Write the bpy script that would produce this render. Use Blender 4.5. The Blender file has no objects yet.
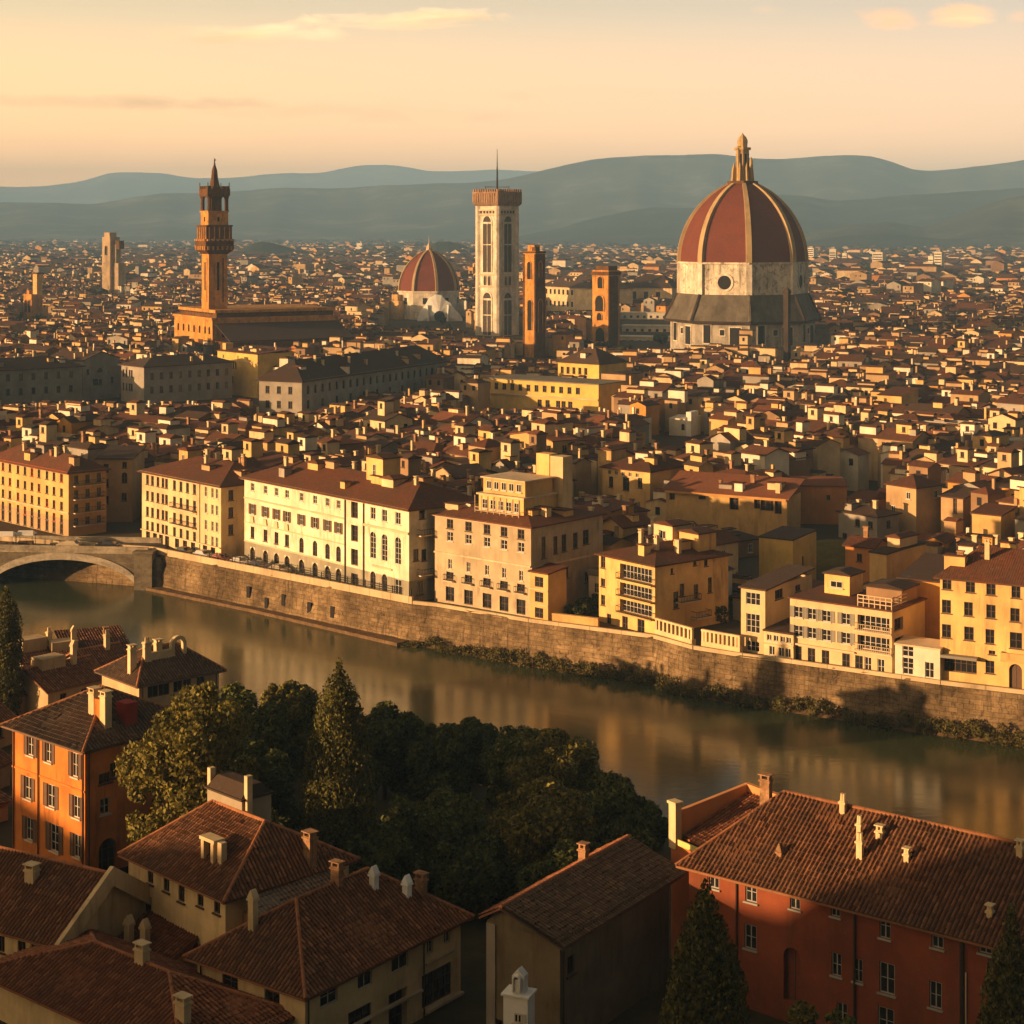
import bpy, math, random
import numpy as np
from mathutils import Vector

# ------------------------------------------------------------------ camera, sky, sun, exposure
S = bpy.context.scene
COL = S.collection
F, HY, CZ = 1800.0, 230.0, 64.0            # focal length (px of a 1024 frame), horizon row, camera height (m)
SUN_EL, SUN_AZ = math.radians(8.0), math.radians(250.0)   # azimuth clockwise from +Y (the view direction)
SUNV = Vector((math.sin(SUN_AZ)*math.cos(SUN_EL), math.cos(SUN_AZ)*math.cos(SUN_EL), math.sin(SUN_EL)))

cam_d = bpy.data.cameras.new('camera')
cam_d.sensor_width = 36.0
cam_d.sensor_fit = 'HORIZONTAL'
cam_d.lens = 36.0*F/1024.0
cam_d.shift_y = -(512.0-HY)/1024.0
cam_d.clip_start = 0.5
cam_d.clip_end = 120000.0
cam = bpy.data.objects.new('camera', cam_d)
COL.objects.link(cam)
cam.location = (0, 0, CZ)
cam.rotation_euler = (math.radians(90), 0, 0)
S.camera = cam

S.view_settings.view_transform = 'Standard'
S.view_settings.look = 'None'
S.view_settings.exposure = 1.12
S.view_settings.gamma = 1.0
S.render.engine = 'CYCLES'
S.cycles.use_denoising = True
S.cycles.max_bounces = 5
S.cycles.diffuse_bounces = 3
S.cycles.glossy_bounces = 2
S.cycles.transmission_bounces = 2
S.cycles.volume_bounces = 2
S.cycles.caustics_reflective = False
S.cycles.caustics_refractive = False

class NT:                                   # small node-tree helper
    def __init__(s, tree): s.t = tree; s.n = tree.nodes; s.l = tree.links
    def new(s, typ, **kw):
        n = s.n.new(typ)
        for k, v in kw.items():
            if k.startswith('i_'):
                key = k[2:]
                n.inputs[int(key) if key.isdigit() else key].default_value = v
            else: setattr(n, k, v)
        return n
    def put(s, inp, v):
        if isinstance(v, bpy.types.NodeSocket): s.l.new(v, inp)
        else: inp.default_value = v
    def math(s, op, a, b=None, c=None, clamp=False):
        n = s.new('ShaderNodeMath', operation=op, use_clamp=clamp)
        s.put(n.inputs[0], a)
        if b is not None: s.put(n.inputs[1], b)
        if c is not None: s.put(n.inputs[2], c)
        return n.outputs[0]
    def mix(s, fac, a, b, blend='MIX'):
        n = s.new('ShaderNodeMix', data_type='RGBA', blend_type=blend)
        s.put(n.inputs[0], fac); s.put(n.inputs[6], a); s.put(n.inputs[7], b)
        return n.outputs[2]
    def ramp(s, fac, stops, interp='LINEAR'):
        n = s.new('ShaderNodeValToRGB')
        r = n.color_ramp; r.interpolation = interp
        while len(r.elements) < len(stops): r.elements.new(0.5)
        for e, (p, c) in zip(r.elements, stops):
            e.position = p; e.color = (*c, 1) if len(c) == 3 else c
        s.put(n.inputs[0], fac)
        return n.outputs[0]
    def noise(s, vec, scale, detail=4, rough=0.55, dist=0.0, dim='3D'):
        n = s.new('ShaderNodeTexNoise', noise_dimensions=dim)
        if vec is not None: s.l.new(vec, n.inputs['Vector'])
        n.inputs['Scale'].default_value = scale; n.inputs['Detail'].default_value = detail
        n.inputs['Roughness'].default_value = rough; n.inputs['Distortion'].default_value = dist
        return n.outputs[0]
    def mapping(s, vec, scale=(1,1,1), loc=(0,0,0), rot=(0,0,0)):
        n = s.new('ShaderNodeMapping')
        s.l.new(vec, n.inputs[0])
        n.inputs['Scale'].default_value = scale; n.inputs['Location'].default_value = loc; n.inputs['Rotation'].default_value = rot
        return n.outputs[0]

def g(v): return (v, v, v)

def make_world():
    w = bpy.data.worlds.new('World'); S.world = w; w.use_nodes = True
    t = NT(w.node_tree); t.n.clear()
    tc = t.new('ShaderNodeTexCoord').outputs['Generated']
    sep = t.new('ShaderNodeSeparateXYZ'); t.l.new(tc, sep.inputs[0])
    dx, dy, dz = sep.outputs
    sky = t.new('ShaderNodeTexSky', sky_type='NISHITA', sun_disc=False, sun_elevation=SUN_EL, sun_rotation=SUN_AZ,
                altitude=60, air_density=1.2, dust_density=3.0, ozone_density=1.0)
    # warm evening band low over the horizon, dimmer and cooler towards the zenith
    band = t.ramp(dz, [(0.0, (2.7, 1.36, .46)), (.03, (2.3, 1.17, .48)), (.07, (1.32, .785, .42)), (.118, (.62, .49, .38)),
                       (.135, (.47, .40, .34)), (.20, (.155, .125, .11)), (.42, (.05, .052, .066)), (1.0, (.028, .036, .058))])
    # yellower to the west (left), rosier and dimmer to the right
    west = t.math('MULTIPLY_ADD', dx, -1.6, 0.5, clamp=True)
    tint = t.mix(west, (.92, .86, .88, 1), (1.22, 1.07, .74, 1))
    band = t.mix(1.0, band, tint, 'MULTIPLY')
    # the sky opposite the sun is dimmer
    away = t.math('SUBTRACT', t.math('MULTIPLY', dx, .8), t.math('MULTIPLY', dy, .6))
    away = t.math('MULTIPLY_ADD', away, 1.3, -.25, clamp=True)
    band = t.mix(away, band, t.mix(1.0, band, (.34, .36, .42, 1), 'MULTIPLY'))
    # behind the viewer the horizon has already gone dull
    rear = t.ramp(t.math('MULTIPLY_ADD', dy, .5, .5), [(.30, g(0)), (.72, g(1))])
    band = t.mix(rear, t.mix(1.0, band, (.28, .28, .32, 1), 'MULTIPLY'), band)
    # broad glow round the low sun
    sd = t.math('ADD', t.math('MULTIPLY', dx, SUNV.x), t.math('ADD', t.math('MULTIPLY', dy, SUNV.y), t.math('MULTIPLY', dz, SUNV.z)))
    sd = t.math('POWER', t.math('MAXIMUM', sd, 0.0), 3.0)
    band = t.mix(sd, band, t.mix(1.0, band, (.80, .50, .24, 1), 'ADD'))
    # thin clouds, placed by direction
    yy = t.math('MAXIMUM', dy, 0.05)
    u = t.math('DIVIDE', dx, yy); v = t.math('DIVIDE', dz, yy)
    comb = t.new('ShaderNodeCombineXYZ'); t.l.new(u, comb.inputs[0]); t.l.new(v, comb.inputs[1])
    nz = t.noise(t.mapping(comb.outputs[0], (30, 110, 1)), 1.0, 7, .62, .6)
    nz2 = t.noise(t.mapping(comb.outputs[0], (9, 60, 1), (3.1, 1.7, 0)), 1.0, 5, .6, .3)
    total = None
    for (px, py, ax, ay, amt, tilt) in [(250, 33, 110, 11, 1.0, -.02), (395, 20, 120, 10, 1.0, -.03), (888, 18, 32, 12, .8, .05),
                                  (962, 15, 38, 12, 1.0, -.05), (1018, 17, 14, 7, .6, 0), (770, 10, 18, 6, .45, 0), (420, 48, 30, 5, .35, .1),
                                  (150, 103, 210, 8, .75, .02), (330, 112, 220, 10, .5, .03), (505, 95, 32, 4, .6, 0), (60, 140, 80, 4, .3, 0), (640, 92, 120, 5, .3, 0)]:
        cu, cv = (px-512)/F, (HY-py)/F
        du = t.math('MULTIPLY', t.math('SUBTRACT', u, cu), F/ax)
        dv0 = t.math('SUBTRACT', v, cv)
        dv0 = t.math('MULTIPLY_ADD', t.math('SUBTRACT', u, cu), tilt, dv0)
        dv = t.math('MULTIPLY', dv0, F/ay)
        r2 = t.math('ADD', t.math('MULTIPLY', du, du), t.math('MULTIPLY', dv, dv))
        m = t.math('SUBTRACT', 1.0, r2)
        m = t.math('ADD', m, t.math('MULTIPLY', t.math('SUBTRACT', nz, .50), 4.2))
        m = t.math('MULTIPLY', m, .75*amt, clamp=True)
        m = t.math('MULTIPLY', m, amt)
        total = m if total is None else t.math('MAXIMUM', total, m)
    shade = t.ramp(nz2, [(.38, (1.05, .55, .20)), (.62, (1.55, .93, .45))])
    east = t.ramp(t.math('MULTIPLY_ADD', u, 1.0, .5), [(.56, (1, 1, 1)), (.66, (.95, .74, .66))])
    shade = t.mix(1.0, shade, east, 'MULTIPLY')
    low = t.ramp(v, [(.065, (.60, .46, .30)), (.100, (1, 1, 1))])
    shade = t.mix(1.0, shade, low, 'MULTIPLY')
    cloudy = t.mix(t.math('MULTIPLY', total, .92), band, shade)
    # broad faint streaks
    st = t.math('MULTIPLY', t.math('SUBTRACT', nz2, .5), .35)
    cloudy = t.mix(t.math('MAXIMUM', st, 0.0), cloudy, (.78, .50, .27, 1))
    mul = t.mix(1.0, cloudy, (10, 10, 10, 1), 'MULTIPLY')
    sk = t.mix(1.0, sky.outputs[0], (1.15, 1.0, .72, 1), 'MULTIPLY')
    col = t.mix(.86, sk, mul)
    bg = t.new('ShaderNodeBackground'); t.l.new(col, bg.inputs[0]); bg.inputs[1].default_value = 0.10
    out = t.new('ShaderNodeOutputWorld'); t.l.new(bg.outputs[0], out.inputs[0])
make_world()

sun_d = bpy.data.lights.new('sun', 'SUN')
sun_d.energy = 5.0
sun_d.color = (1.0, .585, .28)
sun_d.angle = math.radians(0.5)
sun = bpy.data.objects.new('sun', sun_d); COL.objects.link(sun)
sun.rotation_euler = SUNV.to_track_quat('Z', 'Y').to_euler()
sun.location = (-200, -100, 200)

# ------------------------------------------------------------------ picture <-> place
def P(px, py, z):
    """ground-plan point seen at pixel (px,py) when its height is z"""
    k = (CZ-z)/(py-HY)
    return Vector(((px-512)*k, F*k))
def PY(px, Y): return (px-512)*Y/F
def ZY(py, Y): return CZ-(py-HY)*Y/F
def proj(x, y, z): return 512+F*x/y, HY+F*(CZ-z)/y

R = random.Random(7)

# ------------------------------------------------------------------ scene objects
def props(o, label=None, cat=None, group=None, kind=None):
    if label: o['label'] = label
    if cat: o['category'] = cat
    if group: o['group'] = group
    if kind: o['kind'] = kind
    return o
def thing(name, label, cat, loc=(0, 0, 0), group=None):
    o = bpy.data.objects.new(name, None); COL.objects.link(o)
    o.empty_display_size = 1.0
    o.location = loc
    return props(o, label, cat, group)

class MB:
    """collects faces and links them as ONE mesh object"""
    def __init__(s): s.v = []; s.f = []; s.m = []; s.uv = []
    def face(s, pts, m=0, uv=None):
        i = len(s.v); s.v.extend([tuple(p) for p in pts]); s.f.append(tuple(range(i, i+len(pts)))); s.m.append(m)
        s.uv.append(uv if uv else [(0, 0)]*len(pts))
    def raw(s, vs, fs, m=0):
        i = len(s.v); s.v.extend([tuple(p) for p in vs])
        for f in fs: s.f.append(tuple(i+k for k in f)); s.m.append(m); s.uv.append([(0, 0)]*len(f))
    def hexa(s, b, t, m=0):                 # bottom and top quads, counter-clockwise seen from above
        s.raw(list(b)+list(t), [(3, 2, 1, 0), (4, 5, 6, 7), (0, 1, 5, 4), (1, 2, 6, 5), (2, 3, 7, 6), (3, 0, 4, 7)], m)
    def box(s, x0, x1, y0, y1, z0, z1, m=0):
        s.hexa([(x0, y0, z0), (x1, y0, z0), (x1, y1, z0), (x0, y1, z0)], [(x0, y0, z1), (x1, y0, z1), (x1, y1, z1), (x0, y1, z1)], m)
    def rbox(s, c, e, l, d, z0, z1, m=0, l2=None, d2=None):   # rotated box, centre c, axis e, optional taper to l2,d2 at the top
        gx, gy = -e[1], e[0]
        def ring(l, d, z):
            return [(c[0]+sx*l/2*e[0]+sy*d/2*gx, c[1]+sx*l/2*e[1]+sy*d/2*gy, z) for sx, sy in ((-1, -1), (1, -1), (1, 1), (-1, 1))]
        s.hexa(ring(l, d, z0), ring(l2 if l2 is not None else l, d2 if d2 is not None else d, z1), m)
    def prism(s, poly, z0, z1, m=0):
        n = len(poly)
        s.raw([(p[0], p[1], z0) for p in poly]+[(p[0], p[1], z1) for p in poly],
              [tuple(range(n-1, -1, -1)), tuple(range(n, 2*n))]+[(i, (i+1) % n, n+(i+1) % n, n+i) for i in range(n)], m)
    def lathe(s, c, prof, n=12, m=0, a0=0.0, cap=True, smooth_top=True):   # prof: (r,z)
        vs = []; fs = []
        for (r, z) in prof:
            for i in range(n):
                a = a0+2*math.pi*i/n; vs.append((c[0]+r*math.cos(a), c[1]+r*math.sin(a), z))
        for k in range(len(prof)-1):
            for i in range(n):
                j = (i+1) % n; fs.append((k*n+i, k*n+j, (k+1)*n+j, (k+1)*n+i))
        if cap:
            fs.append(tuple(range(n-1, -1, -1))); q = (len(prof)-1)*n; fs.append(tuple(range(q, q+n)))
        s.raw(vs, fs, m)
    def tube(s, p, q, r, n=6, m=0, r2=None):
        p = Vector(p); q = Vector(q); d = (q-p)
        if d.length < 1e-6: return
        d.normalize(); a = d.orthogonal().normalized(); b = d.cross(a)
        r2 = r if r2 is None else r2
        vs = [p+(a*math.cos(2*math.pi*i/n)+b*math.sin(2*math.pi*i/n))*r for i in range(n)]
        vs += [q+(a*math.cos(2*math.pi*i/n)+b*math.sin(2*math.pi*i/n))*r2 for i in range(n)]
        s.raw(vs, [(i, (i+1) % n, n+(i+1) % n, n+i) for i in range(n)]+[tuple(range(n-1, -1, -1)), tuple(range(n, 2*n))], m)
    def build(s, name, mats, parent=None, origin=(0, 0, 0), smooth=False):
        if not isinstance(mats, (list, tuple)): mats = [mats]
        me = bpy.data.meshes.new(name)
        ox, oy, oz = origin
        me.from_pydata([(x-ox, y-oy, z-oz) for x, y, z in s.v], [], s.f)
        for m in mats: me.materials.append(m)
        if any(s.m): me.polygons.foreach_set('material_index', s.m)
        if any(u != (0, 0) for f in s.uv for u in f):
            l = me.uv_layers.new(name='UVMap')
            l.data.foreach_set('uv', [c for f in s.uv for u in f for c in u])
        if smooth: me.polygons.foreach_set('use_smooth', [True]*len(me.polygons))
        me.update()
        return link(name, me, parent)
def link(name, me, parent=None, loc=None, rz=0.0):
    o = bpy.data.objects.new(name, me); COL.objects.link(o)
    if parent is not None: o.parent = parent
    if loc is not None: o.location = loc
    if rz: o.rotation_euler = (0, 0, rz)
    return o
def mesh_np(name, verts, faces, mats, midx=None, uv=None, smooth=False):
    verts = np.asarray(verts, dtype=np.float32); faces = np.asarray(faces, dtype=np.int32)
    me = bpy.data.meshes.new(name)
    n, k = faces.shape
    me.vertices.add(len(verts)); me.vertices.foreach_set('co', verts.ravel())
    me.loops.add(n*k); me.loops.foreach_set('vertex_index', faces.ravel())
    me.polygons.add(n); me.polygons.foreach_set('loop_start', np.arange(0, n*k, k, dtype=np.int32))
    for m in (mats if isinstance(mats, (list, tuple)) else [mats]): me.materials.append(m)
    if midx is not None: me.polygons.foreach_set('material_index', np.asarray(midx, dtype=np.int32))
    if uv is not None:
        l = me.uv_layers.new(name='UVMap'); l.data.foreach_set('uv', np.asarray(uv, dtype=np.float32)[faces.ravel()].ravel())
    if smooth: me.polygons.foreach_set('use_smooth', np.ones(n, dtype=bool))
    me.update(calc_edges=True); me.validate()
    return me

# ------------------------------------------------------------------ materials
MAT = {}
def base_mat(name, rough=.9, spec=.25):
    m = bpy.data.materials.new(name); m.use_nodes = True
    t = NT(m.node_tree); b = t.n['Principled BSDF']
    b.inputs['Roughness'].default_value = rough
    b.inputs['Specular IOR Level'].default_value = spec
    return m, t, b
def plain(name, col, rough=.7, metal=0.0, spec=.3):
    if name in MAT: return MAT[name]
    m, t, b = base_mat(name, rough, spec)
    tc = t.new('ShaderNodeTexCoord').outputs['Object']
    n = t.noise(tc, 1.7, 3)
    c = t.mix(n, (*[x*.8 for x in col], 1), (*[min(1, x*1.15) for x in col], 1))
    t.l.new(c, b.inputs['Base Color']); b.inputs['Metallic'].default_value = metal
    MAT[name] = m; return m
def plaster(name, col, stain=.5, scale=1.0, vary=.0, dirt=(.14, .09, .05)):
    """old render: patchy tone, rain streaks, peeled spots"""
    if name in MAT: return MAT[name]
    m, t, b = base_mat(name, .92, .15)
    tc = t.new('ShaderNodeTexCoord').outputs['Object']
    oi = t.new('ShaderNodeObjectInfo')
    off = t.new('ShaderNodeVectorMath', operation='SCALE'); off.inputs[0].default_value = (37, 91, 13); t.l.new(oi.outputs['Random'], off.inputs['Scale'])
    add = t.new('ShaderNodeVectorMath', operation='ADD'); t.l.new(tc, add.inputs[0]); t.l.new(off.outputs[0], add.inputs[1])
    tc = add.outputs[0]
    n1 = t.noise(tc, .22*scale, 6, .65)
    c = t.mix(t.ramp(n1, [(.3, g(0)), (.7, g(1))]), (*[x*.72 for x in col], 1), (*[min(.9, x*1.14) for x in col], 1))
    n2 = t.noise(t.mapping(tc, (.9*scale, .9*scale, .13*scale)), 1.0, 6, .68, .5)
    nm = t.ramp(t.noise(tc, .17*scale, 3), [(.40, g(0)), (.62, g(1))])
    c = t.mix(t.math('MULTIPLY', t.math('MULTIPLY', t.ramp(n2, [(.48, g(0)), (.78, g(1))]), nm), stain*1.2), c, (*dirt, 1))
    n4 = t.noise(tc, .09*scale, 4, .6)
    c = t.mix(t.math('MULTIPLY', t.ramp(n4, [(.45, g(0)), (.68, g(1))]), stain*.7), c, (*[x*.55 for x in col], 1))
    n3 = t.noise(tc, .9*scale, 7, .7, .8)
    c = t.mix(t.math('MULTIPLY', t.ramp(n3, [(.60, g(0)), (.70, g(1))]), stain*.6), c, (*[min(.9, x*.55+.06) for x in col], 1))
    if vary:
        hs = t.new('ShaderNodeHueSaturation'); t.l.new(c, hs.inputs['Color'])
        t.l.new(t.math('MULTIPLY_ADD', oi.outputs['Random'], vary, 1-vary*.6), hs.inputs['Value'])
        c = hs.outputs[0]
    t.l.new(c, b.inputs['Base Color'])
    bp = t.new('ShaderNodeBump'); bp.inputs['Strength'].default_value = .35; bp.inputs['Distance'].default_value = .05
    t.l.new(t.noise(tc, 5.0*scale, 6, .7), bp.inputs['Height']); t.l.new(bp.outputs[0], b.inputs['Normal'])
    MAT[name] = m; return m
def tiles(name, cols, moss=(.045, .040, .028), mossy=.5, bump=True, channel=0.0, light=(.22, .14, .085)):
    """roof tiles: one tone per tile (UV cell), lichen and soot in larger patches"""
    if name in MAT: return MAT[name]
    m, t, b = base_mat(name, .88, .2)
    tcn = t.new('ShaderNodeTexCoord'); uv = tcn.outputs['UV']; ob = tcn.outputs['Object']
    oi = t.new('ShaderNodeObjectInfo')
    fl = t.new('ShaderNodeVectorMath', operation='FLOOR'); t.l.new(uv, fl.inputs[0])
    wn = t.new('ShaderNodeTexWhiteNoise', noise_dimensions='2D'); t.l.new(fl.outputs[0], wn.inputs['Vector'])
    sx = t.new('ShaderNodeSeparateXYZ'); t.l.new(fl.outputs[0], sx.inputs[0])
    wc = t.new('ShaderNodeTexWhiteNoise', noise_dimensions='1D'); t.l.new(sx.outputs[0], wc.inputs['W'])
    k = len(cols); mixv = t.math('ADD', t.math('MULTIPLY', wn.outputs[0], .45), t.math('MULTIPLY', wc.outputs[0], .30))
    mixv = t.math('ADD', mixv, t.math('MULTIPLY', t.noise(ob, 1.1, 5, .65), .30))
    c = t.ramp(mixv, [(i/(k-1), cc) for i, cc in enumerate(cols)])
    if channel:  # valleys darkened: channel dirt plus the ribs' shade painted into the colour
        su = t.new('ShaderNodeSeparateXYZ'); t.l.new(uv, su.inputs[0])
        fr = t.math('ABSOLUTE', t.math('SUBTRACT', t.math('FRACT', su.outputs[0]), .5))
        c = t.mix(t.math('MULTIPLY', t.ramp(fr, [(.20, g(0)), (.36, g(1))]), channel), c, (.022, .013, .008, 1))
    n1 = t.noise(ob, .16, 6, .65)
    c = t.mix(t.math('MULTIPLY', t.ramp(n1, [(.42, g(0)), (.66, g(1))]), mossy), c, (*moss, 1))
    n2 = t.noise(ob, .75, 7, .7, .5)
    c = t.mix(t.math('MULTIPLY', t.ramp(n2, [(.60, g(0)), (.72, g(1))]), .55), c, (*light, 1))
    n3 = t.noise(ob, 1.4, 5, .7)
    c = t.mix(t.math('MULTIPLY', t.ramp(n3, [(.56, g(0)), (.70, g(1))]), .6), c, (.035, .025, .018, 1))
    hs = t.new('ShaderNodeHueSaturation'); t.l.new(c, hs.inputs['Color'])
    t.l.new(t.math('MULTIPLY_ADD', oi.outputs['Random'], .5, .75), hs.inputs['Value'])
    t.l.new(hs.outputs[0], b.inputs['Base Color'])
    bp = t.new('ShaderNodeBump'); bp.inputs['Strength'].default_value = .5; bp.inputs['Distance'].default_value = .06
    sp = t.new('ShaderNodeSeparateXYZ'); t.l.new(uv, sp.inputs[0])
    wv = t.math('SINE', t.math('MULTIPLY', sp.outputs[0], 2*math.pi))
    h = t.math('ADD', t.math('MULTIPLY', wv, .5 if bump else 0.0), t.noise(ob, 6, 4))
    t.l.new(h, bp.inputs['Height']); t.l.new(bp.outputs[0], b.inputs['Normal'])
    MAT[name] = m; return m
def stone(name, col, scale=1.0, dark=(.05, .035, .02), amt=.6, zs=2.2):
    if name in MAT: return MAT[name]
    m, t, b = base_mat(name, .93, .12)
    tc = t.new('ShaderNodeTexCoord').outputs['Object']
    n1 = t.noise(t.mapping(tc, (1, 1, zs)), .35*scale, 8, .72, .4)
    c = t.mix(t.ramp(n1, [(.34, g(0)), (.68, g(1))]), (*[x*.5 for x in col], 1), (*[min(.9, x*1.2) for x in col], 1))
    n2 = t.noise(tc, .8*scale, 8, .75, .6)
    c = t.mix(t.math('MULTIPLY', t.ramp(n2, [(.52, g(0)), (.66, g(1))]), amt), c, (*dark, 1))
    n3 = t.noise(t.mapping(tc, (1.3, 1.3, .1)), .8*scale, 5, .6)
    c = t.mix(t.math('MULTIPLY', t.ramp(n3, [(.54, g(0)), (.70, g(1))]), amt*.8), c, (*dark, 1))
    t.l.new(c, b.inputs['Base Color'])
    bp = t.new('ShaderNodeBump'); bp.inputs['Strength'].default_value = .7; bp.inputs['Distance'].default_value = .12
    t.l.new(t.noise(t.mapping(tc, (1, 1, zs)), 2.0*scale, 7, .7), bp.inputs['Height']); t.l.new(bp.outputs[0], b.inputs['Normal'])
    MAT[name] = m; return m
def foliage(name, c0, c1, sc=.5):
    if name in MAT: return MAT[name]
    m, t, b = base_mat(name, .65, .2)
    tc = t.new('ShaderNodeTexCoord').outputs['Object']
    geo = t.new('ShaderNodeNewGeometry')
    n = t.noise(tc, sc, 4, .6)
    r = t.math('MULTIPLY_ADD', geo.outputs['Random Per Island'], .5, t.math('MULTIPLY', n, .6))
    c = t.ramp(r, [(.25, c0), (.75, c1)])
    t.l.new(c, b.inputs['Base Color'])
    tr = t.new('ShaderNodeBsdfTranslucent'); t.l.new(c, tr.inputs[0])
    mx = t.new('ShaderNodeMixShader'); mx.inputs[0].default_value = .22
    t.l.new(b.outputs[0], mx.inputs[1]); t.l.new(tr.outputs[0], mx.inputs[2])
    t.l.new(mx.outputs[0], t.n['Material Output'].inputs[0])
    MAT[name] = m; return m

GLASS = base_mat('window_glass', .12, .5)[0]; GLASS.node_tree.nodes['Principled BSDF'].inputs['Base Color'].default_value = (.016, .015, .014, 1)
DARK = plain('dark_opening', (.014, .011, .009), .9)
FRAME = plain('window_frame_white', (.52, .47, .38), .6)
FRAME_D = plain('window_frame_brown', (.09, .055, .035), .6)
SHUT_B = plain('shutter_brown', (.10, .055, .03), .7)
SHUT_G = plain('shutter_grey', (.20, .18, .14), .7)
SHUT_R = plain('shutter_red', (.30, .055, .02), .7)
IRON = plain('iron', (.025, .02, .018), .6, .3)
PIPE = plain('drain_pipe_metal', (.07, .05, .035), .5, .4)
TRIM = plaster('trim_stone', (.60, .46, .29), .45)
REDTRIM = plain('red_cornice_paint', (.42, .07, .02), .8)
WALLC = {
 'cream': plaster('plaster_cream', (.68, .50, .27), .6, vary=.2),
 'pale yellow': plaster('plaster_pale_yellow', (.68, .43, .16), .8, vary=.3),
 'ochre': plaster('plaster_ochre', (.58, .28, .06), .4, vary=.2),
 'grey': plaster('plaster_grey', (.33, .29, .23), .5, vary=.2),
 'white': plaster('plaster_white', (.72, .64, .48), .3, vary=.1),
 'orange': plaster('plaster_orange', (.52, .22, .06), .45, vary=.1),
 'tan': plaster('plaster_tan', (.45, .30, .15), .5, vary=.2),
 'brown': plaster('plaster_brown', (.28, .17, .09), .5, vary=.2),
}
ROOFC = {
 'brown': tiles('roof_tiles_brown', [(.065, .024, .010), (.130, .045, .018), (.090, .033, .014), (.180, .062, .024)]),
 'red': tiles('roof_tiles_red', [(.12, .042, .018), (.17, .060, .024), (.145, .05, .021), (.21, .08, .035)], mossy=.3),
 'dark': tiles('roof_tiles_dark', [(.048, .026, .016), (.070, .038, .022), (.058, .031, .019), (.09, .05, .03)], mossy=.6),
}
RIDGE = tiles('ridge_tiles', [(.20, .075, .030), (.34, .14, .06), (.26, .10, .042), (.40, .19, .09)], mossy=.25, bump=False)
BRICK = stone('chimney_brick', (.36, .20, .10), 2.0)
CHIMW = plaster('chimney_plaster', (.62, .47, .26), .5, 2.0)

# ------------------------------------------------------------------ building kit
def wall_face(mb, p0, p1, z0, z1, ops, m=0, m_in=None, plinth=0.0):
    """wall from p0 to p1 (left to right seen from outside) with real openings; ops: (u0,u1,v0,v1,depth,arch)"""
    p0 = Vector(p0); p1 = Vector(p1); L = (p1-p0).length; e = (p1-p0)/L; n = Vector((e.y, -e.x))
    H = z1-z0
    ops = [o for o in ops if o[0] > .02 and o[1] < L-.02 and o[2] >= 0.0 and o[3] < H-.02]
    us = sorted({0.0, L, *[round(o[0], 3) for o in ops], *[round(o[1], 3) for o in ops]})
    vs = sorted({0.0, H, *[round(o[2], 3) for o in ops], *[round(o[3], 3) for o in ops], *([plinth] if plinth else [])})
    def pt(u, v, dep=0.0):
        q = p0+e*u-n*dep; return (q.x, q.y, z0+v)
    for j in range(len(vs)-1):
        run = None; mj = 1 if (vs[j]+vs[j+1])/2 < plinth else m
        for i in range(len(us)-1):
            uc, vc = (us[i]+us[i+1])/2, (vs[j]+vs[j+1])/2
            hole = any(o[0] < uc < o[1] and o[2] < vc < o[3] for o in ops)
            if not hole:
                if run is None: run = us[i]
            if (hole or i == len(us)-2) and run is not None:
                ue = us[i] if hole else us[i+1]
                mb.face([pt(run, vs[j]), pt(ue, vs[j]), pt(ue, vs[j+1]), pt(run, vs[j+1])], mj)
                run = None
    mi = m if m_in is None else m_in
    for (u0, u1, v0, v1, dep, arch) in ops:
        mb.face([pt(u0, v0), pt(u0, v0, dep), pt(u0, v1, dep), pt(u0, v1)], mi)
        mb.face([pt(u1, v0, dep), pt(u1, v0), pt(u1, v1), pt(u1, v1, dep)], mi)
        if v0 > 0.001: mb.face([pt(u0, v0), pt(u1, v0), pt(u1, v0, dep), pt(u0, v0, dep)], mi)
        mb.face([pt(u0, v1, dep), pt(u1, v1, dep), pt(u1, v1), pt(u0, v1)], mi)
        if arch:
            r = (u1-u0)/2; uc = (u0+u1)/2; vb = v1-r; K = 6
            for sgn in (-1, 1):
                arc = [(uc+sgn*r*math.cos(a), vb+r*math.sin(a)) for a in [math.pi/2*i/K for i in range(K+1)]]
                cor = (uc+sgn*r, v1)
                for i in range(K):
                    tri = [pt(*cor), pt(*arc[i]), pt(*arc[i+1])]
                    mb.face(tri if sgn < 0 else tri[::-1], m)
                    q = [pt(*arc[i]), pt(*arc[i], dep), pt(*arc[i+1], dep), pt(*arc[i+1])]
                    mb.face(q, mi)

_wcache = {}
def window_mesh(w, h, style, frame, glass):
    key = (round(w, 2), round(h, 2), style, frame.name, glass.name)
    if key in _wcache: return _wcache[key]
    mb = MB(); t = .09 if w > .8 else .07
    x0, x1, y0, y1 = -w/2, w/2, .10, .17
    mb.box(x0, x1, y1-.02, y1+.03, 0, h, 1)
    if style in ('case', 'arch', 'wide', 'sill'):
        mb.box(x0, x0+t, y0, y1-.025, 0, h); mb.box(x1-t, x1, y0, y1-.025, 0, h)
        mb.box(x0+t, x1-t, y0, y1-.025, 0, t); mb.box(x0+t, x1-t, y0, y1-.025, h-t, h)
        nv = max(1, round(w/.75))
        for i in range(1, nv+1):
            if nv == 1: xc = 0
            else: xc = x0+w*i/(nv) if i < nv else None
            if xc is None: continue
            mb.box(xc-.04, xc+.04, y0+.01, y1-.03, t, h-t)
        nh = max(1, round(h/.9))
        for j in range(1, nh):
            zc = h*j/nh; mb.box(x0+t, x1-t, y0+.02, y1-.035, zc-.025, zc+.025)
    if style == 'sill' or style == 'case':
        mb.box(x0-.12, x1+.12, -.14, .09, -.12, -.003)
    me_o = mb.build('window', [frame, glass])
    me = me_o.data; bpy.data.objects.remove(me_o)
    _wcache[key] = me; return me
_scache = {}
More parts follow.
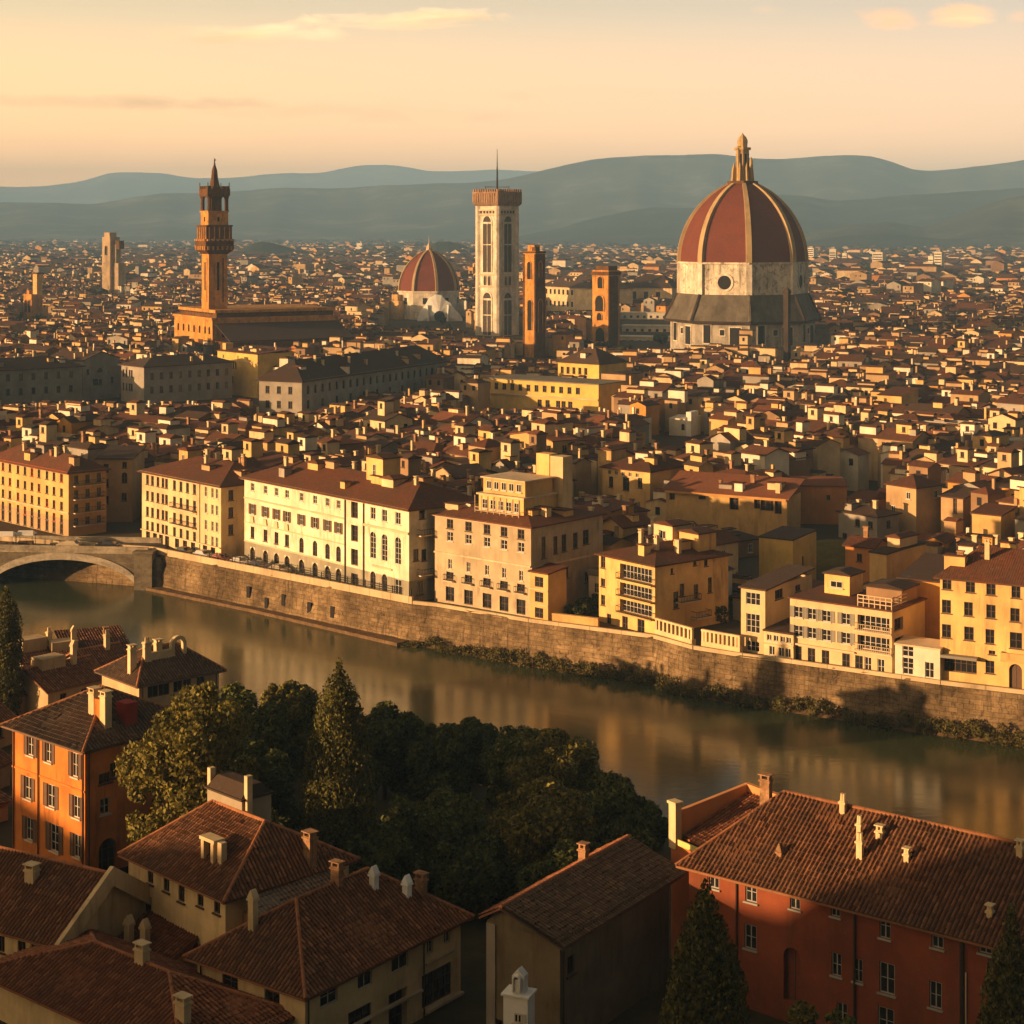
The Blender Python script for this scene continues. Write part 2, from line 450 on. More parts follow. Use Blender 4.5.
def shutter_mesh(w, h, mat, fine):
    key = (round(w, 2), round(h, 2), mat.name, fine)
    if key in _scache: return _scache[key]
    mb = MB(); t = .06
    mb.box(0, t, -.045, 0, 0, h); mb.box(w-t, w, -.045, 0, 0, h)
    mb.box(t, w-t, -.045, 0, 0, t); mb.box(t, w-t, -.045, 0, h-t, h); mb.box(t, w-t, -.045, 0, h/2-t/2, h/2+t/2)
    mb.box(t, w-t, -.012, -.004, t, h-t)
    if fine:
        k = int(h/.16)
        for i in range(1, k):
            z = h*i/k
            if abs(z-h/2) < .08: continue
            mb.hexa([(t, -.04, z-.03), (w-t, -.04, z-.03), (w-t, -.013, z+.03), (t, -.013, z+.03)],
                    [(t, -.04, z-.015), (w-t, -.04, z-.015), (w-t, -.013, z+.045), (t, -.013, z+.045)])
    o = mb.build('shutter', mat); me = o.data; bpy.data.objects.remove(o)
    _scache[key] = me; return me

def ccw_poly(pts): return pts
class Bld:
    """a building on an oriented rectangle: front edge A->B (left to right seen from the front), depth away from the viewer"""
    def __init__(s, name, label, cat, A, B, depth, z0, z1, wall, group=None, e=None, L=None):
        s.A = Vector(A)
        if e is not None: s.e = Vector(e).normalized(); s.L = L
        else: s.e = (Vector(B)-s.A); s.L = s.e.length; s.e = s.e/s.L
        s.g = Vector((-s.e.y, s.e.x)); s.D = depth; s.z0 = z0; s.z1 = z1; s.wall = wall
        c = s.pt(s.L/2, s.D/2)
        s.base = (c.x, c.y, z0)
        s.root = thing(name, label, cat, s.base, group)
        s.ops = {'front': [], 'right': [], 'back': [], 'left': []}
        s.wins = []; s.extra = MB()
        FOOT.append((s.A.copy(), s.e.copy(), s.g.copy(), s.L, s.D))
        HERO_PIX.append(s)
    def pt(s, u, v): return s.A+s.e*u+s.g*v
    def p3(s, u, v, z): q = s.pt(u, v); return (q.x, q.y, z)
    def fp(s, face):
        c = [s.pt(0, 0), s.pt(s.L, 0), s.pt(s.L, s.D), s.pt(0, s.D)]
        i = ('front', 'right', 'back', 'left').index(face)
        return c[i], c[(i+1) % 4]
    def hit(s, face, px, py=None):
        """(u, z) where the sight line through a pixel meets a wall"""
        p0, p1 = s.fp(face); e = (p1-p0).normalized()
        t = (px-512)/F
        # t*Y = x, point p0+e*u : p0.x+e.x*u = t*(p0.y+e.y*u)
        u = (t*p0.y-p0.x)/(e.x-t*e.y)
        Y = p0.y+e.y*u
        return u, (ZY(py, Y) if py is not None else None)
    def op(s, face, u, z, w, h, style='case', frame=None, shut=None, dep=.2, glass=None, open_=1.0, fine=False):
        """opening with centre (u,z)"""
        zb = z-h/2
        arch = style == 'arch'
        s.ops[face].append((u-w/2, u+w/2, max(0, zb-s.z0), zb+h-s.z0, dep, arch))
        s.wins.append((face, u, max(zb, s.z0), w, h if zb >= s.z0 else h-(s.z0-zb), style, frame or FRAME, shut, dep, glass or GLASS, open_, fine))
    def grid(s, face, us, zs, w, h, **kw):
        for z in zs:
            for u in us: s.op(face, u, z, w, h, **kw)
    def win_px(s, face, items, **kw):
        for it in items:
            px, py, w, h = it[:4]; k = dict(kw)
            if len(it) > 4: k.update(it[4])
            u, z = s.hit(face, px, py); s.op(face, u, z, w, h, **k)
    def finish_walls(s, gables=None, mats=None, plinth=0.0):
        mb = MB()
        for f in ('front', 'right', 'back', 'left'):
            p0, p1 = s.fp(f); wall_face(mb, p0, p1, s.z0, s.z1, s.ops[f], plinth=plinth)
        if gables:
            for tri in gables: mb.face(tri)
        wo = mb.build('wall', mats or s.wall, s.root, s.base)
        for (f, u, zb, w, h, style, fr, shut, dep, glass, open_, fine) in s.wins:
            p0, p1 = s.fp(f); L = (p1-p0).length
            if u-w/2 <= .02 or u+w/2 >= L-.02 or zb+h >= s.z1-.02: continue
            e = (p1-p0)/L; n = Vector((e.y, -e.x)); q = p0+e*u
            off = -(dep-.2)
            q2 = q+n*off
            nm = 'door' if style == 'door' else 'window'
            o = link(nm, window_mesh(w, h, 'case' if style == 'door' else style, fr, glass), s.root, (q2.x-s.base[0], q2.y-s.base[1], zb-s.base[2]), math.atan2(e.y, e.x))
            if shut:
                sw = w/2
                for sg in (-1, 1):
                    me = shutter_mesh(sw, h, shut, fine)
                    if open_ > .5: loc = (-w/2-sw-.01 if sg < 0 else w/2+.01, -.012-(dep-.2), 0)
                    else: loc = (-w/2+.005 if sg < 0 else .005, .06, 0)
                    link('shutter', me, o, loc)
        return wo
    def trim(s, name, face, z0, z1, out, mat, ext=0.0, u0=None, u1=None):
        p0, p1 = s.fp(face); L = (p1-p0).length; e = (p1-p0)/L; n = Vector((e.y, -e.x))
        a = p0+e*((u0 if u0 is not None else 0)-ext); b = p0+e*((u1 if u1 is not None else L)+ext)
        mb = MB()
        mb.prism([a+n*out, b+n*out, b-n*.02, a-n*.02], z0, z1)
        return mb.build(name, mat, s.root, s.base)
    def pipe(s, face, u, z0=None, z1=None, r=.06, mat=None):
        p0, p1 = s.fp(face); e = (p1-p0).normalized(); n = Vector((e.y, -e.x)); q = p0+e*u+n*.1
        mb = MB(); mb.tube((q.x, q.y, z0 if z0 is not None else s.z0), (q.x, q.y, z1 if z1 is not None else s.z1-.05), r, 6)
        return mb.build('drain_pipe', mat or PIPE, s.root, s.base)
    def balcony(s, face, u0, u1, z, out=1.0, rail=.95, mat=None, solid=False, railmat=None):
        p0, p1 = s.fp(face); e = (p1-p0).normalized(); n = Vector((e.y, -e.x))
        a = p0+e*u0; b = p0+e*u1
        mb = MB(); mb.prism([a+n*out, b+n*out, b+n*.003, a+n*.003], z-.16, z)
        o = mb.build('balcony', mat or TRIM, s.root, s.base)
        rb = MB()
        def bar(p, q, za, zb_, th=.03):
            d = (q-p).normalized(); m2 = Vector((d.y, -d.x))*th
            rb.prism([p+m2, q+m2, q-m2, p-m2], za, zb_)
        oo = n*(out-.06)
        A_, B_ = a+oo+e*.05, b+oo-e*.05
        if solid:
            bar(A_, B_, z+.004, z+rail, .05); bar(a+n*.02+e*.05, A_-n*.07, z+.004, z+rail, .05); bar(B_-n*.07, b+n*.02-e*.05, z+.004, z+rail, .05)
        else:
            for zz in (z+.06, z+rail-.06):
                bar(A_, B_, zz, zz+.06); bar(a+n*.02+e*.05, A_-n*.05, zz, zz+.06); bar(B_-n*.05, b+n*.02-e*.05, zz, zz+.06)
            k = max(2, int((u1-u0)/.3))
            for i in range(k+1):
                q = A_+(B_-A_)*i/k; rb.rbox((q.x, q.y), (e.x, e.y), .04, .04, z+.004, z+rail)
        rb.build('railing', railmat or IRON, o, s.base)
        return o

FOOT = []; HERO_PIX = []

def roof_planes(b, kind, rise, over=.5, hipd=None, z=None):
    """planes of a roof over building b: list of 3-D polygons, first edge = eave; plus gable triangles and ridge lines"""
    L, D, z = b.L, b.D, (b.z1 if z is None else z); o = over
    q = lambda u, v, zz: Vector(b.p3(u, v, zz))
    gab = []; ridges = []
    if kind == 'gable_u':
        sl = rise/(D/2); ze = z-o*sl; zr = z+rise
        pl = [[q(-o, -o, ze), q(L+o, -o, ze), q(L+o, D/2, zr), q(-o, D/2, zr)], [q(L+o, D+o, ze), q(-o, D+o, ze), q(-o, D/2, zr), q(L+o, D/2, zr)]]
        gab = [[q(L, 0, z), q(L, D, z), q(L, D/2, zr-.05)], [q(0, D, z), q(0, 0, z), q(0, D/2, zr-.05)]]
        ridges = [(q(-o, D/2, zr), q(L+o, D/2, zr))]
    elif kind == 'gable_v':
        sl = rise/(L/2); ze = z-o*sl; zr = z+rise
        pl = [[q(-o, D+o, ze), q(-o, -o, ze), q(L/2, -o, zr), q(L/2, D+o, zr)], [q(L+o, -o, ze), q(L+o, D+o, ze), q(L/2, D+o, zr), q(L/2, -o, zr)]]
        gab = [[q(0, 0, z), q(L, 0, z), q(L/2, 0, zr-.05)], [q(L, D, z), q(0, D, z), q(L/2, D, zr-.05)]]
        ridges = [(q(L/2, -o, zr), q(L/2, D+o, zr))]
    elif kind in ('hip_u', 'hip_v'):
        W = D if kind == 'hip_u' else L
        sl = rise/(W/2); ze = z-o*sl; zr = z+rise
        h = hipd if hipd is not None else W/2
        if kind == 'hip_u':
            h = min(h, L/2-.05)
            r0, r1 = q(h, D/2, zr), q(L-h, D/2, zr)
        else:
            h = min(h, D/2-.05)
            r0, r1 = q(L/2, h, zr), q(L/2, D-h, zr)
        c = [q(-o, -o, ze), q(L+o, -o, ze), q(L+o, D+o, ze), q(-o, D+o, ze)]
        if kind == 'hip_u': pl = [[c[0], c[1], r1, r0], [c[1], c[2], r1], [c[2], c[3], r0, r1], [c[3], c[0], r0]]
        else: pl = [[c[0], c[1], r0], [c[1], c[2], r1, r0], [c[2], c[3], r1], [c[3], c[0], r0, r1]]
        if kind == 'hip_u': ridges = [(r0, r1), (c[0], r0), (c[3], r0), (c[1], r1), (c[2], r1)]
        else: ridges = [(r0, r1), (c[0], r0), (c[1], r0), (c[2], r1), (c[3], r1)]
    elif kind == 'shed':       # rises to the back
        sl = rise/D; pl = [[q(-o, -o, z-o*sl), q(L+o, -o, z-o*sl), q(L+o, D+o, z+rise+o*sl), q(-o, D+o, z+rise+o*sl)]]
        gab = [[q(L, 0, z), q(L, D, z), q(L, D, z+rise-.05)], [q(0, D, z+rise-.05), q(0, D, z), q(0, 0, z)], [q(L, D, z), q(0, D, z), q(0, D, z+rise-.05), q(L, D, z+rise-.05)]]
    return pl, gab, ridges
def plane_uv(poly, pitch=.3, course=.42):
    e = (poly[1]-poly[0]).normalized(); n = (poly[1]-poly[0]).cross(poly[2]-poly[1]).normalized(); v = n.cross(e)
    return [(((p-poly[0]).dot(e))/pitch, ((p-poly[0]).dot(v))/course) for p in poly], e, v, n
def roof_flat(mb, planes, th=.22):
    for poly in planes:
        uv, e, v, n = plane_uv(poly)
        k = len(poly); low = [p-Vector((0, 0, th)) for p in poly]
        mb.face(poly, 0, uv)
        mb.face(low[::-1], 0)
        for i in range(k):
            j = (i+1) % k; mb.face([low[i], low[j], poly[j], poly[i]], 0)
def tile_grid(poly, pitch=.34, course=.45, amp=.11, seed=0):
    """barrel-tile surface over a convex plane: returns verts, quads, uv"""
    uvp, e, v, n = plane_uv(poly, 1, 1)
    rs = np.random.RandomState(seed)
    us = np.array([a for a, _ in uvp]); vs = np.array([b for _, b in uvp])
    u0, u1 = us.min(), us.max(); v0, v1 = vs.min(), vs.max()
    ns = int(round((u1-u0)/pitch))*6; U = np.linspace(u0+1e-4, u1-1e-4, max(ns, 6)+1)
    lo = np.full(len(U), 1e9); hi = np.full(len(U), -1e9)
    k = len(poly)
    for i in range(k):
        a, b_ = (us[i], vs[i]), (us[(i+1) % k], vs[(i+1) % k])
        if abs(a[0]-b_[0]) < 1e-6: continue
        t = (U-a[0])/(b_[0]-a[0]); ok = (t >= -1e-6) & (t <= 1+1e-6); val = a[1]+t*(b_[1]-a[1])
        lo = np.where(ok, np.minimum(lo, val), lo); hi = np.where(ok, np.maximum(hi, val), hi)
    hi = np.maximum(hi, lo)
    nc = int(math.ceil((v1-v0)/course))
    rowv = []; rowh = []
    for j in range(nc):
        rowv += [v0+j*course, v0+(j+1)*course-.002]; rowh += [.045, .0]
    V = np.array(rowv); Hs = np.array(rowh)
    VV = np.clip(V[None, :], lo[:, None], hi[:, None])
    col = np.floor((U-u0)/pitch).astype(int)
    prof = amp*(0.5+0.5*np.cos(2*math.pi*(U-u0)/pitch))
    jit = rs.normal(0, .017, (col.max()+2, nc)); slide = rs.normal(0, .02, (col.max()+2, nc))
    jj = np.repeat(np.arange(nc), 2)
    hh = prof[:, None]+Hs[None, :]+jit[col[:, None], jj[None, :]]
    sag = .085*np.sin(U[:, None]*.55+seed)*np.sin(VV*.6)
    hh = hh+sag+.015
    p0 = np.array(poly[0]); e_ = np.array(e); v_ = np.array(v); n_ = np.array(n)
    pts = p0[None, None, :]+U[:, None, None]*e_+VV[:, :, None]*v_+hh[:, :, None]*n_
    a, b_ = len(U), len(V)
    idx = np.arange(a*b_).reshape(a, b_)
    qd = np.stack([idx[:-1, :-1], idx[1:, :-1], idx[1:, 1:], idx[:-1, 1:]], -1).reshape(-1, 4)
    uv = np.stack([np.repeat(((U-u0)/pitch+.5)[:, None], b_, 1), (jj+.5)[None, :].repeat(a, 0)], -1).reshape(-1, 2)
    # drop collapsed quads
    P4 = pts.reshape(-1, 3)
    hgt = np.abs(VV[:-1, 1:]-VV[:-1, :-1]).reshape(-1)+np.abs(VV[1:, 1:]-VV[1:, :-1]).reshape(-1)
    keep = (hgt > .004) | (np.tile(np.arange(b_-1) % 2 == 1, a-1) & (hgt > .0005))
    return P4, qd[keep], uv
def ridge_caps(mb_pts, p, q, r=.13, seg=.42):
    pass
def tiled_roof(b, planes, ridges, mat, seed=0, name='roof', th=.16):
    vs, fs, uvs = [], [], []; off = 0
    for i, poly in enumerate(planes):
        pv, pf, pu = tile_grid(poly, seed=seed*7+i)
        vs.append(pv); fs.append(pf+off); uvs.append(pu); off += len(pv)
    mb = MB()
    for poly in planes:
        k = len(poly); low = [p-Vector((0, 0, th)) for p in poly]
        for i in range(k):
            j = (i+1) % k; mb.face([low[i], low[j], poly[j], poly[i]])
        mb.face(low[::-1])
        mb.face([p-Vector((0, 0, .012)) for p in poly])
    nslab = len(mb.f)
    for (p, q) in ridges:
        d = q-p; n = max(1, int(d.length/.4))
        for i in range(n):
            a = p+d*(i/n)+Vector((0, 0, .05)); c = p+d*((i+1.12)/n)+Vector((0, 0, .05))
            mb.tube(a, c, .15, 7, r2=.125)
    q4f = []; base = off; ncap = len(ridges)
    nq = 0
    for fi, f in enumerate(mb.f):
        if fi == nslab: nq = len(q4f)
        if len(f) == 4: q4f.append([base+i for i in f])
        elif len(f) == 3: q4f.append([base+f[0], base+f[1], base+f[2], base+f[2]])
        else:
            for i in range(1, len(f)-1): q4f.append([base+f[0], base+f[i], base+f[i+1], base+f[i+1]])
    V = np.concatenate(vs+[np.array([tuple(p) for p in mb.v])]); 
    me = bpy.data.meshes.new(name)
    Fq = np.concatenate(fs).tolist()+[f if f[2] != f[3] else f[:3] for f in q4f]
    UVv = np.concatenate(uvs+[np.stack([np.arange(len(mb.v))//14*1.0+.5, np.full(len(mb.v), 900.5)], -1)])
    V = V-np.array(b.base)
    me.from_pydata(V.tolist(), [], Fq)
    me.materials.append(mat); me.materials.append(RIDGE)
    if nslab < len(mb.f):
        k0 = sum(len(f) for f in fs)+nq; mi = np.zeros(len(Fq), dtype=np.int32); mi[k0:] = 1; me.polygons.foreach_set('material_index', mi)
    lay = me.uv_layers.new(name='UVMap')
    li = np.empty(len(me.loops), dtype=np.int32); me.loops.foreach_get('vertex_index', li)
    lay.data.foreach_set('uv', UVv[li].astype(np.float32).ravel())
    me.update()
    return link(name, me, b.root)
def roof_z(b, planes, x, y):
    for poly in planes:
        n = (poly[1]-poly[0]).cross(poly[2]-poly[1]).normalized()
        inside = True; k = len(poly)
        for i in range(k):
            p, q = poly[i], poly[(i+1) % k]
            if (q.x-p.x)*(y-p.y)-(q.y-p.y)*(x-p.x) < -1e-6: inside = False; break
        if inside: return poly[0].z-(n.x*(x-poly[0].x)+n.y*(y-poly[0].y))/n.z
    return None
def clutter(b, pl, n, seed):
    """chimneys, dormers and little roof boxes scattered over a roof"""
    rd = random.Random(seed)
    for i in range(n):
        u, v = b.L*rd.uniform(.06, .94), b.D*rd.uniform(.12, .9); q = b.pt(u, v); z = roof_z(b, pl, q.x, q.y)
        if z is None: continue
        k = rd.random(); mb = MB()
        if k < .45:
            w = rd.uniform(.45, .9); hh = rd.uniform(.8, 1.7); mb.rbox(q, b.e, w, .55, z-.6, z+hh); mb.rbox(q, b.e, w+.18, .75, z+hh+.002, z+hh+.16); mb.build('chimney', CHIMW if rd.random() < .6 else BRICK, b.root, b.base)
        else:
            l, d = rd.uniform(1.2, 3.0), rd.uniform(1.0, 2.0); hh = rd.uniform(.45, 1.3); mb.rbox(q, b.e, l, d, z-1, z+hh); mb.rbox(q, b.e, l+.35, d+.35, z+hh+.002, z+hh+.14, 1)
            mb.build('dormer', [WALLC[rd.choice(['cream', 'pale yellow', 'tan', 'white', 'grey'])], ROOFC['brown']], b.root, b.base)
def mid_roof(b, kind, rise, mat, over=.5, hipd=None, name='roof', z=None):
    pl, gab, rid = roof_planes(b, kind, rise, over, hipd, z)
    if mat in (ROOFC['brown'], ROOFC['dark'], ROOFC['red']) and b.L*b.D > 90: clutter(b, pl, int(4+b.L*b.D/75), int(b.L*100))
    mb = MB(); roof_flat(mb, pl); mb.build(name, mat, b.root, b.base)
    return gab
def near_roof(b, kind, rise, mat, over=.5, hipd=None, seed=1, z=None):
    pl, gab, rid = roof_planes(b, kind, rise, over, hipd, z)
    tiled_roof(b, pl, rid, mat, seed)
    return gab
def chimney(b, x, y, z0, z1, w=.6, d=.5, mat=None, cap='slab', e=None):
    mb = MB(); e = e or b.e
    mb.rbox((x, y), e, w, d, z0, z1)
    mb.rbox((x, y), e, w+.16, d+.16, z1-.22, z1-.08)
    if cap == 'slab':
        for sx in (-1, 1): mb.rbox((x+sx*e[0]*(w/2-.09), y+sx*e[1]*(w/2-.09)), e, .14, d-.04, z1-.002, z1+.28)
        mb.rbox((x, y), e, w+.2, d+.2, z1+.278, z1+.36)
    elif cap == 'tent':
        mb.rbox((x, y), e, w+.1, d+.1, z1+.001, z1+.5, l2=.08, d2=d)
    else:
        for sx in (-1, 1): mb.lathe((x+sx*e[0]*w*.22, y+sx*e[1]*w*.22), [(.13, z1), (.10, z1+.45), (.13, z1+.5)], 7)
    return mb.build('chimney', mat or CHIMW, b.root, b.base)

# ================================================================== THE SETTING
QUAY = [(-205, 345), (-98, 331), (-63.5, 318.5), (-15.0, 275.0), (-11.2, 273.2), (2.6, 262.4), (20.0, 252.0), (24.9, 245.3), (31.0, 240.9), (37.0, 237.4), (54.0, 226.4), (64.0, 221.2), (150, 176), (400, 60)]
NEAR = [(-260, 330), (-110, 250), (-62, 224), (-34, 205), (-5, 184), (12, 167), (52, 152), (140, 118), (400, 20)]
ZQ, ZW = 7.0, 1.0
def make_setting():
    # far bank: one sheet from the quay to the foot of the mountains
    m, t, b = base_mat('ground_city', .95, .1)
    tc = t.new('ShaderNodeTexCoord').outputs['Object']
    c = t.ramp(t.noise(tc, .004, 8, .7), [(.3, (.050, .038, .024)), (.5, (.075, .055, .034)), (.7, (.045, .046, .026))])
    t.l.new(c, b.inputs['Base Color'])
    mb = MB()
    far = [(19500, 60), (19500, 23000), (-19500, 23000), (-19500, 345)]
    pts = [(x, y, ZQ) for x, y in QUAY]+[(x, y, ZQ) for x, y in far]
    mb.face(pts); props(mb.build('ground', m), kind='structure')
    # water
    m, t, b = base_mat('river_water', .13, .5)
    b.inputs['IOR'].default_value = 1.33
    tc = t.new('ShaderNodeTexCoord').outputs['Object']
    n = t.noise(tc, .03, 4)
    t.l.new(t.mix(n, (.034, .046, .018, 1), (.046, .054, .022, 1)), b.inputs['Base Color'])
    rr = t.ramp(t.noise(t.mapping(tc, (.02, .06, 1), rot=(0, 0, .6)), 1.0, 5, .6), [(.35, g(.10)), (.65, g(.20))])
    t.l.new(rr, b.inputs['Roughness'])
    bp = t.new('ShaderNodeBump'); bp.inputs['Strength'].default_value = .20; bp.inputs['Distance'].default_value = .08
    w1 = t.noise(t.mapping(tc, (.5, 1.1, 1), rot=(0, 0, .62)), 1.0, 5, .6)
    w2 = t.noise(t.mapping(tc, (.06, .12, 1), rot=(0, 0, .62)), 1.0, 3, .5)
    t.l.new(t.math('ADD', w1, t.math('MULTIPLY', w2, 2.0)), bp.inputs['Height']); t.l.new(bp.outputs[0], b.inputs['Normal'])
    mb = MB(); mb.face([(-900, -200, ZW), (900, -200, ZW), (900, 700, ZW), (-900, 700, ZW)]); props(mb.build('river', m), kind='structure')
    # near bank with the hill the picture is taken from
    def near_y(x):
        for (x0, y0), (x1, y1) in zip(NEAR[:-1], NEAR[1:]):
            if x0 <= x <= x1: return y0+(y1-y0)*(x-x0)/(x1-x0)
        return 330 if x < NEAR[0][0] else 30
    def sm(t): t = min(1, max(0, t)); return t*t*(3-2*t)
    def hz(x, y):
        h = 8.0+52*(1-sm((y+25)/100))
        d2 = ((x+172)/52)**2+((y-62)/44)**2  # this and the next rises lie out of view, shaped to shade the near houses
        h = max(h, 8+HILL_H*math.exp(-d2/2)+5*sm((40-y)/60))
        d2 = ((x+145)/45)**2+((y-30)/30)**2
        h = max(h, 8+62*math.exp(-d2/2))
        d2 = ((x+270)/70)**2+((y-90)/60)**2
        h = max(h, 8+38*math.exp(-d2/2))
        return h+.5*math.sin(x*.13)*math.sin(y*.11)
    HILL_H = 35
    xs = np.concatenate([np.arange(-420, -60, 8), np.arange(-60, 80, 4), np.arange(80, 400, 10)])
    NY = 64; vs = []; fs = []
    for i, x in enumerate(xs):
        yn = near_y(x)
        for j in range(NY+1):
            tt = j/NY; y = -220+(yn+220)*(tt**.8)
            z = hz(x, y)
            vs.append((x, y, z))
        vs.append((x, yn+5, -1.0))
    k = NY+2
    for i in range(len(xs)-1):
        for j in range(k-1):
            a = i*k+j; fs.append((a, a+k, a+k+1, a+1))
    m, t, b = base_mat('ground_bank', .95, .1)
    tc = t.new('ShaderNodeTexCoord').outputs['Object']
    c = t.ramp(t.noise(tc, .2, 7, .7), [(.3, (.035, .032, .014)), (.55, (.06, .05, .022)), (.75, (.10, .075, .045))])
    t.l.new(c, b.inputs['Base Color'])
    me = mesh_np('riverbank_ground', vs, fs, m, smooth=True); props(link('riverbank_ground', me), kind='structure')
    # quay wall with parapet
    sm_ = stone('quay_stone', (.27, .185, .095), 1.3, amt=.9)
    t = NT(sm_.node_tree); b = t.n['Principled BSDF']; uvn = t.new('ShaderNodeTexCoord').outputs['UV']
    br = t.new('ShaderNodeTexBrick'); t.l.new(uvn, br.inputs['Vector'])
    br.inputs['Scale'].default_value = 1.0; br.inputs['Brick Width'].default_value = 1.3; br.inputs['Row Height'].default_value = .62; br.inputs['Mortar Size'].default_value = .045
    br.inputs['Color1'].default_value = (1, 1, 1, 1); br.inputs['Color2'].default_value = (.55, .52, .48, 1); br.inputs['Mortar'].default_value = (.22, .19, .15, 1)
    old = b.inputs['Base Color'].links[0].from_socket
    patch = t.ramp(t.noise(t.new('ShaderNodeTexCoord').outputs['Object'], .13, 5, .65), [(.40, g(.5)), (.62, g(1.15))])
    t.l.new(t.mix(1.0, t.mix(.55, old, t.mix(1.0, old, br.outputs[0], 'MULTIPLY')), patch, 'MULTIPLY'), b.inputs['Base Color'])
    root = thing('quay_wall', 'long rough stone embankment wall along the far side of the river', 'wall', (0, 262, 0))
    mb = MB(); rs = random.Random(3)
    line = [Vector(p) for p in QUAY]
    dense = []
    for p, q in zip(line[:-1], line[1:]):
        n = max(1, int((q-p).length/2.0))
        for i in range(n): dense.append(p+(q-p)*i/n)
    dense.append(line[-1])
    rows = [(0.0, .95), (1.2, .75), (2.4, .55), (3.8, .38), (5.2, .2), (6.4, .08), (7.15, 0.0)]
    vs = []; quv = []; k = len(rows)
    for i, p in enumerate(dense):
        d = (dense[min(i+1, len(dense)-1)]-dense[max(i-1, 0)]).normalized(); n = Vector((d.y, -d.x))
        for (z, o) in rows:
            oo = o+rs.uniform(-.2, .2)+.28
            vs.append((p.x+n.x*oo, p.y+n.y*oo, z)); quv.append((i*2.0, z))
        vs.append((p.x-n.x*.35, p.y-n.y*.35, 7.15)); quv.append((i*2.0, 7.6))
    k += 1
    fs = [(i*k+j, (i+1)*k+j, (i+1)*k+j+1, i*k+j+1) for i in range(len(dense)-1) for j in range(k-1)]
    link('masonry', mesh_np('masonry', [(x, y-262, z) for x, y, z in vs], fs, sm_, uv=quv), root)
    # coping/parapet on the stretch with the street, thin coping elsewhere
    pm = plaster('parapet_stone', (.50, .38, .22), .6)
    mb = MB()
    for p, q in zip(line[1:-2], line[2:-1]):
        d = (q-p).normalized(); n = Vector((d.y, -d.x)); hgt = 8.0 if q.x < -14 else 7.42
        L = (q-p).length; n_ = max(1, int(L/4.6))
        for i in range(n_):
            a = p+d*(L*i/n_+.03); b_ = p+d*(L*(i+1)/n_-.03)
            mb.prism([a+n*.42, b_+n*.42, b_-n*.02, a-n*.02], 6.9, hgt)
    mb.build('parapet', pm, root, (0, 262, 0))
    # dark drain mouths in the wall
    for (px, py) in [(252, 592), (270, 603), (287, 600), (313, 608), (336, 612)]:
        # intersect with the street stretch of the quay
        p, q = line[2], line[3]; d = (q-p).normalized(); n = Vector((d.y, -d.x))
        tt = (px-512)/F; u = (tt*p.y-p.x)/(d.x-tt*d.y); c = p+d*u+n*.62; z = ZY(py, c.y)
        m2 = MB(); m2.rbox((c.x, c.y), (d.x, d.y), rs.uniform(.7, 1.1), .5, z-.9, z+.9)
        m2.build('drain_mouth', DARK, root, (0, 262, 0))
    # iron railing on the parapet in front of the palaces
    rr = thing('quay_railing', 'dark iron railing with posts on the parapet before the palaces', 'railing', (-40, 297, 8))
    mb = MB(); p, q = line[2], line[3]; d = (q-p).normalized(); n = Vector((d.y, -d.x)); L = (q-p).length
    a, b_ = p+d*16+n*.2, q-d*.4+n*.2
    for z in (8.25, 8.6, 8.95): mb.tube((a.x, a.y, z), (b_.x, b_.y, z), .05, 5)
    nn = 24
    for i in range(nn+1):
        c = a+(b_-a)*i/nn; mb.rbox((c.x, c.y), (d.x, d.y), .14, .14, 7.98, 9.15)
    mb.build('railing', IRON, rr, (-40, 297, 8))
    # water-side ledge under the street wall
    mb = MB(); ps = [p, q]
    poly = [p+n*.6+d*2, p+n*3.2+d*2, p+n*2.6+d*30, q+n*3.6, q+n*.8]
    mb.prism([(v.x, v.y) for v in poly], .6, 1.5)
    props(mb.build('river_ledge', stone('ledge_mud', (.16, .10, .05), 1.5)), kind='structure')
    # garden mound behind the orange walls
    m, t, b = base_mat('garden_grass', .95, .1)
    tc = t.new('ShaderNodeTexCoord').outputs['Object']
    t.l.new(t.ramp(t.noise(tc, .5, 6, .7), [(.3, (.06, .05, .012)), (.7, (.12, .09, .02))]), b.inputs['Base Color'])
    vs, fs = [], []; N = 22
    c0 = P(838, 548, 10); ex = Vector((.86, -.5)); ey = Vector((.5, .86))
    for i in range(N+1):
        for j in range(N+1):
            u, v = i/N*2-1, j/N*2-1
            hgt = 5.2*max(0, 1-u*u)*max(0, 1-abs(v)**3)*(.75+.25*v)
            q = c0+ex*(u*13)+ey*(v*9)
            vs.append((q.x, q.y, ZQ-.3+hgt+.15*math.sin(i*1.7)*math.cos(j*2.1)))
    fs = [(i*(N+1)+j, (i+1)*(N+1)+j, (i+1)*(N+1)+j+1, i*(N+1)+j+1) for i in range(N) for j in range(N)]
    props(link('garden', mesh_np('garden', vs, fs, m, smooth=True)), kind='structure')
    FOOT.append((c0-ex*13-ey*9, ex, ey, 26, 18))

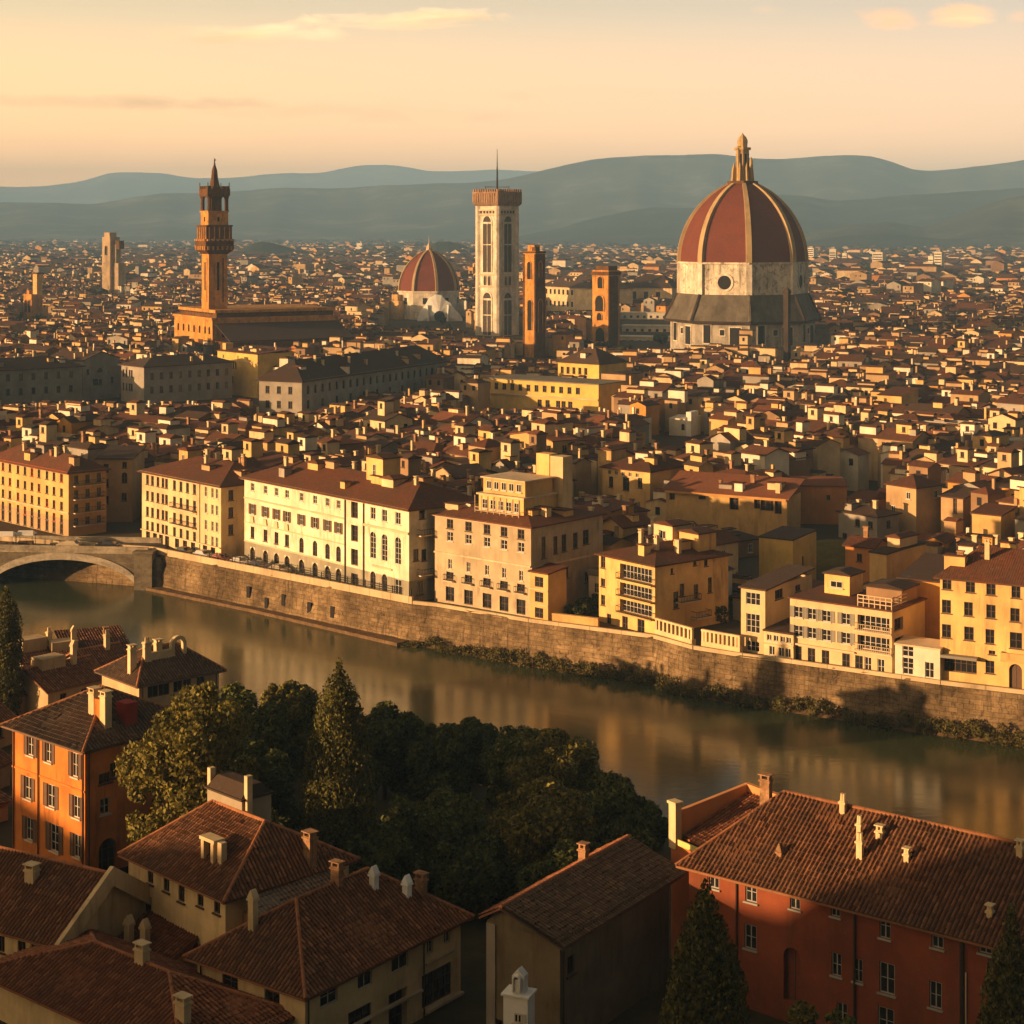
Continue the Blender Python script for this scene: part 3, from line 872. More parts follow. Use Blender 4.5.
def ridge_noise(x, seed):
    return sum(math.sin(x*f+seed*p)*a for f, p, a in ((.011, 1.3, 1.0), (.027, 2.1, .55), (.061, 3.7, .3), (.13, 5.1, .16), (.29, 1.9, .07)))
def mountain(name, prof, Y, depth_f, depth_b, col, amp=1.0, seed=1, z_base=5.0):
    """range whose crest follows prof [(px,py)...] at distance Y; real slopes to the front and the back"""
    xs = np.linspace(prof[0][0], prof[-1][0], 240)
    pxs = [p[0] for p in prof]; pys = [p[1] for p in prof]
    crest = np.interp(xs, pxs, pys)
    # soften the polyline
    ker = np.array([1, 2, 3, 4, 3, 2, 1.]); ker /= ker.sum()
    crest = np.convolve(np.pad(crest, 3, mode='edge'), ker, 'valid')
    rows = 46; vs = []
    rs = np.random.RandomState(seed); ph = rs.uniform(0, 6.28, 40)
    for i, (px, py) in enumerate(zip(xs, crest)):
        zc = ZY(py+.5*amp*ridge_noise(px*1.9, seed), Y)
        X0 = PY(px, Y)
        for j in range(rows):
            t = j/(rows-1)*1.6-1            # -1 front foot .. 0 crest .. .6 back
            y = Y+t*(depth_f if t < 0 else depth_b)
            s_ = (1+t) if t < 0 else (1-t/.62)
            prof_ = max(0, s_)**(1.25 if t < 0 else 1.0)
            rel = sum(math.sin(X0*.0016*fr*15000/Y+ph[k]+t*4.0*math.sin(ph[k+7]))*a for k, (fr, a) in enumerate(((1, .5), (2.3, .35), (4.1, .25), (7.7, .14), (13.0, .08))))
            valley = 4*max(0, min(1, -t*1.0))*(1-max(0, min(1, -t)))
            z = z_base+(zc-z_base)*max(0, prof_*(1-.16*valley*(1+rel)))
            if t >= .59: z = -5
            vs.append((X0*(y/Y if t < 0 else 1), y, z if t > -.999 else -3))
    n = len(xs)
    fs = [(i*rows+j, (i+1)*rows+j, (i+1)*rows+j+1, i*rows+j+1) for i in range(n-1) for j in range(rows-1)]
    m, t_, b = base_mat(name+'_cover', .95, .1)
    tc = t_.new('ShaderNodeTexCoord').outputs['Object']
    nn = t_.noise(tc, 22.0/Y, 10, .72)
    c = t_.ramp(nn, [(.38, [x*.45 for x in col]), (.52, col), (.64, [min(.4, x*2.3+.02) for x in col])])
    t_.l.new(c, b.inputs['Base Color'])
    return props(link(name, mesh_np(name, vs, fs, m, smooth=True)), kind='structure')

def make_mountains():
    fc = (.070, .085, .052)
    mountain('mountains', [(-260, 186), (-60, 184), (0, 187), (50, 186), (85, 181), (108, 173), (130, 171), (165, 172), (190, 177), (222, 178), (262, 174), (290, 172), (318, 174), (335, 171), (352, 166), (380, 164), (405, 165), (428, 171), (470, 170), (500, 168), (560, 172), (640, 180), (760, 190), (900, 200)], 19000, 3900, 3000, (.09, .10, .07), 1.2, 3)
    mountain('mountains', [(-300, 215), (-80, 206), (0, 203), (60, 203), (100, 204), (130, 197), (165, 192), (230, 191), (300, 187), (330, 189), (395, 185), (440, 182), (470, 182), (500, 180), (530, 173), (560, 165), (585, 160), (620, 157), (680, 154), (725, 153), (752, 158), (775, 158), (800, 156), (845, 154), (870, 156), (893, 161), (915, 172), (940, 170), (965, 168), (990, 165), (1024, 159), (1120, 150), (1300, 170)], 9600, 2500, 1900, (.060, .075, .058), 1.2, 8)
    mountain('hills', [(500, 241), (560, 228), (590, 219), (620, 212), (655, 206), (690, 207), (720, 207), (745, 200), (775, 194), (805, 196), (835, 201), (865, 200), (890, 196), (935, 192), (975, 190), (1010, 188), (1040, 186), (1200, 180), (1400, 200)], 7000, 1500, 1200, (.016, .024, .018), 1.3, 5)
    mountain('hills', [(760, 240), (820, 229), (850, 224), (890, 221), (925, 226), (955, 216), (985, 205), (1010, 198), (1040, 193), (1150, 185), (1350, 200)], 5600, 1100, 800, (.040, .042, .018), 1.5, 11)
    mountain('hills', [(790, 244), (830, 238), (880, 234), (905, 235), (950, 239), (985, 236), (1024, 231), (1100, 226), (1250, 232)], 5000, 500, 500, (.018, .024, .012), 1.4, 14)
    mountain('hills', [(236, 251), (252, 243), (262, 241), (275, 243), (292, 248), (312, 254)], 3700, 260, 300, (.035, .042, .02), .6, 21)
    mountain('hills', [(424, 250), (436, 242), (449, 241), (462, 244), (480, 251)], 3700, 260, 300, (.035, .042, .02), .6, 22)

def make_haze():
    mb = MB(); mb.box(-20000, 20000, -400, 23500, -6, 860)
    m = bpy.data.materials.new('haze_air'); m.use_nodes = True
    t = NT(m.node_tree); t.n.clear()
    out = t.new('ShaderNodeOutputMaterial'); v = t.new('ShaderNodeVolumePrincipled')
    v.inputs['Color'].default_value = HAZE_COL; v.inputs['Density'].default_value = HAZE_DEN
    v.inputs['Anisotropy'].default_value = -.15
    t.l.new(v.outputs[0], out.inputs['Volume'])
    o = props(mb.build('haze', m), kind='stuff')
HAZE_COL = (.36, .64, 1.0, 1)
HAZE_DEN = 1.05e-4
make_setting()
make_mountains()
make_haze()

# ================================================================== THE FAR RIVERFRONT
def inset_box(b, u0, u1, v0, v1, z0, z1, mat, name='roof_room', roofmat=None, wins=None):
    """box-shaped room standing on a roof"""
    mb = MB(); c = b.pt((u0+u1)/2, (v0+v1)/2); mb.rbox((c.x, c.y), b.e, u1-u0, v1-v0, z0, z1)
    o = mb.build(name, mat, b.root, b.base)
    if roofmat:
        m2 = MB(); m2.rbox((c.x, c.y), b.e, u1-u0+.5, v1-v0+.5, z1+.002, z1+.2); m2.rbox((c.x, c.y), b.e, u1-u0+.4, v1-v0+.4, z1+.201, z1+.6, l2=.4, d2=max(.3, v1-v0-.6))
        m2.build('roof_cover', roofmat, o, b.base)
    if wins:
        for (u, z, w, h) in wins:
            q = b.pt(u, v0)-b.g*.17
            link('window', window_mesh(w, h, 'case', FRAME, GLASS), o, (q.x-b.base[0], q.y-b.base[1], z-b.base[2]), math.atan2(b.e.y, b.e.x))
    return o
def cols_px(b, face, pxs): return [b.hit(face, px)[0] for px in pxs]
def loggia(b, face, u0, u1, z, h, nwin=4, out=.9, solid=False):
    b.op(face, (u0+u1)/2, z+h/2, u1-u0, h, style='wide', dep=1.0, frame=FRAME)
    b.balcony(face, u0-.15, u1+.15, z-.02, out, .95, WALLC['pale yellow'], solid)

def riverfront():
    # --- yellow house with the red cornice, far left
    A = P(-60, 420, 19.1); B = P(67, 472, 19.1)
    B2 = P(68.5, 537, 7.0); e = Vector((.69, -.72)); L = 30
    A = B2-e.normalized()*L
    b = Bld('riverside_house', 'bright yellow riverside house with red painted cornice and red shutters at the left edge', 'house', A, None, 8, 7, 19.3, WALLC['pale yellow'], 'houses along the far river bank', e, L)
    us = cols_px(b, 'front', [3, 10, 18, 25, 32, 39, 47, 54, 61.5]); us = [us[0]-8.6, us[0]-5.8, us[0]-2.9]+us
    for k, z in enumerate([17.7, 15.0, 12.5, 10.1]):
        for i, u in enumerate(us): b.op('front', u, z, 1.0, 1.55, shut=None, frame=SHUT_R if (i*3+k) % 4 == 1 else FRAME_D, glass=GLASS)
    for i, u in enumerate(us): b.op('front', u, 8.2, 1.1, 1.9, style='door' if i % 3 == 0 else 'case', frame=FRAME_D)
    b.grid('right', [1.6, 4, 6.4], [17.5, 14.8, 12.2, 9.6], .9, 1.5, frame=FRAME_D)
    gb = mid_roof(b, 'hip_u', 2.2, ROOFC['brown'], .7)
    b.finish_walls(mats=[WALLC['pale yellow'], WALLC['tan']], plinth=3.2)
    b.trim('cornice', 'front', 18.75, 19.12, .45, REDTRIM, .3); b.trim('cornice', 'right', 18.75, 19.1, .40, TRIM)
    b.trim('string_course', 'front', 11.3, 11.5, .1, TRIM)
    for z in (9.0, 11.4, 13.9, 16.4): b.balcony('right', .8, 7.2, z, 1.1, .95, TRIM)
    chimney(b, *b.pt(8, 3), 19, 22.2); chimney(b, *b.pt(20, 5), 19, 22.4)
    # --- set-back shaded block
    b = Bld('riverside_house', 'tall shaded brownish house set back right of the yellow house with red cornice', 'house', P(97, 458, 19.5), P(132, 458, 19.5), 12, 7, 19.5, WALLC['tan'], 'houses along the far river bank')
    b.win_px('front', [(124.5, 465, .9, 1.2), (124.5, 478, 1.1, 2.2, {'style': 'arch'}), (106, 468, 1, 1.6), (106, 483, 1, 1.6), (106, 500, 1, 1.6), (124, 497, 1, 1.6)], frame=FRAME_D)
    mid_roof(b, 'shed', 1.0, ROOFC['dark'], .4); b.finish_walls()
    # --- cream house with grouped windows
    b = Bld('riverside_house', 'cream four storey riverside house with grouped tall windows and street level shopfronts', 'house', P(142, 540, 7), P(221, 560, 7), 15, 7, 20.0, WALLC['cream'], 'houses along the far river bank')
    us = cols_px(b, 'front', [147.5, 152.5, 158, 163, 166.5, 174.5, 181, 187.5, 194.5]); ur = cols_px(b, 'front', [206, 212.5, 217])
    for k, z in enumerate([18.3, 15.4, 12.5, 9.9]):
        b.grid('front', us, [z], .95, 1.75, frame=FRAME_D, shut=None); b.grid('front', ur, [z], .8, 1.7, frame=FRAME)
    ug = cols_px(b, 'front', [148, 155, 161, 167, 177, 185, 193, 205, 213]); b.grid('front', ug, [8.1], 1.4, 1.9, style='wide', frame=FRAME_D, dep=.3)
    b.grid('right', [2, 5.5, 9, 12.5], [18.0, 15.0, 12.0], 1.0, 1.8, frame=FRAME_D)
    mid_roof(b, 'hip_u', 2.6, ROOFC['brown'], .7); b.finish_walls()
    b.trim('cornice', 'front', 19.5, 19.85, .5, TRIM, .3); b.trim('cornice', 'right', 19.5, 19.84, .4, TRIM)
    b.trim('string_course', 'front', 9.3-.35, 9.15, .35, TRIM); 
    b.trim('string_course', 'front', 13.9, 14.05, .25, TRIM, u0=us[5]-.8, u1=us[8]+.8)
    b.balcony('front', us[5]-.6, us[8]+.6, 11.5, .8, .9, TRIM); b.balcony('front', us[5]-.6, us[8]+.6, 14.4, .8, .9, TRIM)
    b.pipe('front', cols_px(b, 'front', [200])[0])
    inset_box(b, 3, 6, 6, 9, 20.5, 23.4, WALLC['pale yellow'], roofmat=ROOFC['brown'], wins=[(4.5, 21.6, .8, 1.0)])
    chimney(b, *b.pt(14, 5), 20, 23.2); chimney(b, *b.pt(20, 9), 20, 23.6)
    # --- long palace with arched windows
    b = Bld('riverside_palace', 'long cream riverside palace with arched windows and three tall arches on its right end', 'palace', P(244.5, 560, 7), P(409, 603, 7), 14, 7, 21.6, WALLC['cream'], 'houses along the far river bank')
    us = cols_px(b, 'front', [252.5, 265.5, 276.5, 287, 301.5, 315, 327.5, 338.5])
    b.grid('front', us, [19.9], 1.15, 1.35); b.grid('front', us, [16.1], 1.2, 1.8, shut=SHUT_B)
    b.grid('front', us[:4], [12.1], 1.2, 2.0, frame=FRAME_D); b.grid('front', us[4:], [11.9], 1.3, 2.5, style='arch', frame=FRAME_D)
    b.grid('front', us, [8.4], 1.5, 2.3, style='arch', frame=FRAME_D, dep=.35)
    un = cols_px(b, 'front', [354.5]); b.grid('front', un, [19.5, 15.8, 12.0], 1.9, 2.6, style='wide', frame=FRAME_D, dep=.45); b.grid('front', un, [8.3], 1.8, 2.2, style='door', frame=FRAME_D, dep=.4)
    ua = cols_px(b, 'front', [373, 384.5, 398]); b.grid('front', ua, [19.6], 1.35, 1.9); b.grid('front', ua, [14.6], 1.55, 4.2, style='arch', frame=FRAME)
    b.grid('front', ua[:2], [9.0], 1.4, 3.0, style='arch', frame=FRAME_D); b.grid('front', ua[2:], [8.7], 1.7, 3.0, style='door', frame=FRAME)
    b.win_px('right', [(422, 513, 1.1, 1.8), (416, 555, 1.0, 1.8), (424, 555, 1.0, 1.8), (420, 588, 1.2, 2.0)], frame=FRAME_D)
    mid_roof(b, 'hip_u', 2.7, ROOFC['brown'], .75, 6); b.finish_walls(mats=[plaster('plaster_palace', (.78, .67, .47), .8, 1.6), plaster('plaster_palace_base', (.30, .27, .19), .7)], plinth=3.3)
    b.trim('cornice', 'front', 21.0, 21.4, .55, TRIM, .4); b.trim('cornice', 'right', 21.0, 21.38, .45, TRIM)
    ue = cols_px(b, 'front', [345.5, 364])
    b.trim('string_course', 'front', 17.7, 17.95, .18, TRIM, u1=ue[0]-.1); b.trim('string_course', 'front', 13.6, 13.75, .12, TRIM, u1=ue[0]-.1); b.trim('string_course', 'front', 10.3, 10.5, .12, TRIM, u1=ue[0]-.1)
    b.trim('string_course', 'front', 17.4, 17.75, .22, TRIM, u0=ue[1]+.1)
    b.trim('string_course', 'front', 11.3, 11.6, .2, TRIM, u0=ue[1]+2.5, u1=ue[1]+7.5)
    for u in ue: b.pipe('front', u, r=.14)
    for i in range(4):       # carved panels over the first windows
        mb = MB(); p0, p1 = b.fp('front'); ee = (p1-p0).normalized(); n = Vector((ee.y, -ee.x)); q = p0+ee*us[i]+n*.1
        mb.rbox((q.x, q.y), ee, 1.3, .3, 13.85, 14.9, l2=.9); mb.build('carved_panel', TRIM, b.root, b.base)
    b.balcony('right', 1.5, 6.5, 17.2, 1.1, .9); b.balcony('right', 1.5, 6, 11.1, 1.1, .9)
    inset_box(b, 29, 33.5, 5, 8.5, 22.6, 27.2, WALLC['pale yellow'], roofmat=ROOFC['brown'], wins=[(31.2, 24.2, .8, 2.0)])
    inset_box(b, 34.5, 37.6, 4, 7, 22.2, 24.4, WALLC['cream'], roofmat=ROOFC['brown'])
    inset_box(b, 12, 15, 5, 8, 22.6, 24.6, WALLC['pale yellow'], roofmat=ROOFC['brown'])
    for u, v in ((7, 4), (20, 9), (41, 6)): chimney(b, *b.pt(u, v), 22, 24.9)
    # --- grey-cream house standing straight on the quay wall
    b = Bld('riverside_house', 'greyish cream house on the quay wall with glazed loggia on its roof', 'house', P(434.5, 601, 7), P(531, 619, 7), 17, 5.0, 20.6, plaster('plaster_dull_cream', (.46, .36, .22), .9, 1.4), 'houses along the far river bank')
    us = cols_px(b, 'front', [450, 468.5, 487, 504, 521])
    b.grid('front', us, [19.2], 1.3, 1.45, frame=FRAME_D); b.grid('front', us, [17.3], 1.25, 1.45, frame=FRAME)
    b.grid('front', us, [13.1], .75, 1.5); b.grid('front', us, [11.3], 1.5, 1.15, frame=FRAME_D, dep=.3); b.grid('front', us, [8.5], 1.75, 2.2, style='wide', frame=FRAME_D, dep=.3)
    b.win_px('right', [(555.5, 525, .85, 1.9), (565.8, 521.5, .85, 1.9), (575.5, 520.5, .9, 1.9), (588, 519.5, .9, 1.9),
                       (543.5, 547.5, .9, 3.2), (555.5, 545, .95, 2.6), (564, 543, 1.1, 2.6), (575.5, 540.5, 1.1, 2.4), (586, 537, 1.4, 2.2), (566, 572, 1, 1.8), (587, 577, 1, 1.6)], frame=FRAME_D)
    mid_roof(b, 'hip_u', 1.9, ROOFC['brown'], .5); b.finish_walls()
    b.trim('string_course', 'front', 14.5, 14.75, .2, TRIM); b.trim('string_course', 'right', 14.3, 14.55, .15, TRIM); b.trim('cornice', 'front', 20.15, 20.4, .35, TRIM, .2)
    for u in us: b.balcony('front', u-1, u+1, 10.6, .6, .9)
    r = inset_box(b, 6.3, 15.3, 3.2, 11, 20.9, 23.7, WALLC['pale yellow'], 'roof_loggia', None, [(7.6+i*1.6, 21.6, 1.1, 1.5) for i in range(5)])
    mb = MB(); c = b.pt(10.8, 7.1); mb.rbox((c.x, c.y), b.e, 9.6, 8.4, 23.705, 23.95); mb.rbox((c.x, c.y), b.e, 8.4, 6.4, 23.951, 26.2, 1); mb.rbox((c.x, c.y), b.e, 9.0, 7.2, 26.201, 26.4)
    mb.build('loggia_storey', [TRIM, WALLC['pale yellow']], r, b.base)
    for i in range(5):
        q = b.pt(7.8+i*1.5, 3.9)-b.g*.17; link('window', window_mesh(1.0, 1.2, 'case', FRAME, GLASS), r, (q.x-b.base[0], q.y-b.base[1], 24.6-b.base[2]), math.atan2(b.e.y, b.e.x))
    mb = MB(); p = b.pt(6.4, 2.2); q = b.pt(15.2, 2.2)
    for z in (21.4, 21.9): mb.tube((p.x, p.y, z), (q.x, q.y, z), .05)
    for i in range(8):
        w = p+(q-p)*i/7; mb.tube((w.x, w.y, 20.7), (w.x, w.y, 23.7), .06)
    mb.build('railing', TRIM, r, b.base)
    inset_box(b, 11.0, 13.6, 11.2, 13.2, 20.5, 29.6, WALLC['pale yellow'], 'roof_tower', None); inset_box(b, 13.9, 16.4, 11.1, 13.4, 20.5, 29.4, WALLC['cream'], 'roof_tower', None)
    # corner bay
    b = Bld('corner_annex', 'narrow three storey annex at the right corner of the greyish house on the quay wall', 'house', b.pt(b.L+.05, -.3), b.pt(b.L+3.5, -.3), 4.2, 5.5, 14.2, WALLC['pale yellow'], 'houses along the far river bank')
    b.grid('front', [1.75], [12.7, 10.5, 8.2], 1.6, 1.5, style='wide', frame=FRAME_D); mid_roof(b, 'shed', .5, ROOFC['brown'], .25); b.finish_walls(); b.trim('string_course', 'front', 11.5, 11.65, .1, TRIM); b.trim('string_course', 'front', 9.3, 9.45, .1, TRIM)
    # --- loggia house
    b = Bld('riverside_house', 'golden riverside house with three rows of long loggia balconies on its front', 'house', P(599, 621, 7), P(655, 635.5, 7), 14.5, 5.5, 17.0, WALLC['pale yellow'], 'houses along the far river bank')
    b.win_px('front', [(603, 561.5, 1.0, 1.9), (603, 582.5, .9, 1.2), (603, 600, .9, 1.5)], frame=FRAME_D)
    u0 = b.hit('front', 620)[0]; u1 = b.L-.5
    for z, h in ((14.0, 2.1), (11.6, 1.8), (9.25, 1.75)):
        b.op('front', (u0+u1)/2, z+h/2, u1-u0, h, style='wide', frame=FRAME, dep=.7)
    b.win_px('front', [(609, 620, .9, 1.8), (625, 624, 1.2, 2.2), (641, 627, 1.5, 2.2)], style='case', frame=FRAME_D)
    b.win_px('right', [(672, 571, .5, .8), (695, 562, .6, 1.0), (706, 562, .7, 1.2), (682, 590, .9, 1.8), (696, 592, .9, 2.2), (676, 600, 1, 2.4), (710, 585, .8, 2.2)], frame=FRAME_D)
    mid_roof(b, 'hip_v', 1.7, ROOFC['brown'], .5); b.finish_walls()
    for z in (14.0, 11.6, 9.25): b.balcony('front', u0-.1, b.L, z, .85, .9, WALLC['pale yellow'])
    b.balcony('right', 4, 8, 11.2, 1.2, .9); b.balcony('right', 7, 10, 8.6, 1.2, .9)
    inset_box(b, 2, 6, 9, 12.5, 17.4, 20.6, WALLC['cream'], roofmat=ROOFC['brown'], wins=[(4, 18.6, 1.2, 1.2)])
    inset_box(b, 6.4, 10.4, 10, 13.6, 17.4, 19.9, WALLC['pale yellow'], roofmat=ROOFC['brown'])
    chimney(b, *b.pt(8, 4), 17.2, 19.8); chimney(b, *b.pt(2.5, 6), 17.2, 19.8)
    # --- terrace walls with balustrades
    for (pa, pb, lab) in (((552.5, 622.5), (598.5, 628), None), ((656, 636), (693, 647), 'pale terrace wall with balustrade just right of the golden loggia house'), ((702, 648), (740.5, 655), 'pale terrace wall with balustrade just left of the narrow tower house')):
        a = P(*pa, 7.0); c = P(*pb, 7.0); d = (c-a).normalized(); n = Vector((d.y, -d.x))
        if lab is None:
            t = thing('garden_wall', 'low sunlit garden wall between the greyish house and the golden loggia house', 'wall', (a.x, a.y, 6))
            mb = MB(); mb.prism([a+n*.15, c+n*.15, c-n*.3, a-n*.3], 6.6, 8.2); mb.prism([a+n*.25, c+n*.25, c-n*.4, a-n*.4], 8.201, 8.4); mb.build('masonry', WALLC['pale yellow'], t, (a.x, a.y, 6)); continue
        t = thing('terrace_wall', lab, 'wall', (a.x, a.y, 6))
        mb = MB(); mb.prism([a+n*.2, c+n*.2, c-n*.5, a-n*.5], 6.6, 8.0); mb.build('masonry', WALLC['cream'], t, (a.x, a.y, 6))
        mb = MB(); mb.prism([a+n*.25, c+n*.25, c-n*.2, a-n*.2], 9.35, 9.6); k = 9
        for i in range(k+1):
            q = a+(c-a)*(i/k); q = q+d*(.2 if i == 0 else (-.2 if i == k else 0)); mb.rbox((q.x, q.y), d, .34, .34, 8.002, 9.348)
        mb.build('balustrade', WALLC['cream'], t, (a.x, a.y, 6))
    # --- narrow tower house
    b = Bld('riverside_house', 'narrow cream tower house with one column of windows right of the terrace balustrade', 'house', P(741, 651, 7), None, 13.5, 5.5, 15.8, WALLC['cream'], 'houses along the far river bank', (.8, -.6), 3.7)
    b.grid('front', [1.85], [14.3], 2.2, 1.7, style='wide'); b.grid('front', [1.85], [11.0], 2.1, 2.6, style='wide'); b.grid('front', [1.85], [7.9], 2.0, 1.4, style='wide')
    b.win_px('right', [(779, 594, 2.2, 1.3), (798, 588, 1.5, .9)], frame=FRAME_D)
    mid_roof(b, 'shed', .9, ROOFC['dark'], .3); b.finish_walls()
    b2 = Bld('corner_annex', 'low pale annex with small windows between the narrow tower house and terraced house', 'house', P(764, 656, 7), None, 7, 5.5, 10.6, WALLC['cream'], 'houses along the far river bank', (.8, -.6), 4.4)
    b2.grid('front', [.8, 1.8, 2.8, 3.7], [9.6], .7, .8); b2.grid('front', [1.2, 2.6, 3.6], [7.9], .8, 1.2); mid_roof(b2, 'shed', .3, ROOFC['dark'], .15); b2.finish_walls(); b2.trim('string_course', 'front', 8.7, 8.85, .12, TRIM)
    # --- terraced house
    b = Bld('riverside_house', 'pale three storey house with glazed corner terraces and a railed roof terrace', 'house', P(790, 659, 7), P(892, 675.5, 7), 10, 5.5, 15.1, WALLC['cream'], 'houses along the far river bank')
    us = cols_px(b, 'front', [798.5, 812, 826.5, 846])
    b.grid('front', us, [13.4], 1.2, 1.5, shut=SHUT_G); b.grid('front', us, [10.9], 1.25, 1.5, shut=SHUT_G)
    ug = cols_px(b, 'front', [798, 811.5, 825.5, 846, 859]); b.grid('front', ug, [7.9], 1.1, 2.0, frame=FRAME_D); b.grid('front', cols_px(b, 'front', [868, 881]), [7.9], 1.0, 2.0, frame=FRAME)
    u0, = cols_px(b, 'front', [857.5]); u1 = b.L-.35
    for z in (12.3, 9.7): b.op('front', (u0+u1)/2, z+.95, u1-u0, 1.9, style='wide', frame=FRAME, dep=.8)
    for z in (13.2, 10.7): b.op('right', 2.0, z, 2.6, 1.7, style='wide', frame=FRAME_D, dep=.5)
    b.finish_walls()
    mb = MB(); c = b.pt(b.L/2, b.D/2); mb.rbox((c.x, c.y), b.e, b.L+.5, b.D+.5, 15.102, 15.3); mb.build('roof', ROOFC['brown'], b.root, b.base)
    for z in (12.3, 9.7): b.balcony('front', u0-.2, b.L+.2, z, .7, .85, TRIM, railmat=TRIM)
    b.trim('string_course', 'front', 9.1, 9.3, .35, TRIM, u1=u0-.3)
    mb = MB(); a = b.pt(u0, .1); c = b.pt(b.L-.1, .1); d_ = b.pt(b.L-.1, 4.5)
    for z in (15.8, 16.3, 16.75):
        mb.tube((a.x, a.y, z), (c.x, c.y, z), .06); mb.tube((c.x, c.y, z), (d_.x, d_.y, z), .06)
    for i in range(7):
        q = a+(c-a)*i/6; mb.tube((q.x, q.y, 15.28), (q.x, q.y, 16.8), .07)
    mb.build('roof_railing', TRIM, b.root, b.base)
    inset_box(b, u0-1, b.L-.8, 4.6, 9.5, 15.31, 17.0, WALLC['brown'], 'roof_room', ROOFC['dark'])
    inset_box(b, 2.5, 6.2, 5, 9, 15.31, 17.9, WALLC['pale yellow'], 'roof_room', ROOFC['dark'], [(4.3, 16.2, 1.8, .9)])
    # --- ochre back wall house + low white annex
    b = Bld('back_house', 'shaded ochre house wall standing behind the low white annex by the big yellow house', 'house', P(900, 640, 9), None, 11, 7, 17.5, WALLC['ochre'], None, (.85, -.52), 5.6)
    b.win_px('front', [(909, 600, .6, .9)], frame=FRAME_D); mid_roof(b, 'shed', 1.4, ROOFC['dark'], .4); b.finish_walls()
    b = Bld('corner_annex', 'low white flat roofed annex between the terraced house and the big yellow house', 'house', P(895, 676.5, 7), P(940, 683, 7), 4, 5.5, 11.3, WALLC['white'], 'houses along the far river bank')
    b.win_px('front', [(908, 648, 1.5, .7), (908, 653.5, 1.5, .8), (908, 663, 1.5, 1.4), (908, 671, 1.4, .9), (932, 653, 1.9, 1.6), (929.5, 670, 1.2, 2.0)], style='wide'); mid_roof(b, 'shed', .2, TRIM, .1); b.finish_walls()
    # --- big yellow house at the right edge
    b = Bld('riverside_house', 'big yellow four storey house with arched door and brown hip roof at the right edge', 'house', P(940, 681, 7), None, 13, 5.5, 20.5, WALLC['pale yellow'], 'houses along the far river bank', (.88, -.475), 19)
    kw = dict(shut=SHUT_B)
    b.win_px('front', [(947, 583, 1.15, 1.65), (970.5, 586, 1.15, 1.65), (991, 588.5, 1.15, 1.65), (1016, 591.5, 1.1, 1.65), (946.5, 606.5, 1.15, 1.7), (968.5, 609, 1.1, 1.75), (991, 611.5, 1.15, 1.7), (1015, 615, 1.15, 1.7),
                       (946.5, 631, 1.15, 1.7), (969, 633.5, 1.2, 1.7), (990, 636.5, 1.1, 1.8), (1016, 640.5, 1.5, 2.0), (990, 667, 1.1, 1.6)], frame=FRAME_D)
    b.win_px('front', [(960, 664, 4.2, 2.2, {'style': 'wide', 'dep': .6}), (1015.5, 677, 1.6, 3.2, {'style': 'arch', 'dep': .4, 'glass': SHUT_B}), (992, 652.5, .8, .5)], frame=FRAME_D)
    b.grid('front', [12.5, 15.5], [18.2, 15.2, 12.1, 8.5], 1.15, 1.7, frame=FRAME_D)
    mid_roof(b, 'hip_u', 2.9, ROOFC['brown'], .7, 3.5); b.finish_walls()
    u0 = b.hit('front', 942.5)[0]; u1 = b.hit('front', 979)[0]
    b.trim('awning', 'front', 10.25, 10.6, 1.2, SHUT_G, u0=u0, u1=u1)
    ub = b.hit('front', 1015)[0]; b.balcony('front', ub-1.6, ub+1.8, 10.7, .9, .95, WALLC['pale yellow'], True, WALLC['pale yellow'])
    chimney(b, *b.pt(5, 4), 21.5, 24.4); chimney(b, *b.pt(11, 8), 21.5, 24.6)
riverfront()

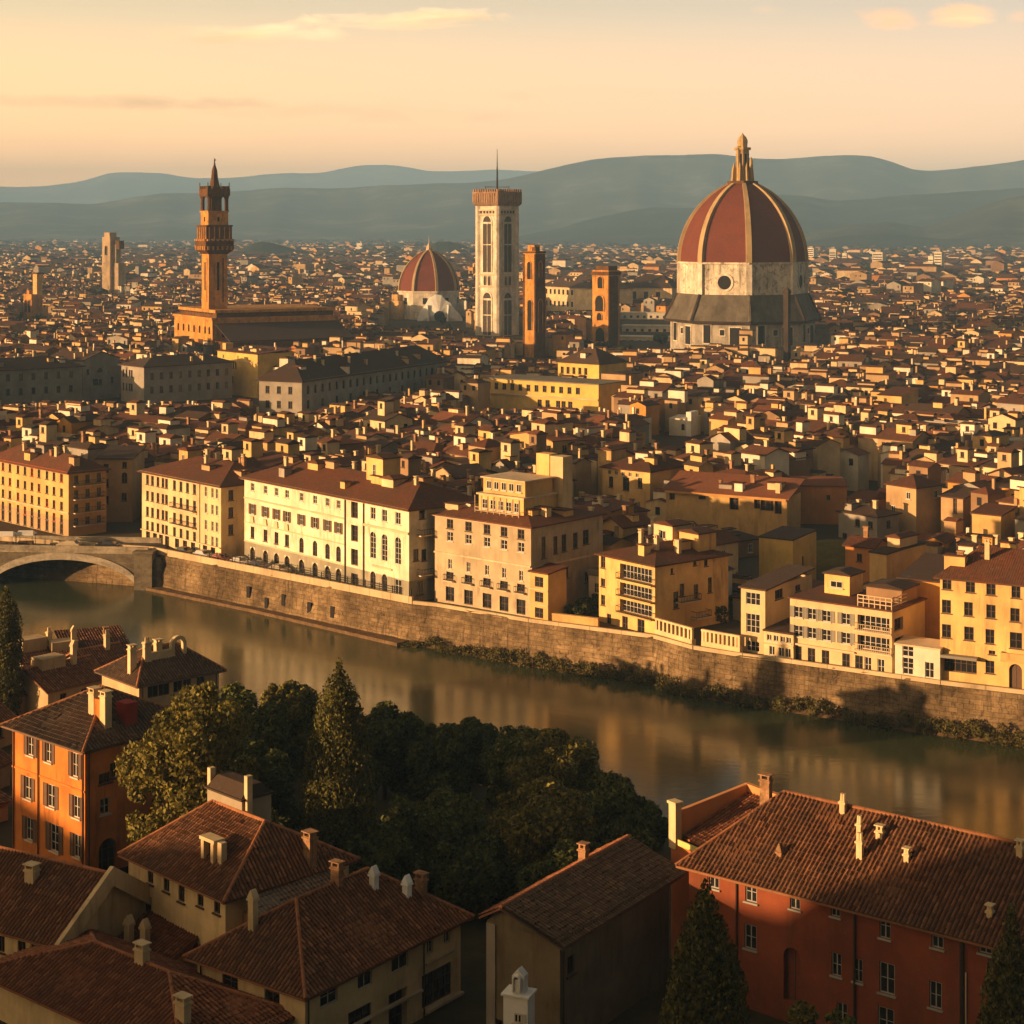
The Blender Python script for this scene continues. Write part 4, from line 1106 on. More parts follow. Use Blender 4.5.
# ------------------------------------------------------------------ bridge
def bridge():
    sm_ = stone('bridge_stone', (.17, .14, .095), .8, amt=.5)
    o = Vector((-64.5, 317.0)); e = Vector((-.995, .10)).normalized(); n = Vector((e.y, -e.x))     # along the deck; n points to the viewer? fixed below
    if n.y > 0: n = -n
    base = (-86, 318, 1)
    t = thing('stone_bridge', 'pale stone arch bridge with solid parapet crossing the river at the left edge', 'bridge', base)
    mb = MB(); c1 = (o+e*13.5); span = 13.3
    def pt(u, d, z): q = o+e*u+n*d; return (q.x, q.y, z)
    K = 22; W = 9.5
    def zi(u): x = (u-15.0)/span; return 1.0+4.7*math.sqrt(max(0, 1-x*x))**1.25
    us = [15.0+span*math.cos(math.pi*(1-i/K)) for i in range(K+1)]
    # spandrel faces front and back with the arch cut out, and the soffit
    for d, flip in ((0.0, False), (-W, True)):
        for i in range(K):
            a, b_ = us[i], us[i+1]
            q = [pt(a, d, zi(a)), pt(b_, d, zi(b_)), pt(b_, d, 7.2), pt(a, d, 7.2)]
            mb.face(q if flip else q[::-1])
        for (a, b_) in ((0.0, us[0]), (us[-1], 34.0)):
            q = [pt(a, d, -1), pt(b_, d, -1), pt(b_, d, 7.2), pt(a, d, 7.2)]
            mb.face(q if flip else q[::-1])
    for i in range(K): mb.face([pt(us[i], 0, zi(us[i])), pt(us[i+1], 0, zi(us[i+1])), pt(us[i+1], -W, zi(us[i+1])), pt(us[i], -W, zi(us[i]))])
    for u in (us[0], us[-1]): mb.face([pt(u, 0, -1), pt(u, -W, -1), pt(u, -W, 1.1), pt(u, 0, 1.1)])
    mb.face([pt(0, 0, 7.2), pt(34, 0, 7.2), pt(34, -W, 7.2), pt(0, -W, 7.2)])
    # further half of the bridge, off to the left
    mb.face([pt(34, 0, -1), pt(34, -W, -1), pt(34, -W, 7.2), pt(34, 0, 7.2)])
    mb.build('arch_body', sm_, t, base)
    mb = MB()
    for i in range(K):      # raised arch ring
        a, b_ = us[i], us[i+1]; ta, tb = 1.25, 1.25
        mb.hexa([pt(a, .22, zi(a)), pt(b_, .22, zi(b_)), pt(b_, -.02, zi(b_)), pt(a, -.02, zi(a))], [pt(a, .22, zi(a)+ta), pt(b_, .22, zi(b_)+tb), pt(b_, -.02, zi(b_)+tb), pt(a, -.02, zi(a)+ta)])
    mb.build('arch_ring', stone('bridge_ring_stone', (.42, .36, .27), 1.0, amt=.3), t, base)
    for d in (.28, -W+.02):
        mb = MB(); q = [pt(-.5, d, 0), pt(34, d, 0), pt(34, d-.45, 0), pt(-.5, d-.45, 0)]
        mb.prism([(a[0], a[1]) for a in q], 6.9, 8.15)
        mb.build('parapet', stone('bridge_parapet_stone', (.36, .30, .21), 1.0, amt=.35), t, base)
    # road deck
    mb = MB(); mb.face([pt(-2, -.2, 7.206), pt(34, -.2, 7.206), pt(34, -W-.0, 7.206), pt(-2, -W, 7.206)]); props(mb.build('road', plain('asphalt', (.06, .05, .045), .9)), kind='structure')
    # abutment pier with rounded shoulder
    mb = MB(); q = o+e*(-.2)+n*.9
    mb.rbox((q.x, q.y), e, 3.2, 2.8, -1, 7.4); mb.rbox((q.x, q.y), e, 3.7, 3.3, 7.401, 7.75); 
    q2 = q-e*2.2+n*(-.3); mb.lathe((q2.x, q2.y), [(1.1, -1), (1.1, 5.2), (.95, 6.0), (.5, 6.5)], 12)
    mb.build('abutment', sm_, t, base)
bridge()

# ================================================================== LANDMARKS IN THE CITY
MARBLE = stone('marble_stained', (.68, .60, .46), .45, dark=(.06, .042, .028), amt=1.0, zs=.5)
MARBLE_W = stone('marble_pale', (.70, .62, .48), .5, dark=(.16, .12, .08), amt=.45, zs=.6)
DOMET = tiles('dome_tiles', [(.115, .030, .016), (.15, .038, .019), (.13, .034, .017), (.165, .043, .022)], moss=(.075, .024, .015), mossy=.35, bump=False, light=(.17, .055, .03))
RIBM = plaster('rib_stone', (.47, .33, .16), .7, .5)
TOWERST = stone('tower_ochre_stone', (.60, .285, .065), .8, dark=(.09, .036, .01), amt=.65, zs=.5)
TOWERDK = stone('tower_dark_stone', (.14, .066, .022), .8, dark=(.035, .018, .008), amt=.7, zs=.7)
TOWERBK = stone('tower_black_brown', (.055, .038, .026), .5, dark=(.02, .014, .01), amt=.5, zs=.7)
LEAD = stone('skirt_roof_grey', (.13, .11, .08), .4, dark=(.07, .05, .03), amt=.7, zs=.5)

def ngon(c, r, n, a0): return [(c[0]+r*math.cos(a0+2*math.pi*i/n), c[1]+r*math.sin(a0+2*math.pi*i/n)) for i in range(n)]
def octdome(root, org, c, R0, z0, prof, a0, mat, ribmat, ribw, n=8, name='dome_shell'):
    """ribbed dome: flat-sided shell with per-plane tiles, ribs as their own parts"""
    rows = len(prof)
    mb = MB()
    for k in range(n):
        a1, a2 = a0+2*math.pi*k/n, a0+2*math.pi*(k+1)/n
        for j in range(rows-1):
            (r1, h1), (r2, h2) = prof[j], prof[j+1]
            q = [(c[0]+r1*math.cos(a1), c[1]+r1*math.sin(a1), z0+h1), (c[0]+r1*math.cos(a2), c[1]+r1*math.sin(a2), z0+h1),
                 (c[0]+r2*math.cos(a2), c[1]+r2*math.sin(a2), z0+h2), (c[0]+r2*math.cos(a1), c[1]+r2*math.sin(a1), z0+h2)]
            w1, w2 = r1*.77, r2*.77
            mb.face(q, 0, [(-w1/.8+k*200, h1/.6), (w1/.8+k*200, h1/.6), (w2/.8+k*200, h2/.6), (-w2/.8+k*200, h2/.6)])
    mb.build(name, mat, root, org)
    for k in range(n):
        a = a0+2*math.pi*k/n; t = (-math.sin(a), math.cos(a)); mb = MB()
        for j in range(rows-1):
            (r1, h1), (r2, h2) = prof[j], prof[j+1]
            wa, wb = ribw*(.55+.45*r1/R0), ribw*(.55+.45*r2/R0); o = ribw*.45
            def rp(r, h, w, dr): return (c[0]+(r+dr)*math.cos(a)+t[0]*w, c[1]+(r+dr)*math.sin(a)+t[1]*w, z0+h)
            mb.hexa([rp(r1, h1, -wa/2, -.6), rp(r1, h1, -wa/2, o), rp(r1, h1, wa/2, o), rp(r1, h1, wa/2, -.6)],
                    [rp(r2, h2, -wb/2, -.6), rp(r2, h2, -wb/2, o), rp(r2, h2, wb/2, o), rp(r2, h2, wb/2, -.6)])
        mb.build('rib', ribmat, root, org)
def dome_profile(R0, H, Rt, n=14):
    # pointed arc through (R0,0) and (Rt,H)
    pr = []
    # circle centred at (-cx,0), radius R0+cx, hits (Rt,H)
    cx = (H*H+Rt*Rt-R0*R0)/(2*(R0-Rt))
    rad = R0+cx; amax = math.asin(min(1, H/rad))
    for i in range(n+1):
        a = amax*i/n; pr.append((rad*math.cos(a)-cx, rad*math.sin(a)))
    return pr

def cathedral():
    Y = 821.0; s = F/Y; c = (PY(742.5, Y), Y)
    t = thing('cathedral', 'huge cathedral with red ribbed dome, white stained drum and tall gold lantern', 'cathedral', (c[0], c[1], 7))
    org = (c[0], c[1], 7); a0 = -math.pi/2-.03
    zd, zt = ZY(262, Y), ZY(183, Y); R0 = 63/s
    octdome(t, org, c, R0, zd, dome_profile(R0, zt-zd, 12/s), a0, DOMET, RIBM, 2.5)
    z1 = ZY(293, Y)
    mb = MB(); mb.prism(ngon(c, R0+.4, 8, a0), z1, zd-.6); mb.prism(ngon(c, R0+1.3, 8, a0), zd-.599, zd+.25)
    d = mb.build('drum', MARBLE, t, org)
    for k in range(1, 8, 2):
        a = a0+math.pi/8+2*math.pi*k/8; ap = (R0+.4)*math.cos(math.pi/8); e = (-math.sin(a), math.cos(a)); n = (math.cos(a), math.sin(a)); zc = ZY(281, Y)
        off = 0
        ring = MB(); K = 24
        def cp(r, dep, i): x = r*math.cos(2*math.pi*i/K); return (c[0]+n[0]*(ap+dep)+e[0]*x, c[1]+n[1]*(ap+dep)+e[1]*x, zc+r*math.sin(2*math.pi*i/K))
        for i in range(K):
            ring.face([cp(3.1, .35, i), cp(3.1, .35, i+1), cp(4.1, .35, i+1), cp(4.1, .35, i)]); ring.face([cp(4.1, .35, i), cp(4.1, .35, i+1), cp(4.1, -.1, i+1), cp(4.1, -.1, i)]); ring.face([cp(3.1, .35, i+1), cp(3.1, .35, i), cp(3.1, .02, i), cp(3.1, .02, i+1)])
            ring.face([cp(0, .03, 0), cp(3.1, .03, i), cp(3.1, .03, i+1)], 1)
        ring.build('round_window', [MARBLE_W, DARK], d, org)
    # corner pilasters
    for k in range(8):
        a = a0+2*math.pi*k/8; q = (c[0]+(R0+.2)*math.cos(a), c[1]+(R0+.2)*math.sin(a))
        mb = MB(); mb.rbox(q, (math.cos(a), math.sin(a)), 1.6, 2.6, z1+.01, zd-.61); mb.build('pilaster', MARBLE_W, d, org)
    # skirt roof and lower body
    z2 = ZY(318, Y); mb = MB(); Rs = 77/s
    mb.lathe(c, [(Rs, z2-.8), (Rs+.3, z2), (R0+3.0, z1-4.5), (R0+1.0, z1-.002)], 8, 0, a0); sk = mb.build('skirt_roof', LEAD, t, org)
    mb = MB(); mb.lathe(c, [(Rs+.5, z2-1.3), (Rs+.9, z2-.1)], 8, 0, a0); mb.build('skirt_eave', TOWERBK, sk, org)
    for k in range(8):
        a = a0+2*math.pi*k/8; mb = MB(); p_ = lambda r, z: (c[0]+r*math.cos(a), c[1]+r*math.sin(a), z)
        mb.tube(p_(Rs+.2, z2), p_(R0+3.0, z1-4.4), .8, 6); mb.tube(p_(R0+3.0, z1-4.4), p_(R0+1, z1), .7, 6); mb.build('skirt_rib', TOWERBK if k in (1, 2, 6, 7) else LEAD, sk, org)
    mb = MB(); mb.prism(ngon(c, 72/s, 8, a0), 7, z2-.81)
    lb = mb.build('lower_walls', stone('marble_grimy', (.42, .37, .29), .35, dark=(.08, .06, .04), amt=.7, zs=.6), t, org)
    for k in range(8):
        a = a0+math.pi/8+2*math.pi*k/8; ap = 72/s*math.cos(math.pi/8); e = (-math.sin(a), math.cos(a)); n = (math.cos(a), math.sin(a))
        for (u, za, zb, w) in ((-7, 14, 22, 3.2), (6, 13, 21, 5.0), (0, 17.5, 20, 2.0)):
            q = (c[0]+n[0]*(ap+.05)+e[0]*u, c[1]+n[1]*(ap+.05)+e[1]*u); mb = MB(); mb.rbox(q, e, w+1, .5, za-.4, zb+.5, 0); mb.rbox((q[0]+n[0]*.1, q[1]+n[1]*.1), e, w, .5, za, zb, 1)
            mb.build('window', [MARBLE_W, DARK], lb, org)
    # lantern
    zl = zt
    GOLD = plaster('lantern_stone', (.48, .33, .14), .8, 1.0)
    mb = MB(); mb.prism(ngon(c, 15.5/s, 8, a0), zl-.5, zl+.9); p = mb.build('lantern_platform', TOWERDK, t, org)
    k_ = lambda py: ZY(py, Y)
    mb = MB(); mb.prism(ngon(c, 6.6/s, 8, a0), zl+.9, k_(150)); mb.prism(ngon(c, 8.4/s, 8, a0), k_(150)+.003, k_(147.5)); mb.lathe(c, [(4.8/s, k_(147.5)+.003), (5.2/s, k_(141)), (3.9/s, k_(137.5)), (1.2/s, k_(134.6)), (.2, k_(133))], 8, 0, a0)
    l = mb.build('lantern', GOLD, t, org)
    for k in range(8):
        a = a0+math.pi/8+2*math.pi*k/8; q = (c[0]+9.0/s*math.cos(a), c[1]+9.0/s*math.sin(a)); mb = MB()
        mb.rbox(q, (math.cos(a), math.sin(a)), 2.6, .9, zl+.9, k_(168), l2=1.6); mb.rbox(q, (math.cos(a), math.sin(a)), 1.2, .8, k_(168)+.003, k_(163), l2=.2, d2=.2); mb.build('lantern_buttress', GOLD, l, org)
        q = (c[0]+6.2/s*math.cos(a), c[1]+6.2/s*math.sin(a)); mb = MB(); mb.rbox(q, (-math.sin(a), math.cos(a)), .9, .3, zl+2.5, k_(154)); mb.build('lantern_window', DARK, l, org)
    mb = MB(); mb.lathe((c[0]+8.0/s, c[1]-2), [(.4, k_(184)), (.5, k_(172)), (.95, k_(166)), (.7, k_(160)), (.1, k_(157))], 7); mb.build('lantern_pinnacle', GOLD, l, org)
    mb = MB(); mb.lathe((c[0]-4.8/s, c[1]-2), [(.8, k_(184)), (.8, k_(170)), (.9, k_(150)), (1.4, k_(149)), (.2, k_(146))], 7); mb.build('lantern_pinnacle', GOLD, l, org)
    FOOT.append((Vector((c[0]-36, c[1]-36)), Vector((1, 0)), Vector((0, 1)), 72, 72))
    # mast-like tower before the cathedral
    Y2 = 770.0; q = (PY(787, Y2), Y2)
    tt = thing('dark_tower', 'very slender dark brown tower standing before the right side of the great dome', 'tower', (q[0], q[1], 7))
    mb = MB(); mb.rbox(q, (.8, -.6), 2.3, 2.3, 7, ZY(293, Y2)); mb.build('shaft', TOWERBK, tt, (q[0], q[1], 7))
    mb = MB(); mb.rbox(q, (.8, -.6), 2.9, 2.9, ZY(293, Y2)+.003, ZY(290, Y2), l2=2.2, d2=2.2); mb.rbox(q, (.8, -.6), 2.0, 2.0, ZY(290, Y2)+.003, ZY(287, Y2), l2=.2, d2=.2); mb.build('cap', TOWERBK, tt, (q[0], q[1], 7))
    FOOT.append((Vector((q[0]-3, q[1]-3)), Vector((1, 0)), Vector((0, 1)), 6, 6))

def arch_panel(parent, org, c, e, n, u, zb, zt, w, mats, deep=.5, muls=1, name='arched_window'):
    """pointed window on a tower face: raised surround, dark recess, thin columns"""
    K = 8; r = w/2; mb = MB(); base = Vector(c)+Vector(e)*u
    def pt(x, z, d): q = base+Vector(e)*x+Vector(n)*d; return (q.x, q.y, z)
    def outline(r, zb): return [(-r, zb)]+[(-r*math.cos(math.pi*i/K/1)*1.0, zt-w/2+r*1.15*math.sin(math.pi*i/K)) for i in range(K+1)]+[(r, zb)]
    oi = outline(r, zb); oo = outline(r*1.28, zb)
    mb.face([pt(x, z, .04) for x, z in oi][::-1], 1)
    for i in range(len(oi)-1):
        mb.face([pt(*oi[i], .35), pt(*oi[i+1], .35), pt(*oo[i+1], .35), pt(*oo[i], .35)], 0)
        mb.face([pt(*oi[i+1], .35), pt(*oi[i], .35), pt(*oi[i], .04), pt(*oi[i+1], .04)], 0)
        mb.face([pt(*oo[i], .35), pt(*oo[i+1], .35), pt(*oo[i+1], -.1), pt(*oo[i], -.1)], 0)
    for i in range(muls):
        x = (i+1)/(muls+1)*w-r
        q = base+Vector(e)*x+Vector(n)*.12; mb.rbox((q.x, q.y), e, .28, .2, zb+.02, zt-w*.55)
    if muls:
        q = base+Vector(n)*.12; mb.rbox((q.x, q.y), e, w*.98, .18, zt-w*.62, zt-w*.45); mb.rbox((q.x, q.y), e, w*.98, .18, (zb+zt)/2-.3, (zb+zt)/2+.2)
    return mb.build(name, mats, parent, org)

def campanile():
    Y = 977.0; s = F/Y; c = Vector((PY(497.2, Y), Y)); k_ = lambda py: ZY(py, Y)
    t = thing('bell_tower', 'tall pale marble bell tower with flat crown and thin mast', 'tower', (c.x, c.y, 7)); org = (c.x, c.y, 7)
    ang = math.radians(-43); e = Vector((math.cos(ang), math.sin(ang))); gg = Vector((-e.y, e.x)); S2 = 15.4
    zt = k_(206)
    mb = MB(); mb.rbox(c, e, S2, S2, 7, zt); sh = mb.build('shaft', MARBLE_W, t, org)
    for sx in (-1, 1):
        for sy in (-1, 1):
            q = c+e*(sx*(S2/2-.6))+gg*(sy*(S2/2-.6)); mb = MB(); mb.prism(ngon(q, 1.9, 8, ang+math.pi/8), 6.9, zt-.05); mb.build('corner_buttress', MARBLE_W, t, org)
    for py in (210, 214.5, 274, 286, 335):
        mb = MB(); mb.rbox(c, e, S2+1.4, S2+1.4, k_(py)-.5, k_(py)+.3); mb.build('string_course', TRIM, t, org)
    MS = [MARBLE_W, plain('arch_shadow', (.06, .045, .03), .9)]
    for n, ee in ((-gg, e), (e, gg), (gg, -e), (-e, -gg)):
        f = c+n*(S2/2)
        arch_panel(t, org, f, ee, n, 0, k_(272), k_(217), 6.0, MS, muls=1)
        arch_panel(t, org, f, ee, n, 0, k_(336), k_(293), 6.0, MS, muls=1)
        for u in (-1.6, 1.6): arch_panel(t, org, f, ee, n, u, k_(285), k_(276), 1.9, MS, muls=0, name='small_window')
        mb = MB(); q = f+n*.1
        for i in range(5): w_ = q+ee*(i*2.3-4.6); mb.rbox(w_, ee, 1.2, .3, k_(213.5), k_(210.6))
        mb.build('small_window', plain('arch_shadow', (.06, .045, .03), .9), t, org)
    CR = stone('crown_stone', (.33, .20, .11), .8, dark=(.07, .04, .02), amt=.7, zs=.4)
    mb = MB(); mb.rbox(c, e, S2+1.6, S2+1.6, zt+.003, k_(203.5), l2=S2+3.6, d2=S2+3.6); mb.rbox(c, e, S2+3.6, S2+3.6, k_(203.5)+.003, k_(192)); 
    crn = mb.build('crown', CR, t, org)
    W = S2+3.6; N = 11
    mb = MB()
    for n, ee in ((-gg, e), (e, gg), (gg, -e), (-e, -gg)):
        for i in range(N):
            q = c+n*(W/2-.35)+ee*((i+.5)/N*W-W/2); mb.rbox(q, ee, W/N*.55, .7, k_(192)+.003, k_(189.4))
            q = c+n*(W/2+.12)+ee*((i+.5)/N*W-W/2); mb.rbox(q, ee, W/N*.4, .3, k_(203), k_(193.5))
    mb.build('battlement', CR, crn, org)
    mb = MB(); mb.rbox(c, e, 9, 9, k_(192)+.003, k_(189.5), l2=1, d2=1); mb.tube((c.x, c.y, k_(190)), (c.x, c.y, k_(168)), .55, 6, r2=.4); mb.tube((c.x, c.y, k_(168)), (c.x, c.y, k_(149)), .3, 6, r2=.12)
    mb.build('mast', IRON, t, org)
    mb = MB()
    for d in (e, gg):
        a, b_ = c-d*9, c+d*9; mb.tube((a.x, a.y, k_(187)), (b_.x, b_.y, k_(187)), .12, 4)
    for sx in (-1, 1):
        for d in (e, gg): q = c+d*9*sx; mb.tube((q.x, q.y, k_(192)), (q.x, q.y, k_(186)), .12, 4)
    mb.build('rail', IRON, t, org)
    FOOT.append((c-Vector((15, 15)), Vector((1, 0)), Vector((0, 1)), 30, 30))

def small_dome():
    Y = 1160.0; s = F/Y; c = (PY(429, Y), Y); k_ = lambda py: ZY(py, Y)
    t = thing('domed_church', 'smaller church with red ribbed dome on a pale drum left of the marble bell tower', 'church', (c[0], c[1], 7)); org = (c[0], c[1], 7)
    R0 = 30.5/s; a0 = -math.pi/2+.30
    octdome(t, org, c, R0, k_(291), dome_profile(R0, k_(250)-k_(291), 3/s), a0, DOMET, RIBM, 1.7)
    mb = MB(); mb.prism(ngon(c, R0+.5, 8, a0), 7, k_(292)); mb.prism(ngon(c, R0+1.4, 8, a0), k_(292)+.003, k_(290.3)); d = mb.build('drum', MARBLE_W, t, org)
    for k in range(8):
        a = a0+math.pi/8+2*math.pi*k/8; ap = (R0+.5)*math.cos(math.pi/8); n = Vector((math.cos(a), math.sin(a))); e = Vector((-n.y, n.x))
        q = Vector(c)+n*(ap+.1); mb = MB(); mb.rbox(q, e, 2.6, .5, k_(303), k_(297)); mb.build('window', DARK, d, org)
    mb = MB(); mb.lathe(c, [(3.2/s, k_(250.5)), (2.6/s, k_(247)), (.25, k_(243)), (.15, k_(236))], 8); mb.build('lantern', TRIM, t, org)
    mb = MB(); mb.rbox((c[0]-29/s, c[1]-8), (.8, -.6), 9, 12, 7, k_(300)); mb.rbox((c[0]-31/s, c[1]-8), (.8, -.6), 5, 5, 7, k_(294)); mb.build('side_chapel', WALLC['pale yellow'], t, org)
    FOOT.append((Vector((c[0]-24, c[1]-34)), Vector((1, 0)), Vector((0, 1)), 48, 58))
    # bright white scalloped facade in front
    Y2 = 1128.0; s2 = F/Y2; q = Vector((PY(439.5, Y2), Y2)); z = lambda py: ZY(py, Y2)
    t = thing('white_chapel', 'dazzling white chapel with jagged gable and dark arched hole before the smaller dome', 'chapel', (q.x, q.y, 7)); o2 = (q.x, q.y, 7)
    out = [(-23, 323), (-20, 312), (-15, 306), (-10.5, 298), (-4, 294.5), (2, 295.5), (6.5, 300.5), (11, 303), (15, 309), (20, 314), (23, 318), (23, 323)]
    mb = MB(); f = [(q.x+a/s2, q.y, z(b)) for a, b in out]; bk = [(q.x+a*.75/s2, q.y+11, z(b)) for a, b in out]
    mid = (q.x, q.y-3.0, z(312))
    for i in range(len(f)):
        j = (i+1) % len(f); mb.face([f[i], f[j], bk[j], bk[i]]); mb.face([f[j], f[i], mid])
    mb.face([(q.x-23/s2, q.y, 7), (q.x+23/s2, q.y, 7), (q.x+23/s2, q.y, z(323)), (q.x-23/s2, q.y, z(323))])
    mb.build('gable_shell', plaster('white_render', (.84, .80, .72), .3, .5), t, o2)
    mb = MB(); mb.lathe((0, 0), [(0.1, 0), (3.2, 0.0), (3.4, .6), (0.1, .7)], 12)
    vs = [(q.x+x, q.y-3.4+zz*.8, z(316)+y) for x, y, zz in mb.v]; m2 = MB(); m2.raw(vs, mb.f); m2.build('arched_hole', DARK, t, o2)
    for a in (-12, 9): m2 = MB(); m2.tube((q.x+a/s2, q.y-1.5, z(305)), (q.x+a*.9/s2, q.y-2.5, z(322)), .7, 6); m2.build('buttress', plaster('white_render', (.84, .80, .72), .3, .5), t, o2)

def palazzo():
    zE = ZY(320, 758); A0 = Vector((-126.0, 757.0)); l = Vector((-22.5, 38)).normalized(); e = -l           # lit face runs from far-left to the near corner
    Lf = 46.0
    b = Bld('fortress_palace', 'massive orange brown palace with one sunlit end and long dark tiled side', 'palace', A0+l*Lf, A0, 58, 7, zE, TOWERST)
    for z in (zE-4.5, zE-12.5): b.grid('front', [5, 11.5, 18, 24.5, 31, 37.5, 42.5], [z], 2.0, 3.2, style='arch', frame=FRAME_D, dep=.6)
    b.grid('right', [5+5.2*i for i in range(10)], [zE-6], 1.6, 2.6, style='arch', frame=FRAME_D, dep=.5); b.grid('right', [6, 17, 30, 43], [zE-13], 1.6, 2.4, frame=FRAME_D, dep=.5)
    b.finish_walls(mats=[TOWERST])
    # gallery storey and battlements
    zG = ZY(309, 770)
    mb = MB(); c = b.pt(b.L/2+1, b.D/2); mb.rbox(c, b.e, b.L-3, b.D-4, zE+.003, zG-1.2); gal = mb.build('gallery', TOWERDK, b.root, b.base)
    mb = MB(); mb.rbox(c, b.e, b.L-1.4, b.D-2.4, zG-1.199, zG); mb.rbox(b.pt(b.L/2, b.D/2), b.e, b.L+1.2, b.D+1.2, zE+.0035, zE+.9); mb.build('cornice', TOWERST, gal, b.base)
    mb = MB()
    for i in range(16):
        q = b.pt(b.L-.48, 4+i*3.3); mb.rbox(q, b.g, 1.5, .3, zE+2.2, zG-1.5)
    for i in range(12):
        q = b.pt(3+i*3.4, 1.98); mb.rbox(q, b.e, 1.5, .3, zE+2.2, zG-1.5)
    mb.build('gallery_openings', DARK, gal, b.base)
    # big brown lean-to roof along the dark side
    q0, q1 = b.pt(b.L+.2, 1), b.pt(b.L+.2, b.D); n = b.e
    mb = MB(); zz = zE-1.5; pl = [Vector((*(q0+n*17), zz-6.5)), Vector((*(q1+n*17), zz-6.5)), Vector((*q1, zz)), Vector((*q0, zz))]
    roof_flat(mb, [pl], .4); mb.build('lean_to_roof', ROOFC['dark'], b.root, b.base)
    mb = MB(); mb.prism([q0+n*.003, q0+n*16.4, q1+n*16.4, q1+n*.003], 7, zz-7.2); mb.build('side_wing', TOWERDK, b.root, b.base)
    FOOT.append((q0.copy(), b.g.copy(), n.copy(), b.D, 20))
    # tower
    Y = 772.0; s = F/Y; k_ = lambda py: ZY(py, Y); c = Vector((PY(214.5, Y), Y)); ee = b.e; gg = b.g
    t = thing('crenellated_tower', 'tall orange stone tower with overhanging galleries and spire rising from the massive palace', 'tower', (c.x, c.y, zG)); org = (c.x, c.y, zG)
    W = 8.4
    mb = MB(); mb.rbox(c, ee, W, W, zG+.003, k_(254)); sh = mb.build('shaft', TOWERST, t, org)
    for n, d in ((-gg, ee), (ee, gg)):
        q = c+n*(W/2+.05); mb = MB(); mb.rbox(q, d, .9, .3, k_(290), k_(262)); mb.build('slit_window', DARK, sh, org)
        q2 = c+n*(W/2+.02)+d*2.2; mb = MB(); mb.rbox(q2, d, .5, .2, k_(302), k_(258)); mb.build('slit_window', TOWERDK, sh, org)
    mb = MB(); mb.rbox(c, ee, W, W, k_(254)+.003, k_(250), l2=12.6, d2=12.6); mb.rbox(c, ee, 12.6, 12.6, k_(250)+.003, k_(241)); mb.build('corbel_gallery', TOWERDK, t, org)
    mb = MB()
    for n, d in ((-gg, ee), (ee, gg), (gg, -ee), (-ee, -gg)):
        for i in range(6):
            q = c+n*6.4+d*((i+.5)*2.1-6.3); mb.rbox(q, d, .8, .5, k_(250), k_(246)); mb.rbox(q, d, 1.1, .9, k_(241)+.003, k_(239))
    mb.build('corbels', TOWERST, t, org)
    mb = MB(); mb.rbox(c, ee, 11.4, 11.4, k_(241)+.004, k_(226.5)); mb.rbox(c, ee, 12.0, 12.0, k_(226.5)+.003, k_(225)); up = mb.build('gallery_storey', TOWERDK, t, org)
    mb = MB()
    for n, d in ((-gg, ee), (ee, gg), (gg, -ee), (-ee, -gg)):
        for i in range(5):
            q = c+n*5.75+d*((i+.5)*2.28-5.7); mb.rbox(q, d, .5, .3, k_(240), k_(227)); q = c+n*5.72+d*((i+.5)*2.28-5.7); 
            mb.rbox(c+n*5.72+d*((i)*2.28-4.6), d, .9, .1, k_(236), k_(230), 1)
    mb.build('pilasters', [TOWERST, DARK], up, org)
    mb = MB(); mb.rbox(c, ee, 9.0, 9.0, k_(225)+.003, k_(212)); mb.rbox(c, ee, 9.8, 9.8, k_(212)+.003, k_(210.8)); bel = mb.build('belfry', TOWERST, t, org)
    for n, d in ((-gg, ee), (ee, gg)):
        mb = MB(); mb.rbox(c+n*4.52, d, .9, .3, k_(221.5), k_(217)); mb.build('slit_window', DARK, bel, org)
    mb = MB()
    for sx in (-1, 1):
        for sy in (-1, 1): mb.lathe(c+ee*sx*3.9+gg*sy*3.9, [(1.0, k_(210.8)+.003), (.85, k_(209.5)), (.85, k_(199)), (1.2, k_(197))], 10)
    mb.rbox(c, ee, 4.4, 4.4, k_(210.8)+.004, k_(197)); mb.build('columns', TOWERDK, t, org)
    mb = MB(); mb.rbox(c, ee, 9.2, 9.2, k_(197)+.003, k_(195.5), l2=10.2, d2=10.2); mb.rbox(c, ee, 10.2, 10.2, k_(195.5)+.003, k_(189)); 
    for n, d in ((-gg, ee), (ee, gg), (gg, -ee), (-ee, -gg)):
        for i in range(5): mb.rbox(c+n*4.7+d*((i+.5)*2.04-5.1), d, 1.1, .7, k_(189)+.003, k_(186.2))
    mb.build('crown', TOWERDK, t, org)
    for sx in (-1, 1):
        for sy in (-1, 1): m2 = MB(); m2.tube((*(c+ee*sx*4.8+gg*sy*4.8), k_(189)), (*(c+ee*sx*4.8+gg*sy*4.8), k_(182.5)), .28, 5, r2=.15); m2.build('pinnacle', IRON, t, org)
    mb = MB(); mb.lathe(c, [(2.6, k_(189)), (2.0, k_(184)), (1.5, k_(178)), (1.15, k_(170)), (.4, k_(165)), (.1, k_(158))], 8); mb.build('spire', TOWERDK, t, org)
    mb = MB(); mb.lathe(c+Vector((.2, 0)), [(.05, k_(161)), (.5, k_(160)), (.05, k_(159))], 6); mb.build('finial', IRON, t, org)

